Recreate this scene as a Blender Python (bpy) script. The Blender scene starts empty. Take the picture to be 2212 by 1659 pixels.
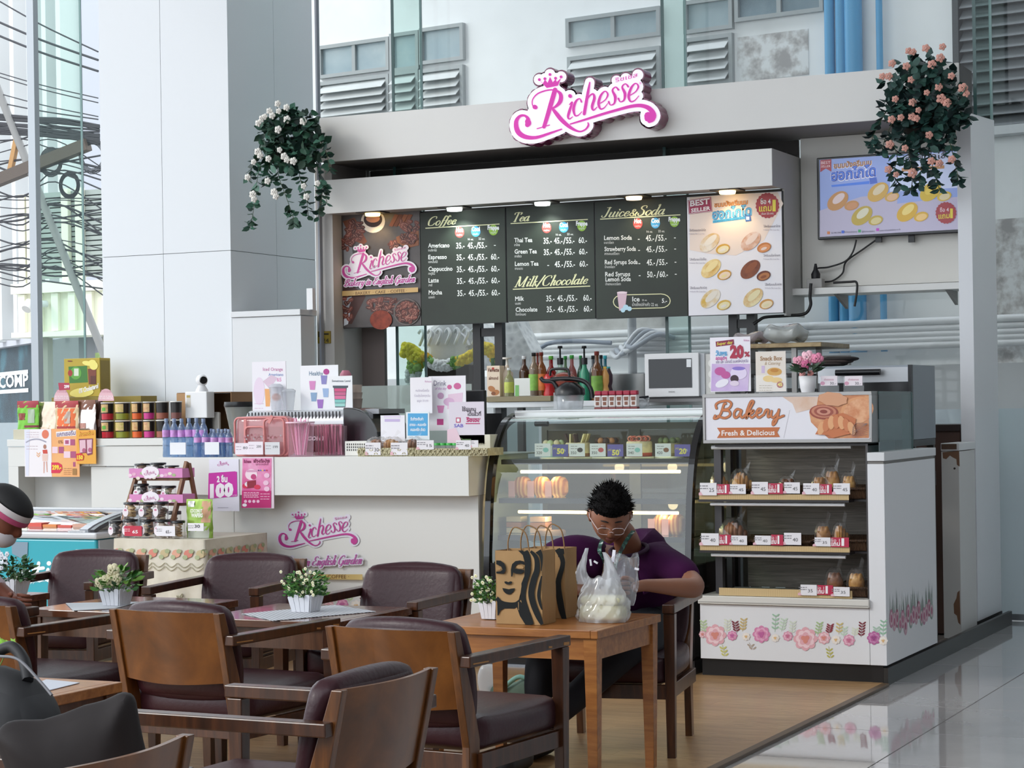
import bpy,bmesh,math,random
from mathutils import Vector,Matrix
R = random.Random(7)
PI = math.pi
S = bpy.context.scene
COL = S.collection
# ---------------------------------------------------------------- camera, sky, sun, exposure
F,CH,YAW,ROLL,CX,CY = 4420.0,1.465,math.radians(25.3),0.0155,1106.0,886.0
_c,_s = math.cos(YAW),math.sin(YAW)
FW,RT,UP = Vector((-_s,_c,0)),Vector((_c,_s,0)),Vector((0,0,1))
cr,sr = math.cos(ROLL),math.sin(ROLL)
cam = bpy.data.objects.new('camera',bpy.data.cameras.new('camera'))
COL.objects.link(cam)
xa,ya,za = RT * cr - UP * sr,RT * sr + UP * cr,-FW
mw = Matrix((xa,ya,za)).transposed().to_4x4()
mw.translation = Vector((0,0,CH))
cam.matrix_world = mw
cam.data.sensor_width = 36
cam.data.lens = F / 2212 * 36
cam.data.shift_y = (CY - 829.5) / 2212
cam.data.clip_end = 300
S.camera = cam
W = bpy.data.worlds.new('sky')
S.world = W
W.use_nodes = True
nt = W.node_tree
bg = nt.nodes['Background']
bg.inputs[0].default_value = (0.86,0.93,1.0,1)
bg.inputs[1].default_value = 2.1
def light(name,typ,loc,rot,power,col=(1,1,1),size=1,sy=None,spot=None):
 d = bpy.data.lights.new(name,typ)
 d.energy = power
 d.color = col
 if typ == 'AREA':
  d.size = size
  if sy:
   d.shape = 'RECTANGLE'
   d.size_y = sy
 elif typ == 'SUN':
  d.angle = size
 else:
  d.shadow_soft_size = size
 if spot:
  d.spot_size = spot
  d.spot_blend = 0.6
 o = bpy.data.objects.new(name,d)
 COL.objects.link(o)
 o.location = loc
 o.rotation_euler = rot
 return o
# hazy sun from the street side (left of the camera), shining slightly towards the booth
sun = light('sun','SUN',(0,0,10),(0,0,0),0.8,(1,0.96,0.9),math.radians(12))
sun.rotation_euler = Vector((0.62,0.62,-0.48)).to_track_quat('-Z','Y').to_euler()
vs = S.view_settings
vs.view_transform = 'Standard'
vs.look = 'None'
vs.exposure = 0.2
vs.gamma = 1.0
vs.use_curve_mapping = False
# ---------------------------------------------------------------- measuring: a direction through the lens, met with a plane of the room
def ray(px,py):
 u,v = (px - CX) / F,(CY - py) / F
 return FW + RT * (u * cr + v * sr) + UP * (-u * sr + v * cr)
O3 = Vector((0,0,CH))
def atz(px,py,z=0.0):
 d = ray(px,py)
 return O3 + d * ((z - CH) / d.z)
def aty(px,py,y):
 d = ray(px,py)
 return O3 + d * (y / d.y)
def atx(px,py,x):
 d = ray(px,py)
 return O3 + d * (x / d.x)
# ---------------------------------------------------------------- materials
def lin(h):
 if isinstance(h,str):
  h = tuple(int(h[i:i + 2],16) for i in (0,2,4))
 return tuple((c / 255 / 12.92) if c <= 10 else ((c / 255 + 0.055) / 1.055) ** 2.4 for c in h[:3])
MC = {}
def mat(h,rough=0.5,metal=0.0,emit=0.0,noise=0.0,scale=8.0,bump=0.0,alpha=1.0,coat=0.0,trans=0.0,spec=0.5,stretch=None,bscale=None,name=None,sss=0.0):
 key = (h,rough,metal,emit,noise,scale,bump,alpha,coat,trans,spec,stretch,bscale)
 if key in MC:
  return MC[key]
 m = bpy.data.materials.new(name or 'surface_' + str(h))
 m.use_nodes = True
 n = m.node_tree
 b = n.nodes['Principled BSDF']
 c = lin(h)
 b.inputs['Base Color'].default_value = (*c,1)
 b.inputs['Roughness'].default_value = rough
 b.inputs['Metallic'].default_value = metal
 b.inputs['Specular IOR Level'].default_value = spec
 b.inputs['Coat Weight'].default_value = coat
 b.inputs['Coat Roughness'].default_value = 0.15
 if sss:
  b.inputs['Subsurface Weight'].default_value = sss
  b.inputs['Subsurface Radius'].default_value = (0.02,0.008,0.004)
 if alpha < 1:
  b.inputs['Alpha'].default_value = alpha
 if trans:
  b.inputs['Transmission Weight'].default_value = trans
 if emit:
  b.inputs['Emission Color'].default_value = (*c,1)
  b.inputs['Emission Strength'].default_value = emit
 if noise or bump:
  tc = n.nodes.new('ShaderNodeTexCoord')
  mp = n.nodes.new('ShaderNodeMapping')
  if stretch:
   mp.inputs['Scale'].default_value = stretch
  n.links.new(tc.outputs['Object'],mp.inputs[0])
  tx = n.nodes.new('ShaderNodeTexNoise')
  tx.inputs['Scale'].default_value = scale
  tx.inputs['Detail'].default_value = 6
  n.links.new(mp.outputs[0],tx.inputs[0])
  if noise:
   rp = n.nodes.new('ShaderNodeValToRGB')
   rp.color_ramp.elements[0].position = 0.3
   rp.color_ramp.elements[1].position = 0.7
   rp.color_ramp.elements[0].color = (*[x * (1 - noise) for x in c],1)
   rp.color_ramp.elements[1].color = (*[min(1,x * (1 + noise)) for x in c],1)
   n.links.new(tx.outputs[0],rp.inputs[0])
   n.links.new(rp.outputs[0],b.inputs['Base Color'])
   if emit:
    n.links.new(rp.outputs[0],b.inputs['Emission Color'])
  if bump:
   bp = n.nodes.new('ShaderNodeBump')
   bp.inputs['Strength'].default_value = bump
   bp.inputs['Distance'].default_value = 0.01
   if bscale:
    t2 = n.nodes.new('ShaderNodeTexNoise')
    t2.inputs['Scale'].default_value = bscale
    n.links.new(mp.outputs[0],t2.inputs[0])
    n.links.new(t2.outputs[0],bp.inputs['Height'])
   else:
    n.links.new(tx.outputs[0],bp.inputs['Height'])
   n.links.new(bp.outputs[0],b.inputs['Normal'])
 MC[key] = m
 return m
def ramp_mat(name,kind,scale,stops,rough=0.5,stretch=None,metal=0.0,bump=0.0,distort=0.0,coord='Object',coat=0.0,emit=0.0):
 """texture -> colour ramp; kind: noise, voronoi, wave, brick"""
 if name in MC:
  return MC[name]
 m = bpy.data.materials.new(name)
 m.use_nodes = True
 n = m.node_tree
 b = n.nodes['Principled BSDF']
 tc = n.nodes.new('ShaderNodeTexCoord')
 mp = n.nodes.new('ShaderNodeMapping')
 if stretch:
  mp.inputs['Scale'].default_value = stretch
 n.links.new(tc.outputs[coord],mp.inputs[0])
 if kind == 'noise':
  tx = n.nodes.new('ShaderNodeTexNoise')
  tx.inputs['Detail'].default_value = 8
  tx.inputs['Roughness'].default_value = 0.6
  tx.inputs['Distortion'].default_value = distort
 elif kind == 'voronoi':
  tx = n.nodes.new('ShaderNodeTexVoronoi')
 else:
  tx = n.nodes.new('ShaderNodeTexWave')
  tx.inputs['Distortion'].default_value = distort
  tx.inputs['Detail'].default_value = 4
 tx.inputs['Scale'].default_value = scale
 n.links.new(mp.outputs[0],tx.inputs['Vector'])
 rp = n.nodes.new('ShaderNodeValToRGB')
 e = rp.color_ramp.elements
 while len(e) < len(stops):
  e.new(0.5)
 for i,(p,c) in enumerate(stops):
  e[i].position = p
  e[i].color = (*lin(c),1)
 n.links.new(tx.outputs[0],rp.inputs[0])
 n.links.new(rp.outputs[0],b.inputs['Base Color'])
 if emit:
  n.links.new(rp.outputs[0],b.inputs['Emission Color'])
  b.inputs['Emission Strength'].default_value = emit
 b.inputs['Roughness'].default_value = rough
 b.inputs['Metallic'].default_value = metal
 b.inputs['Coat Weight'].default_value = coat
 if bump:
  bp = n.nodes.new('ShaderNodeBump')
  bp.inputs['Strength'].default_value = bump
  bp.inputs['Distance'].default_value = 0.01
  n.links.new(tx.outputs[0],bp.inputs['Height'])
  n.links.new(bp.outputs[0],b.inputs['Normal'])
 MC[name] = m
 return m
def glass(h='e8f4f0',tint=0.95,gloss=0.5,rough=0.02,name='glass',film=None):
 """thin pane: see-through, with Fresnel reflection; film = share of white scattering"""
 key = ('glass',h,tint,gloss,rough,film)
 if key in MC:
  return MC[key]
 m = bpy.data.materials.new(name)
 m.use_nodes = True
 n = m.node_tree
 n.nodes.remove(n.nodes['Principled BSDF'])
 out = n.nodes['Material Output']
 t = n.nodes.new('ShaderNodeBsdfTransparent')
 t.inputs[0].default_value = (*[tint * c for c in lin(h)],1)
 g = n.nodes.new('ShaderNodeBsdfGlossy')
 g.inputs['Roughness'].default_value = rough
 ge = n.nodes.new('ShaderNodeNewGeometry')
 dt = n.nodes.new('ShaderNodeVectorMath')
 dt.operation = 'DOT_PRODUCT'
 n.links.new(ge.outputs['Incoming'],dt.inputs[0])
 n.links.new(ge.outputs['Normal'],dt.inputs[1])
 def mth(op,a_,b_=None,c_=None):
  q = n.nodes.new('ShaderNodeMath')
  q.operation = op
  for i_,w_ in enumerate((a_,b_,c_)):
   if w_ is None: continue
   if isinstance(w_,(int,float)): q.inputs[i_].default_value = w_
   else: n.links.new(w_,q.inputs[i_])
  return q.outputs[0]
 x_ = mth('SUBTRACT',1.0,mth('ABSOLUTE',dt.outputs['Value']))
 mmo = mth('MULTIPLY',mth('MULTIPLY_ADD',mth('POWER',x_,5.0),0.96,0.04),gloss * 2)
 mx = n.nodes.new('ShaderNodeMixShader')
 n.links.new(mmo,mx.inputs[0])
 last = t
 if film:
  d = n.nodes.new('ShaderNodeBsdfDiffuse')
  d.inputs[0].default_value = (*lin(h),1)
  tl = n.nodes.new('ShaderNodeBsdfTranslucent')
  tl.inputs[0].default_value = (*lin(h),1)
  m3 = n.nodes.new('ShaderNodeMixShader')
  m3.inputs[0].default_value = 0.5
  n.links.new(d.outputs[0],m3.inputs[1])
  n.links.new(tl.outputs[0],m3.inputs[2])
  m2 = n.nodes.new('ShaderNodeMixShader')
  m2.inputs[0].default_value = film
  n.links.new(t.outputs[0],m2.inputs[1])
  n.links.new(m3.outputs[0],m2.inputs[2])
  last = m2
 n.links.new(last.outputs[0],mx.inputs[1])
 n.links.new(g.outputs[0],mx.inputs[2])
 n.links.new(mx.outputs[0],out.inputs[0])
 MC[key] = m
 return m
# ---------------------------------------------------------------- mesh builder
class MB:
 def __init__(s,m=None):
  s.v,s.f,s.fm,s.fs,s.mats = [],[],[],[],[]
  s.M = Matrix.Identity(4)
  s.cur = 0
  s.sm = False
  if m:
   s.m(m)
 def m(s,m):
  if isinstance(m,str):
   m = mat(m)
  if m not in s.mats:
   s.mats.append(m)
  s.cur = s.mats.index(m)
  return s
 def add(s,vs,fs,smooth=None):
  o = len(s.v)
  s.v += [s.M @ Vector(p) for p in vs]
  for f in fs:
   s.f.append([i + o for i in f])
   s.fm.append(s.cur)
   s.fs.append(s.sm if smooth is None else smooth)
  return s
 def box(s,x0,x1,y0,y1,z0,z1):
  return s.add([(x,y,z) for z in (z0,z1) for y in (y0,y1) for x in (x0,x1)],
      [(0,2,3,1),(4,5,7,6),(0,1,5,4),(2,6,7,3),(0,4,6,2),(1,3,7,5)],False)
 def cbox(s,c,d):
  return s.box(c[0] - d[0] / 2,c[0] + d[0] / 2,c[1] - d[1] / 2,c[1] + d[1] / 2,c[2] - d[2] / 2,c[2] + d[2] / 2)
 def bar(s,p0,p1,w,h,upv=(0,0,1)):
  """rectangular bar from p0 to p1 (w sideways, h along upv); w,h may be pairs for taper"""
  p0,p1 = Vector(p0),Vector(p1)
  d = (p1 - p0).normalized()
  u = Vector(upv)
  sd = d.cross(u)
  if sd.length < 1e-4:
   sd = d.cross(Vector((0,1,0)))
  sd.normalize()
  u = sd.cross(d).normalized()
  w = w if isinstance(w,tuple) else (w,w)
  h = h if isinstance(h,tuple) else (h,h)
  vs = []
  for p,a,b in ((p0,w[0],h[0]),(p1,w[1],h[1])):
   for i,j in ((-1,-1),(1,-1),(1,1),(-1,1)):
    vs.append(p + sd * (a / 2 * i) + u * (b / 2 * j))
  return s.add(vs,[(0,1,2,3),(7,6,5,4),(0,4,5,1),(1,5,6,2),(2,6,7,3),(3,7,4,0)],False)
 def lathe(s,prof,c=(0,0,0),n=20,axis='z',smooth=True):
  vs,fs = [],[]
  for r,h in prof:
   for i in range(n):
    a = 2 * PI * i / n
    if axis == 'z':
     p = (c[0] + r * math.cos(a),c[1] + r * math.sin(a),c[2] + h)
    elif axis == 'y':
     p = (c[0] + r * math.cos(a),c[1] + h,c[2] + r * math.sin(a))
    else:
     p = (c[0] + h,c[1] + r * math.cos(a),c[2] + r * math.sin(a))
    vs.append(p)
  for k in range(len(prof) - 1):
   for i in range(n):
    j = (i + 1) % n
    fs.append((k * n + i,k * n + j,(k + 1) * n + j,(k + 1) * n + i))
  s.add(vs,fs,smooth)
  if prof[0][0] > 1e-5:
   s.add(vs[:n],[tuple(range(n))[::-1]],False)
  if prof[-1][0] > 1e-5:
   s.add(vs[-n:],[tuple(range(n))],False)
  return s
 def cyl(s,p0,p1,r0,r1=None,n=12,smooth=True):
  return s.tube([p0,p1],[r0,r0 if r1 is None else r1],n,smooth=smooth)
 def tube(s,pts,r,n=8,closed=False,smooth=True,caps=True):
  pts = [Vector(p) for p in pts]
  k = len(pts)
  rs = r if isinstance(r,(list,tuple)) else [r] * k
  vs,fs = [],[]
  pu = None
  for i,p in enumerate(pts):
   a = pts[(i - 1) % k] if (i or closed) else p
   b = pts[(i + 1) % k] if (i < k - 1 or closed) else p
   d = (b - a).normalized()
   u = pu if pu is not None else (Vector((0,0,1)) if abs(d.z) < 0.9 else Vector((0,1,0)))
   u = (u - d * u.dot(d))
   if u.length < 1e-5:
    u = d.orthogonal()
   u.normalize()
   pu = u
   w = d.cross(u)
   for j in range(n):
    t = 2 * PI * j / n
    vs.append(p + (u * math.cos(t) + w * math.sin(t)) * rs[i])
  for i in range(k if closed else k - 1):
   for j in range(n):
    a,b = i * n,((i + 1) % k) * n
    fs.append((a + j,b + j,b + (j + 1) % n,a + (j + 1) % n))
  s.add(vs,fs,smooth)
  if caps and not closed:
   s.add(vs[:n],[tuple(range(n))],False)
   s.add(vs[-n:],[tuple(range(n))[::-1]],False)
  return s
 def ell(s,c,r,nu=14,nv=9,fn=None,smooth=True):
  """ellipsoid; fn(dir)->scale"""
  vs,fs = [],[]
  for j in range(nv + 1):
   t = PI * j / nv
   for i in range(nu):
    a = 2 * PI * i / nu
    d = Vector((math.sin(t) * math.cos(a),math.sin(t) * math.sin(a),math.cos(t)))
    k = fn(d) if fn else 1
    vs.append((c[0] + d.x * r[0] * k,c[1] + d.y * r[1] * k,c[2] + d.z * r[2] * k))
  for j in range(nv):
   for i in range(nu):
    i2 = (i + 1) % nu
    fs.append((j * nu + i,(j + 1) * nu + i,(j + 1) * nu + i2,j * nu + i2))
  return s.add(vs,fs,smooth)
 def prism(s,poly,a0,a1,axis='y',smooth=False):
  """poly 2-D; axis y: poly is (x,z) pushed from y=a0 to a1; axis x: poly (y,z); axis z: poly (x,y)"""
  n = len(poly)
  def P(p,a):
   return {'y': (p[0],a,p[1]),'x': (a,p[0],p[1]),'z': (p[0],p[1],a)}[axis]
  vs = [P(p,a0) for p in poly] + [P(p,a1) for p in poly]
  fs = [(i,(i + 1) % n,n + (i + 1) % n,n + i) for i in range(n)]
  s.add(vs,fs,smooth)
  return s.add(vs,[tuple(range(n))[::-1],tuple(range(n,2 * n))],False)
 def poly(s,pts):
  return s.add(pts,[tuple(range(len(pts)))],False)
 def grid(s,fn,nu,nv,smooth=True,closeu=False):
  vs = [fn(i / nu,j / nv) for j in range(nv + 1) for i in range(nu + (0 if closeu else 1))]
  w = nu + (0 if closeu else 1)
  fs = []
  for j in range(nv):
   for i in range(nu):
    i2 = (i + 1) % w
    fs.append((j * w + i,j * w + i2,(j + 1) * w + i2,(j + 1) * w + i))
  return s.add(vs,fs,smooth)
 def cushion(s,c,d,r=0.03,puff=0.0,n=8,rot=None,fn=None):
  """rounded box with bulging faces"""
  Mx = rot or Matrix.Identity(3)
  h = Vector(d) / 2
  c = Vector(c)
  for ax in range(3):
   for sg in (-1,1):
    vs,fs = [],[]
    for j in range(n + 1):
     for i in range(n + 1):
      def ease(t):
       t = t * 2 - 1
       return math.copysign(abs(t) ** 0.6,t)
      p = [0,0,0]
      p[ax] = sg
      p[(ax + 1) % 3] = ease(i / n)
      p[(ax + 2) % 3] = ease(j / n)
      q = Vector([p[k] * h[k] for k in range(3)])
      inner = Vector([max(-(h[k] - r),min(h[k] - r,q[k])) for k in range(3)])
      o = q - inner
      if o.length > 1e-9:
       o = o.normalized() * r
      w = inner + o
      e = 1 + puff * (1 - p[(ax + 1) % 3] ** 2) * (1 - p[(ax + 2) % 3] ** 2)
      w[ax] *= e
      if fn:
       w = fn(w)
      vs.append(c + Mx @ w)
    for j in range(n):
     for i in range(n):
      a = j * (n + 1) + i
      f = (a,a + 1,a + n + 2,a + n + 1)
      fs.append(f if sg > 0 else f[::-1])
    s.add(vs,fs,True)
  return s
 def disc(s,x,y,z,r,n=20,rz=None,a0=0.0,fn=None):
  """upright disc facing -Y"""
  rz = rz or r
  return s.add([(x + (r * (fn(i) if fn else 1)) * math.cos(a0 + 2 * PI * i / n),y,z + (rz * (fn(i) if fn else 1)) * math.sin(a0 + 2 * PI * i / n)) for i in range(n)],[tuple(range(n))],False)
 def rect(s,x0,x1,y,z0,z1):
  return s.add([(x0,y,z0),(x1,y,z0),(x1,y,z1),(x0,y,z1)],[(0,1,2,3)],False)
 def build(s,name,parent=None,bevel=0.0,seg=2,merge=False,kind=None,subsurf=0):
  me = bpy.data.meshes.new(name)
  me.from_pydata([tuple(p) for p in s.v],[],s.f)
  for m in s.mats:
   me.materials.append(m)
  me.polygons.foreach_set('material_index',s.fm)
  me.polygons.foreach_set('use_smooth',s.fs)
  if merge or bevel:
   bm = bmesh.new()
   bm.from_mesh(me)
   bmesh.ops.remove_doubles(bm,verts=bm.verts,dist=1e-5)
   bm.to_mesh(me)
   bm.free()
  me.update()
  o = bpy.data.objects.new(name,me)
  COL.objects.link(o)
  if parent is not None:
   o.parent = parent
   o.location = -parent_world(parent)
  if bevel:
   b = o.modifiers.new('bevel','BEVEL')
   b.width = bevel
   b.segments = seg
   b.limit_method = 'ANGLE'
   b.angle_limit = 0.7
  if subsurf:
   q = o.modifiers.new('sub','SUBSURF')
   q.levels = q.render_levels = subsurf
  if kind:
   o['kind'] = kind
  return o
WLOC = {}
def parent_world(p):
 """world location of an (unrotated) parent while parts are written in world coordinates"""
 q = p
 while q:
  if q.get('_local'):
   return Vector((0,0,0))
  q = q.parent
 v = Vector(p.location)
 while p.parent:
  p = p.parent
  v += Vector(p.location)
 return v
def tag(o,label=None,cat=None,group=None,kind=None):
 if label: o['label'] = label
 if cat: o['category'] = cat
 if group: o['group'] = group
 if kind: o['kind'] = kind
 return o
def thing(name,label,cat,loc=(0,0,0),rz=0.0,group=None,local=False):
 o = bpy.data.objects.new(name,None)
 o.empty_display_size = 0.1
 COL.objects.link(o)
 o.location = loc
 o.rotation_euler = (0,0,rz)
 if local:
  o['_local'] = 1
  LOCALS.append(o)
 return tag(o,label,cat,group)
LOCALS = []
def kids(o):
 return [c for c in ALLKIDS() if c.parent == o]
def ALLKIDS():
 return list(COL.objects)
def dup(root,loc,rz=0.0,label=None,group=None,scale=None):
 r = root.copy()
 COL.objects.link(r)
 r.location = loc
 r.rotation_euler = (0,0,rz)
 if scale: r.scale = scale
 if label: r['label'] = label
 if group: r['group'] = group
 for ch in root.children:
  c = ch.copy()
  COL.objects.link(c)
  c.parent = r
  for g in ch.children:
   d = g.copy()
   COL.objects.link(d)
   d.parent = c
 return r
def struct(o):
 o['kind'] = 'structure'
 return o
# ---------------------------------------------------------------- lettering
TC = {}
def textmesh(s,bold=0.0,shear=0.0):
 k = (s,bold,shear)
 if k not in TC:
  c = bpy.data.curves.new('lettering','FONT')
  c.body = s
  c.resolution_u = 2
  c.offset = bold
  c.shear = shear
  o = bpy.data.objects.new('lettering',c)
  me = o.to_mesh()
  vs = [(v.co.x,v.co.y) for v in me.vertices]
  fs = [tuple(p.vertices) for p in me.polygons]
  o.to_mesh_clear()
  bpy.data.objects.remove(o)
  bpy.data.curves.remove(c)
  TC[k] = (vs,fs)
 return TC[k]
class Print:
 """flat print on an upright face at y=Y (facing -Y); coordinates are given as measured points of that face"""
 def __init__(s,Y,step=0.0008):
  s.Y,s.mb,s.st,s.k,s.c = Y,MB(),step,0,0
 def y(s):
  s.c = (s.c + 1) % 350
  return s.Y - s.st * (s.k + 1) - s.c * 2e-6
 def up(s,n=1):
  s.k += n
  return s
 def m(s,*a,**k):
  s.mb.m(mat(*a,**k) if isinstance(a[0],str) else a[0])
  return s
 def pt(s,px,py):
  p = aty(px,py,s.Y)
  return (p.x,p.z)
 def poly(s,*pts):
  yy = s.y()
  s.mb.add([(p[0],yy,p[1]) for p in [s.pt(*q) for q in pts]],[tuple(range(len(pts)))[::-1]],False)
  return s
 def rect(s,x0,y0,x1,y1,sl=0.0):
  return s.poly((x0,y0),(x1,y0 + sl * (x1 - x0)),(x1,y1 + sl * (x1 - x0)),(x0,y1))
 def disc(s,cx,cy,rx,ry=None,n=20,a=0.0,fn=None):
  ry = ry or rx
  ca,sa = math.cos(a),math.sin(a)
  pts = []
  for i in range(n):
   t = 2 * PI * i / n
   k = fn(i) if fn else 1
   u,v = rx * k * math.cos(t),ry * k * math.sin(t)
   pts.append((cx + u * ca - v * sa,cy + u * sa + v * ca))
  return s.poly(*pts)
 def line(s,pts,w,w2=None):
  """ribbon of width w px"""
  n = len(pts)
  L,Rr = [],[]
  for i,p in enumerate(pts):
   a = pts[max(0,i - 1)]
   b = pts[min(n - 1,i + 1)]
   dx,dy = b[0] - a[0],b[1] - a[1]
   l = math.hypot(dx,dy) or 1
   ww = (w[i] if isinstance(w,list) else w) / 2
   L.append((p[0] - dy / l * ww,p[1] + dx / l * ww))
   Rr.append((p[0] + dy / l * ww,p[1] - dx / l * ww))
  vs = [s.pt(*q) for q in L + Rr]
  yy = s.y()
  s.mb.add([(p[0],yy,p[1]) for p in vs],[(i,i + 1,n + i + 1,n + i) for i in range(n - 1)],False)
  return s
 def text(s,t,x0,y0,x1,h,y1=None,bold=0.0,shear=0.0,cap=0.69):
  """baseline from (x0,y0) to (x1,y1), capitals h px high"""
  y1 = y0 if y1 is None else y1
  vs,fs = textmesh(t,bold,shear)
  if not vs:
   return s
  a,b = min(v[0] for v in vs),max(v[0] for v in vs)
  out = []
  for v in vs:
   u = (v[0] - a) / (b - a or 1)
   out.append(s.pt(x0 + (x1 - x0) * u,y0 + (y1 - y0) * u - v[1] / cap * h))
  yy = s.y()
  s.mb.add([(p[0],yy,p[1]) for p in out],fs,False)
  return s
 def stripes(s,x0,y0,x1,y1,n,w):
  """rows of print too small to read"""
  for i in range(n):
   yy = y0 + (y1 - y0) * i / max(1,n - 1)
   x = x0
   while x < x1 - 1:
    e = min(x1,x + R.uniform(3,8))
    s.rect(x,yy - w / 2,e,yy + w / 2)
    x = e + R.uniform(0.8,1.6)
  return s
 def pen(s,strokes,fn,thick,thin,dirmode=True):
  """pen strokes: list of point lists in em space; fn maps em point to px"""
  for st in strokes:
   pts = smooth(st,6)
   q = [fn(p) for p in pts]
   n = len(q)
   ws = []
   for i in range(n):
    a,b = q[max(0,i - 1)],q[min(n - 1,i + 1)]
    l = math.hypot(b[0] - a[0],b[1] - a[1]) or 1
    sn = abs(b[1] - a[1]) / l
    dn = 1 if (b[1] - a[1]) > 0 else 0.45
    ws.append(thin + (thick - thin) * (sn ** 1.6) * (dn if dirmode else 1))
   if not dirmode:
    ws = [thick] * n
   s.line(q,ws)
   for i in (0,n - 1):
    s.disc(q[i][0],q[i][1],ws[i] / 2,n=8)
   if not dirmode:
    for i in range(1,n - 1,2):
     s.disc(q[i][0],q[i][1],ws[i] / 2,n=8)
  return s
 def build(s,name,parent):
  return s.mb.build(name,parent)
def smooth(pts,k=6):
 """catmull-rom through the points (third value, if any, carried along)"""
 if len(pts) < 3:
  return [tuple(p) for p in pts]
 out = []
 n = len(pts)
 for i in range(n - 1):
  p0,p1,p2,p3 = pts[max(0,i - 1)],pts[i],pts[i + 1],pts[min(n - 1,i + 2)]
  for j in range(k):
   t = j / k
   out.append(tuple(0.5 * ((2 * b) + (-a + c) * t + (2 * a - 5 * b + 4 * c - d) * t * t + (-a + 3 * b - 3 * c + d) * t ** 3) for a,b,c,d in zip(p0,p1,p2,p3)))
 out.append(tuple(pts[-1]))
 return out
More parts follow.
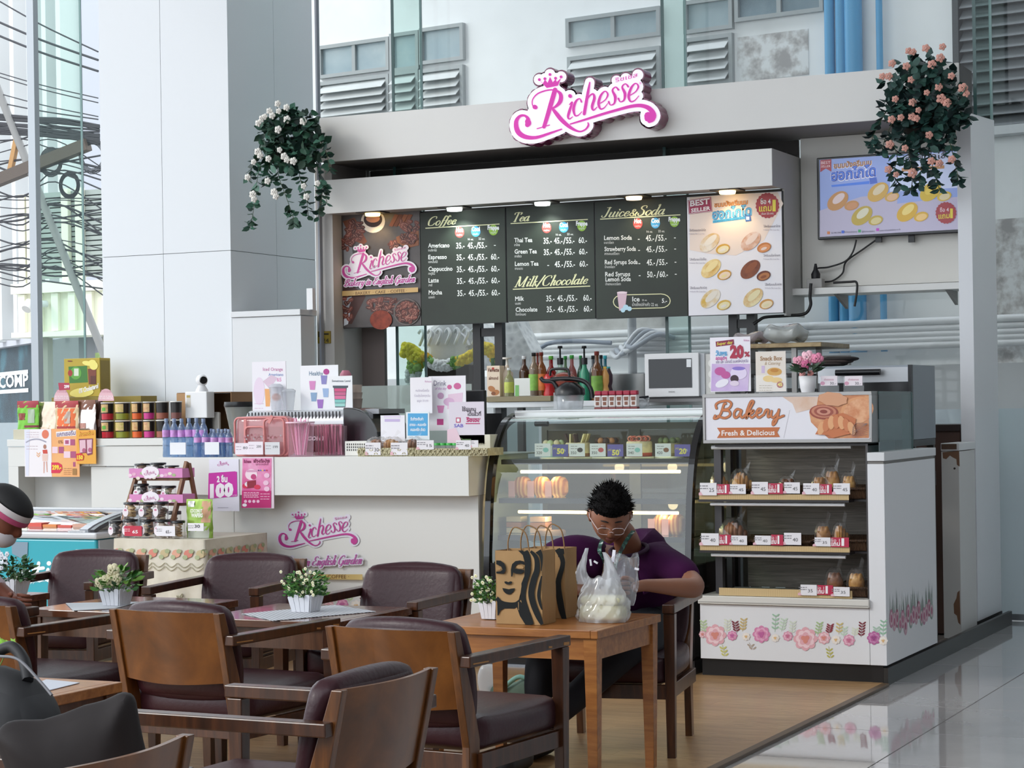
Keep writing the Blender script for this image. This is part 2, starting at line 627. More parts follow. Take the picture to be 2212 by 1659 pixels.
# hand-drawn pen alphabet (baseline 0, x-height .5, ascender 1): strokes and advance
G = {
 'C': ([[(.62,.78),(.6,.97),(.42,1),(.2,.85),(.08,.5),(.14,.1),(.34,0),(.52,.08),(.6,.25)]],.68),
 'o': ([[(.25,.5),(.1,.38),(.06,.18),(.16,0),(.3,.06),(.38,.3),(.33,.46),(.25,.5)]],.42),
 'f': ([[(.42,.9),(.38,1),(.28,.95),(.2,.6),(.14,.2),(.06,-.12),(-.04,-.14)],[(.08,.48),(.34,.48)]],.3),
 'e': ([[(.08,.24),(.26,.27),(.34,.4),(.26,.5),(.14,.42),(.06,.2),(.14,.01),(.28,.05),(.35,.14)]],.38),
 'T': ([[(.06,.8),(.1,.98),(.6,.98),(.58,.8)],[(.36,.98),(.3,.5),(.24,0)],[(.12,0),(.38,0)]],.6),
 'a': ([[(.36,.48),(.22,.5),(.08,.35),(.06,.1),(.16,0),(.28,.14),(.36,.48)],[(.38,.5),(.33,.12),(.38,0),(.46,.1)]],.46),
 'M': ([[(.0,0),(.2,0)],[(.1,0),(.24,.98)],[(.14,.98),(.24,.98),(.4,.04),(.78,.98)],[(.76,.98),(.9,.98)],[(.8,.98),(.7,0)],[(.58,0),(.82,0)]],.9),
 'i': ([[(.08,.46),(.16,.5),(.1,.1),(.14,0),(.22,.08)],[(.19,.72),(.2,.7)]],.24),
 'l': ([[(.1,.96),(.2,1),(.1,.12),(.14,0),(.22,.08)]],.24),
 'k': ([[(.1,.96),(.2,1),(.08,0)],[(.36,.48),(.26,.44),(.12,.26),(.24,.26),(.3,.05),(.4,.06)]],.42),
 '/': ([[(.4,1.05),(.0,-.1)]],.36),
 'h': ([[(.1,.96),(.2,1),(.08,0)],[(.12,.28),(.24,.48),(.34,.45),(.29,.1),(.33,0),(.42,.08)]],.44),
 'c': ([[(.32,.4),(.26,.5),(.14,.44),(.06,.2),(.14,.01),(.26,.05),(.33,.14)]],.36),
 't': ([[(.2,.72),(.1,.12),(.14,0),(.24,.08)],[(.04,.48),(.28,.48)]],.27),
 'J': ([[(.2,.98),(.5,.98)],[(.4,.98),(.3,.15),(.16,0),(.04,.08),(.04,.18)]],.48),
 'u': ([[(.06,.46),(.14,.5),(.08,.12),(.16,0),(.3,.14),(.36,.5)],[(.38,.5),(.32,.1),(.37,0),(.44,.08)]],.46),
 '&': ([[(.5,.36),(.4,.1),(.2,0),(.06,.12),(.12,.3),(.34,.5),(.34,.62),(.24,.66),(.18,.52),(.28,.2),(.5,.0)]],.56),
 'S': ([[(.5,.78),(.48,.95),(.34,1),(.18,.9),(.18,.7),(.38,.5),(.42,.2),(.28,0),(.1,.04),(.06,.22)]],.54),
 'd': ([[(.34,.48),(.2,.5),(.07,.34),(.06,.1),(.16,0),(.28,.14),(.36,.48)],[(.34,.96),(.44,1),(.34,.12),(.38,0),(.46,.08)]],.47),
 's': ([[(.3,.4),(.24,.5),(.12,.46),(.12,.34),(.26,.2),(.24,.04),(.12,0),(.04,.1)]],.34),
 'n': ([[(.06,.46),(.14,.5),(.08,0)],[(.11,.26),(.24,.48),(.34,.45),(.29,.1),(.33,0),(.42,.08)]],.44),
 'r': ([[(.06,.46),(.14,.5),(.08,0)],[(.11,.26),(.22,.48),(.32,.46)]],.32),
 'y': ([[(.06,.46),(.14,.5),(.1,.14),(.18,.02),(.32,.2),(.38,.5)],[(.38,.5),(.28,-.1),(.14,-.3),(.02,-.22)]],.42),
 'g': ([[(.34,.48),(.2,.5),(.07,.34),(.06,.14),(.16,.04),(.28,.16),(.36,.5)],[(.37,.5),(.26,-.14),(.12,-.28),(.02,-.2)]],.43),
 'B': ([[(.04,.5),(.06,.85),(.3,1),(.5,.9),(.46,.62),(.24,.52),(.46,.46),(.5,.2),(.3,0),(.06,.06),(.02,.16)],[(.3,.96),(.2,.4),(.14,.02)]],.6),
 'E': ([[(.5,.85),(.4,1),(.22,.92),(.2,.66),(.34,.54),(.1,.42),(.06,.14),(.22,0),(.42,.08),(.48,.2)]],.52),
 'G': ([[(.58,.8),(.5,1),(.28,.92),(.1,.6),(.1,.16),(.28,0),(.46,.1),(.52,.4)],[(.36,.4),(.62,.44)],[(.54,.42),(.48,-.1),(.3,-.22)]],.62),
 'R': ([[(.16,.0),(.3,.5),(.42,.96)],[(.0,.6),(.04,.85),(.26,1),(.52,.98),(.64,.8),(.54,.6),(.32,.52)],[(.34,.52),(.56,.1),(.74,-.12),(.98,-.12),(1.06,.02)]],.72),
 ' ': ([],.25),
}
def penword(pr,t,x0,y0,x1,h,y1=None,thick=3.0,thin=0.9,slant=0.0,mono=False):
 y1 = y0 if y1 is None else y1
 tot = sum(G[c][1] for c in t)
 sx = (x1 - x0) / tot
 x = 0.0
 for c in t:
  st,adv = G[c]
  def fn(p,x=x):
   u = (x + p[0] + slant * p[1]) / tot
   return (x0 + (x1 - x0) * u,y0 + (y1 - y0) * u - p[1] * h)
  pr.pen(st,fn,thick,thin,not mono)
  x += adv
 return pr
# ================================================================ THE PLACE
white = mat('e6e6e2',0.32,noise=0.02,scale=1.5,name='white_laminate')
whiteg = mat('dcdcd8',0.4,name='white_panel')
GY,FY,BY = 13.9,12.89,10.45     # glass front, fascia, bakery front
XR = -2.85
# ---- floor: tiles to the right, planks under the seats
tile_m = [ramp_mat('polished_tile_%d' % i,'noise',2.5,[(0.3,c1),(0.75,c2)],rough=0.06,coat=0.6) for i,(c1,c2) in enumerate((('b5b1b1','c4c0bf'),('bab6b6','c7c3c2'),('b1aeae','c1bdbd')))]
fl = MB(mat('77716e',0.6)).box(-16,9,-8,GY,-0.06,-0.012).build('floor')
struct(fl)
tm = []
for k in range(3):
 o = MB(tile_m[k]).box(-0.3965,0.3965,-0.3965,0.3965,-0.012,0.0).build('tile',fl)
 tm.append(o.data)
 bpy.data.objects.remove(o)
n = 0
for i in range(5):
 for j in range(15):
  x,y = -2.25 + 0.4 + 0.8 * (i - 1),2.2 + 0.8 * j
  o = bpy.data.objects.new('tile',tm[(i * 3 + j * 7 + i * j) % 3])
  COL.objects.link(o)
  o.parent = fl
  o.location = (x,y,0)
far = MB(tile_m[0]).box(1.36,9,-8,GY,-0.012,-0.0005).box(-3.05,1.35,-8,1.79,-0.012,-0.0005).build('tiled_area',fl,kind='stuff')
wood_m = []
for k,(c1,c2,c3) in enumerate((('8d6a45','a98459','b8946a'),('87643f','a37e54','b28d62'),('93704a','ae895d','bb986e'),('8b6843','a68157','b49067'))):
 wood_m.append(ramp_mat('plank_wood_%d' % k,'noise',3.0,[(0.3,c1),(0.52,c2),(0.7,c3)],rough=0.33,stretch=(1.2,14,8),bump=0.03,distort=0.6))
pm = []
for k in range(4):
 o = MB(wood_m[k]).box(-0.5995,0.5995,-0.0745,0.0745,0,0.012).build('plank',fl)
 pm.append(o.data)
 bpy.data.objects.remove(o)
dk = thing('wooden_floor',None,None,(-5,7,0)); dk['kind'] = 'structure'; dk.name = 'floor_wood'
MB(mat('3b2f26',0.7)).box(-9.8,XR + 0.03,1.2,12.0,-0.0,0.001).build('underlay',dk)
r = 0
y = 4.4
while y < 10.6:
 off = (r * 0.37) % 1.2
 x = XR + 0.02 - 0.6 + off - 1.2
 xs = [XR + 0.02 - off / 2]
 k = 0
 x1 = XR + 0.02
 first = off if off > 0.05 else 1.2
 while x1 > -7.8:
  w = first if k == 0 else 1.2
  o = bpy.data.objects.new('plank',pm[R.randrange(4)])
  COL.objects.link(o)
  o.parent = dk
  o.location = (x1 - w / 2 + 5,y - 7,0.001)
  o.scale = (w / 1.2,1,1)
  x1 -= w
  k += 1
 y += 0.15
 r += 1
MB(wood_m[1]).box(-9.8,XR + 0.02,1.2,4.32,0.001,0.012).box(-9.8,-8.0,4.33,12,0.001,0.012).build('wood_area',dk,kind='stuff')
tr = MB(mat('5b4733',0.4)).box(XR + 0.02,XR + 0.06,1.2,10.44,0,0.016).build('trim_1',bevel=0.003)
struct(tr)
# ---- unseen roof and walls of the hall, added to hold back sky light
struct(MB(mat('dcdee0',0.8)).box(-13,9.2,1.5,GY + 0.2,8.6,8.8).build('shading_ceiling'))
struct(MB(mat('6a6563',0.7)).box(8,8.2,-4,GY,0,8.6).build('shading_wall_right'))  # unseen, added dark to shade the faces turned right
struct(MB(mat('5d5957',0.7)).box(-1.5,8,-4.2,-4,0,8.6).build('shading_wall_back'))  # unseen, added behind the camera to darken the foreground
# ---- column
XC,YC,XL = -8.26,12.69,-9.41
cm = mat('e2e6ea',0.35,name='column_cladding')
col = thing('column','tall square column clad in smooth pale panels behind the counter','column',((XC + XL) / 2,YC + 0.6,0))
xm = aty(349,300,YC).x
zs = aty(350,549,YC).z
ym = atx(594,300,XC).y
g = 0.004
MB(mat('6d7276',0.8)).box(XL + 0.01,XC - 0.01,YC + 0.01,GY + 0.01,0,8.6).build('core',col)
for (a,b) in ((XL,xm - g / 2),(xm + g / 2,XC)):
 for (c,d) in ((0,zs - g / 2),(zs + g / 2,8.6)):
  MB(cm).box(a,b,YC,YC + 0.008,c,d).build('panel',col)
for (a,b) in ((YC + 0.0085,ym - g / 2),(ym + g / 2,GY)):
 for (c,d) in ((0,zs - g / 2),(zs + g / 2,8.6)):
  MB(cm).box(XC - 0.008,XC,a,b,c,d).build('panel',col)
# ---- glass front: panes, fins, frosted film on the low part
gl = glass('fbfdfc',1.0,0.3,name='facade_glass')
finm = glass('d9ece7',1.0,0.25,name='fin_glass')
edge = mat('2f5350',0.2,name='glass_edge')
zf = 1.425
gf = thing('window_1',None,None,(-6,GY,0)); gf['kind'] = 'structure'
finx = (-10.49,-7.29,-5.14,-2.95,-0.8,1.35,3.5,5.65)
xs_ = (-13,) + finx
for i in range(len(xs_) - 1):
 MB(gl).rect(xs_[i] + 0.006,xs_[i + 1] - 0.006,GY,0.041,8.6).build('pane',gf)
film = mat('c3ccd2',0.5,noise=0.03,scale=2.0,name='frosted_film')
fm_ = glass('ccd6db',1.0,0.3,film=0.86,name='frost')
for i in range(len(xs_) - 1):
 MB(fm_).rect(xs_[i] + 0.006,xs_[i + 1] - 0.006,GY - 0.004,0.041,zf).build('frosted_film',gf)
struct(MB(mat('8d9296',0.4,0.6)).box(-13,6,GY - 0.02,GY + 0.03,0,0.04).build('trim_2'))
for i,x in enumerate(finx[:5]):
 d = (0.62,0.46,0.46,0.5,0.46)[i]
 f = thing('window_fin',['glass fin standing left of the pale column','glass fin above the left end of the menu boards','glass fin right of the lit shop sign','glass fin behind the pink rose basket','glass fin beyond the right side of the booth'][i],'glass fin',(x,GY - d / 2,0),group='glass fins of the window front')
 MB(finm).add([(x,GY - d,0),(x,GY - 0.013,0),(x,GY - 0.013,8.6),(x,GY - d,8.6)],[(0,1,2,3)]).build('pane',f)
 MB(edge).box(x - 0.011,x + 0.011,GY - d - 0.006,GY - d,0,8.6).build('front_edge',f)
 MB(mat('8ea3a3',0.3)).box(x - 0.009,x + 0.009,GY - 0.012,GY - 0.002,0,8.6).build('joint',f)
q = atx(76,400,-10.49)
MB(mat('a9aeb3',0.35,0.5)).box(-10.53,-10.46,GY - 0.66,GY - 0.6,0,8.6).build('window_2')
bpy.data.objects['window_2']['kind'] = 'structure'
# dark brown strip and low wood behind the gap right of the oven
rc = thing('brown_cabinet','low dark brown cabinet behind the oven and the side gate','cabinet',(-3.5,13.0,0))
MB(mat('4a342c',0.5)).box(-4.15,XR - 0.13,12.95,13.45,0,1.29).build('body',rc)
MB(mat('2c211d',0.4)).box(-4.17,XR - 0.125,12.93,13.46,1.291,1.33).build('top_board',rc)
# ================================================================ BOOTH FRAME: fascia, side post, back wall
bt = thing('fascia','long off-white beam over the booth carrying the lit sign','fascia',(-5.3,FY,3.3))
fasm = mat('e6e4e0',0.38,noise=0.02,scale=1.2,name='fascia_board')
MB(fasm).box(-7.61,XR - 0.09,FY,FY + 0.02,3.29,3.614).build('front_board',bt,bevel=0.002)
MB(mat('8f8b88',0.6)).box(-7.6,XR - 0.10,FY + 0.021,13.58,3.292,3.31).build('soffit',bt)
MB(mat('3b3634',0.7)).box(-7.56,-4.2,13.55,13.575,3.165,3.289).box(-7.56,-4.2,13.3,13.548,3.165,3.18).build('rear_board',bt)
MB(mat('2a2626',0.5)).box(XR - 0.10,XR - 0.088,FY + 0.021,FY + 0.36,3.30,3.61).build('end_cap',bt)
MB(mat('55504e',0.7)).box(-7.6,XR - 0.1,13.3,13.54,3.311,3.33).build('rear_batten',bt)
sp = thing('side_post','full height white end panel at the right of the booth','panel',(XR,13.2,0))
MB(mat('e2e3e6',0.3,noise=0.015,scale=1.0)).prism([(FY,0.09),(13.59,0.09),(13.59,3.33),(FY,3.29)],XR - 0.11,XR - 0.02,'x').build('panel',sp,bevel=0.002)
MB(mat('24211f',0.5)).box(XR - 0.11,XR - 0.018,FY,13.6,0,0.088).build('plinth',sp)
# left dark jamb under the fascia
jb = thing('side_jamb','narrow grey panel under the left end of the fascia','panel',(-7.55,13.2,0))
MB(mat('b9b5b1',0.6)).box(-7.715,-7.57,FY + 0.1,13.58,0,3.289).build('panel',jb)
MB(mat('d9d7d2',0.5)).box(-7.565,aty(785,760,13.5).x,13.5,13.54,0,3.289).build('return_wall',jb)
MB(mat('6b5f5b',0.6)).box(aty(785,760,13.44).x,aty(836,760,13.44).x,13.4,13.44,0,2.9).build('brown_panel',jb)
# back wall with the screen
bw = MB(mat('dedbd4',0.5,noise=0.02,scale=2)).box(-4.17,XR - 0.115,13.5,13.6,2.27,3.289).build('wall_screen')
tag(bw,'off-white wall panel carrying the television','wall panel')
sh = thing('wall_shelf','long narrow white shelf under the television','shelf',(-3.6,13.4,2.2))
MB(mat('e0dfdb',0.4)).box(-4.21,XR - 0.115,13.3,13.6,2.21,2.255).build('board',sh,bevel=0.003)
for x in (-3.9,-3.15):
 MB(mat('8d8b88',0.5)).prism([(13.32,2.209),(13.6,2.209),(13.6,2.12)],x,x + 0.02,'x').build('bracket',sh)
# ---- canopy box over the menu boards
YC2 = 12.9
cx0,cx1 = -7.60,-4.18
cn = thing('menu_canopy','off-white boxed canopy with downlights above the menu boards','canopy',((cx0 + cx1) / 2,YC2,2.9))
zt,zb = 3.16,2.915
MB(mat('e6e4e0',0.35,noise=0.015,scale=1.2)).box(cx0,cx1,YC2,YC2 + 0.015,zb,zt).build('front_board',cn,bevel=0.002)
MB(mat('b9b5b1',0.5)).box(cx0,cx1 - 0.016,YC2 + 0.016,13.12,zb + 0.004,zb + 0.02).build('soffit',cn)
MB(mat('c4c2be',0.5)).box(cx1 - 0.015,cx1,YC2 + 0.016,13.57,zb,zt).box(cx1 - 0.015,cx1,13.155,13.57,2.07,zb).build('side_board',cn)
MB(mat('6f6b69',0.7)).box(cx0,cx1 - 0.016,YC2 + 0.016,13.57,zt - 0.012,zt).build('top_board',cn)
MB(mat('4a4745',0.7)).box(cx0 + 0.02,cx1 - 0.02,13.156,13.17,2.6,zb + 0.003).build('rear_batten',cn)
dlx = [aty(x,460,13.0).x for x in (805,982,1172,1370,1572)]
warm = [(1,0.72,0.35),(0.9,1,0.95),(0.9,1,0.92),(1,0.8,0.5),(1,0.76,0.42)]
for i,x in enumerate(dlx):
 l = thing('downlight','recessed canopy downlight ' + ['glowing warm yellow over the coffee bean poster','glowing white over the coffee price list','glowing white over the tea price list','glowing dim warm over the juice and soda price list','glowing warm yellow over the bun poster'][i],'downlight',(x,13.0,zb),group='downlights in the menu canopy')
 MB(mat('3b3836',0.5)).box(x - 0.1,x + 0.1,12.925,13.075,zb - 0.006,zb + 0.004).build('trim_plate',l)
 wc = ['ffd27a','f2fff8','eefff6','ffe0b0','ffd890'][i]
 MB(mat(wc,0.5,emit=(5,6,5,3,6)[i])).lathe([(0.052,-0.026),(0.056,-0.012),(0.056,-0.006)],(x,13.0,zb),20).build('lamp',l)
 light('spot_lamp','SPOT',(x,13.0,zb - 0.04),Vector((0,0.09,-0.3)).to_track_quat('-Z','Y').to_euler(),(3,10,8,3,3)[i],warm[i],0.04,spot=math.radians(110))
# ---- posts holding the boards
for k,(xa_,xb_) in enumerate(((1025,1085),(1578,1630))):
 f = thing('support_frame',['black steel frame under the tea price list','black steel frame under the bun poster'][k],'frame',(aty(xa_,720,13.3).x,13.3,0))
 bm_ = mat('1d1a1a',0.4)
 a,b = aty(xa_ + 8,720,13.3).x,aty(xb_ - 5,720,13.3).x
 for x in (a,b):
  MB(bm_).box(x - 0.03,x + 0.03,13.27,13.33,0,2.5).build('post',f)
 MB(bm_).box(a + 0.031,b - 0.031,13.28,13.32,2.0,2.06).build('crossbar',f)
# ================================================================ OUTSIDE, BEHIND THE GLASS
gd = MB(ramp_mat('street_paving','noise',1.2,[(0.3,'8c8c8c'),(0.7,'a5a4a2')],rough=0.9)).box(-60,30,GY + 0.02,70,-0.3,-0.08).build('ground')
struct(gd)
gd2 = MB(ramp_mat('street_paving','noise',1.2,[(0.3,'8c8c8c'),(0.7,'a5a4a2')],rough=0.9)).box(-60,-16.05,-30,GY,-0.3,-0.08).build('ground')
struct(gd2)
# neighbouring building: its wall runs 8 degrees off the booth line
A8 = math.radians(8)
E0 = aty(1500,700,16.9)
ed = Vector((math.cos(A8),-math.sin(A8),0))      # along the wall, to the right
en = Vector((math.sin(A8),math.cos(A8),0))       # into the wall
def ew(px,py,off=0.0):
 """point of the wall plane seen at px,py: distance along, height"""
 d = ray(px,py)
 o = E0 - en * off
 t = (o - O3).dot(en) / d.dot(en)
 p = O3 + d * t
 return ((p - E0).dot(ed),p.z)
nb = thing('neighbour_building','weathered off-white building with louvred windows behind the glass','building',(0,0,0),local=True)
nb.location = (E0.x,E0.y,0)
nb.rotation_euler = (0,0,-A8)
wallm = ramp_mat('weathered_plaster','noise',0.9,[(0.25,'dedfde'),(0.45,'f0f1f1'),(0.62,'f6f7f7'),(0.8,'e8e8e6')],rough=0.85)
mb = MB(wallm)
ux0,ux1 = ew(430,400)[0],14
# windows (px rectangles at the wall): kind p = pane, l = louvre
wins = [(694,845,80,172,'p'),(694,845,160,262,'l'),(912,1005,50,142,'p'),(912,1005,140,240,'l'),
  (848,909,66,158,'p'),(848,909,150,250,'l'),
  (1228,1430,14,104,'p'),(1232,1430,100,215,'l'),(1482,1586,-10,76,'p'),(1484,1586,72,190,'l'),(1592,1782,-40,50,'p')]
whole = MB(wallm).box(ux0,ux1,0.0,0.3,-0.3,9).build('wall',nb)
sidem = mat('c8cacb',0.5)
louv = mat('d3d6d6',0.45,noise=0.05,scale=6)
dirty = ramp_mat('dirty_window_glass','noise',2.0,[(0.3,'8fa3ac'),(0.55,'a5b5ba'),(0.75,'bcc6c8')],rough=0.25)
for (x0,x1,y0,y1,k) in wins:
 a,zb_ = ew(x0,y1)
 b,zt_ = ew(x1,y0)
 w = MB(mat('a4a9aa',0.5))
 fw = 0.035
 w.box(a,b,-0.05,0.02,zb_,zb_ + fw).box(a,b,-0.05,0.02,zt_ - fw,zt_).box(a,a + fw,-0.05,0.02,zb_ + fw,zt_ - fw).box(b - fw,b,-0.05,0.02,zb_ + fw,zt_ - fw)
 wo = w.build('window',nb)
 if k == 'p':
  MB(dirty if x0 < 1500 else ramp_mat('dark_window_glass','noise',1.5,[(0.3,'5f7480'),(0.6,'8799a2'),(0.8,'a0adb2')],rough=0.2)).box(a + fw,b - fw,-0.012,-0.004,zb_ + fw,zt_ - fw).build('pane',wo)
  m_ = (a + b) / 2
  if b - a > 0.8:
   MB(mat('a4a9aa',0.5)).box(m_ - 0.02,m_ + 0.02,-0.04,-0.013,zb_ + fw,zt_ - fw).build('mullion',wo)
 else:
  nsl = max(4,int((zt_ - zb_) / 0.09))
  MB(mat('a9afb0',0.7)).box(a + fw,b - fw,-0.003,-0.001,zb_ + fw,zt_ - fw).build('mosquito_net',wo)
  for i in range(nsl):
   z = zb_ + fw + (zt_ - zb_ - 2 * fw) * (i + 0.5) / nsl
   MB(louv).prism([(-0.115,z - 0.052),(-0.110,z - 0.056),(-0.012,z + 0.03),(-0.016,z + 0.035)],a + fw + 0.004,b - fw - 0.004,'x').build('slat',wo)
# dark louvred window on the far right
a,zb_ = ew(2072,285)
b = a + 1.6
zt_ = zb_ + 1.7
wo = MB(mat('3a3c3f',0.5)).box(a,a + 0.05,-0.12,0.02,zb_,zt_).box(b - 0.05,b,-0.12,0.02,zb_,zt_).box(a + 0.05,b - 0.05,-0.12,0.02,zt_ - 0.05,zt_).build('window',nb)
MB(mat('5c5f60',0.6)).box(a + 0.05,b - 0.05,-0.01,-0.002,zb_,zt_ - 0.05).build('mosquito_net',wo)
for i in range(19):
 z = zb_ + 0.06 + i * 0.088
 if z < zt_ - 0.1:
  MB(mat('83878a',0.4)).prism([(-0.11,z - 0.05),(-0.105,z - 0.054),(-0.012,z + 0.03),(-0.016,z + 0.034)],a + 0.055,b - 0.055,'x').build('slat',wo)
MB(mat('c9ccce',0.7)).box(a - 0.05,b + 0.05,-0.16,-0.001,zb_ - 0.07,zb_ - 0.001).build('window_sill',nb)
# peeled paint patches
pk = ramp_mat('peeling_plaster','noise',5.0,[(0.42,'a9a5a4'),(0.5,'c9c7c5'),(0.58,'e4e5e5')],rough=0.9,bump=0.3)
a,z0 = ew(1594,178); b,z1 = ew(1746,62)
MB(pk).box(a,b,-0.006,-0.001,z0,z1).build('peeling_patch',nb)
a,z0 = ew(2150,900); b,z1 = ew(2212,470)
MB(pk).box(a,b + 1,-0.006,-0.001,z0,z1).build('peeling_patch',nb)
a,z0 = ew(1090,790); b,z1 = ew(1440,690)
MB(ramp_mat('stained_render','noise',3.0,[(0.3,'a3a19f'),(0.5,'bfbebc'),(0.7,'d3d3d2')],rough=0.9)).box(a,b,-0.006,-0.001,z1 - 0.1,z1 + 0.35).build('stained_patch',nb)
# ledge and pipes
a,z1 = ew(760,845); b,z0 = ew(2300,795)
MB(mat('c3c4c6',0.7)).box(ux0,ux1,-0.12,-0.001,1.1,1.78).build('plinth',nb)
bluem = mat('4f9ccb',0.4)
for x,w in ((1808,0.045),(1833,0.05),(1859,0.075),(1915,0.028)):
 a,_ = ew(x,400)
 MB(bluem).cyl((a,-0.1,1.9),(a,-0.1,8.5),w * 1.0,n=14).build('blue_pipe',nb)
 MB(bluem).cyl((a,-0.1,2.55),(a,-0.1,2.6),w * 1.25,n=14).build('pipe_collar',nb)
for i,(yy,rr) in enumerate(((704,0.032),(718,0.026),(730,0.026),(741,0.026),(753,0.030))):
 a,z = ew(1800,yy)
 MB(mat('dcdddf',0.4)).cyl((ew(1145,730)[0],-0.16,z),(ux1 - 2,-0.16,z),rr,n=10).build('conduit',nb)
a,_ = ew(1397,730)
MB(mat('a7aaae',0.4)).cyl((a,-0.26,1.3),(a,-0.26,2.75),0.04,n=10).build('grey_pipe',nb)
for k in range(4):
 p0 = ew(1345 + 14 * k,762 - 6 * k); p1 = ew(1445 + 12 * k,722 + 3 * k)
 pts = smooth([(p0[0],-0.2 - 0.03 * k,p0[1]),((p0[0] + p1[0]) / 2 - 0.1,-0.3 - 0.02 * k,p0[1] - 0.04),((p0[0] + p1[0]) / 2 + 0.1,-0.3,p1[1] + 0.03),(p1[0],-0.2,p1[1])],5)
 MB(mat(('c9cbd0','9aa0aa')[k % 2],0.5)).tube(pts,0.022,7).build('cable_duct',nb)
p0,p1 = ew(1160,770),ew(1350,742)
MB(mat('7b8493',0.5)).tube(smooth([(p0[0],-0.3,p0[1] - 0.2),(p0[0] + 0.3,-0.3,p0[1] + 0.1),(p1[0],-0.24,p1[1])],6),0.02,7).build('cable_duct',nb)
LOCALS.append(nb)
# white garden shrine with flower garlands, just behind the glass
s0 = aty(985,760,15.4)
shr = thing('garden_shrine','carved white spirit house roof behind the glass under the coffee board','shrine',(s0.x,15.4,0))
carve = ramp_mat('carved_white_plaster','voronoi',16,[(0.0,'b9bcbe'),(0.25,'dcdedf'),(0.6,'f2f3f3')],rough=0.7,bump=0.9)
sc = 15.4 / 12 * 0.00247
cx_,zt2 = s0.x,aty(985,700,15.4).z
def shx(p): return aty(p,760,15.4).x
def shz(p): return aty(985,p,15.4).z
prof = [(shx(920),shz(800)),(shx(928),shz(752)),(shx(918),shz(745)),(shx(932),shz(710)),(shx(960),shz(690)),(shx(985),shz(640)),(shx(1012),shz(690)),(shx(1040),shz(712)),(shx(1056),shz(745)),(shx(1046),shz(752)),(shx(1050),shz(800))]
MB(carve).prism(prof,15.36,15.75,'y').build('gable',shr)
for i,(k,mm) in enumerate(((0.82,'d5d7d8'),(0.62,'e6e7e8'))):
 c0 = (shx(985),shz(752))
 MB(mat(mm,0.6,bump=0.3,scale=30)).prism([(c0[0] + (p[0] - c0[0]) * k,c0[1] + (p[1] - c0[1]) * k) for p in prof],15.30 - 0.05 * i,15.36 - 0.05 * i,'y').build('gable_step',shr)
for i in range(7):
 x = shx(928 + i * 19)
 MB(carve).tube(smooth([(x,15.22,shz(745)),(x + 0.03,15.2,shz(735)),(x + 0.05,15.2,shz(722)),(x + 0.02,15.22,shz(712)),(x - 0.01,15.22,shz(720))],4),0.014,6).build('scroll',shr)
MB(mat('3e3631',0.8)).box(shx(945),shx(1035),15.2,15.5,0.9,shz(790)).build('niche',shr)
for sx in (926,1040):
 MB(carve).lathe([(0.06,0),(0.05,0.1),(0.035,0.2),(0.05,0.9),(0.035,1.4),(0.06,1.62)],(shx(sx),15.25,0),12).build('shrine_column',shr)
MB(mat('d9dadb',0.7)).box(shx(905),shx(1060),15.1,15.8,0.0,0.9).build('pedestal',shr)
s2 = thing('shrine_roof','smaller carved white shrine roof seen past the black frame','shrine',(aty(1110,760,15.9).x,15.9,0))
def tx(p): return aty(p,760,15.9).x
def tz(p): return aty(1110,p,15.9).z
pr2 = [(tx(1066),tz(800)),(tx(1070),tz(760)),(tx(1082),tz(735)),(tx(1095),tz(705)),(tx(1110),tz(660)),(tx(1126),tz(705)),(tx(1140),tz(735)),(tx(1152),tz(760)),(tx(1150),tz(800))]
MB(carve).prism(pr2,15.85,16.1,'y').build('gable',s2)
MB(mat('d9dadb',0.7)).box(tx(1075),tx(1145),15.8,16.1,0,tz(800)).build('pedestal',s2)
# garlands
def garland(name,label,path,cols,r=0.05):
 t = thing(name,label,'garland',path[0])
 pts = smooth(path,8)
 n = len(pts)
 k0 = 0
 for c,f in cols:
  k1 = min(n - 1,int(n * f))
  seg = pts[k0:k1 + 1]
  if len(seg) > 1:
   mb = MB(mat(c,0.8,bump=1.0,scale=60,noise=0.2))
   for p in seg:
    for q in range(7):
     mb.ell((p[0] + R.uniform(-r,r) * 0.5,p[1] + R.uniform(-r,r) * 0.5,p[2] + R.uniform(-r,r) * 0.5),(r * 0.55,r * 0.55,r * 0.5),6,4)
   o = mb.build('flower_cluster',t)
   if c.startswith('e') or c.startswith('f'):
    pass
  k0 = k1
 return t
Y = 15.1
def q3(px,py): 
 p = aty(px,py,Y); return (p.x,Y,p.z)
garland('flower_garland','yellow and white flower garland draped across the carved shrine',[q3(1075,790),q3(1068,765),q3(1048,752),q3(1020,768),q3(985,782),q3(960,790),q3(935,785),q3(918,775)],
  [('4f7d3a',0.08),('f2c62e',0.22),('ffd83a',0.55),('7fae5c',0.62),('fbfbf6',0.88),('7fae5c',0.94),('f2b83a',1.0)],0.055)
garland('flower_garland','flower garland hanging straight down left of the carved shrine',[q3(878,755),q3(892,762),q3(902,780),q3(895,800),q3(893,822),q3(880,860)],
  [('fbdc3c',0.45),('a5c86a',0.62),('fafaf2',1.0)],0.07)
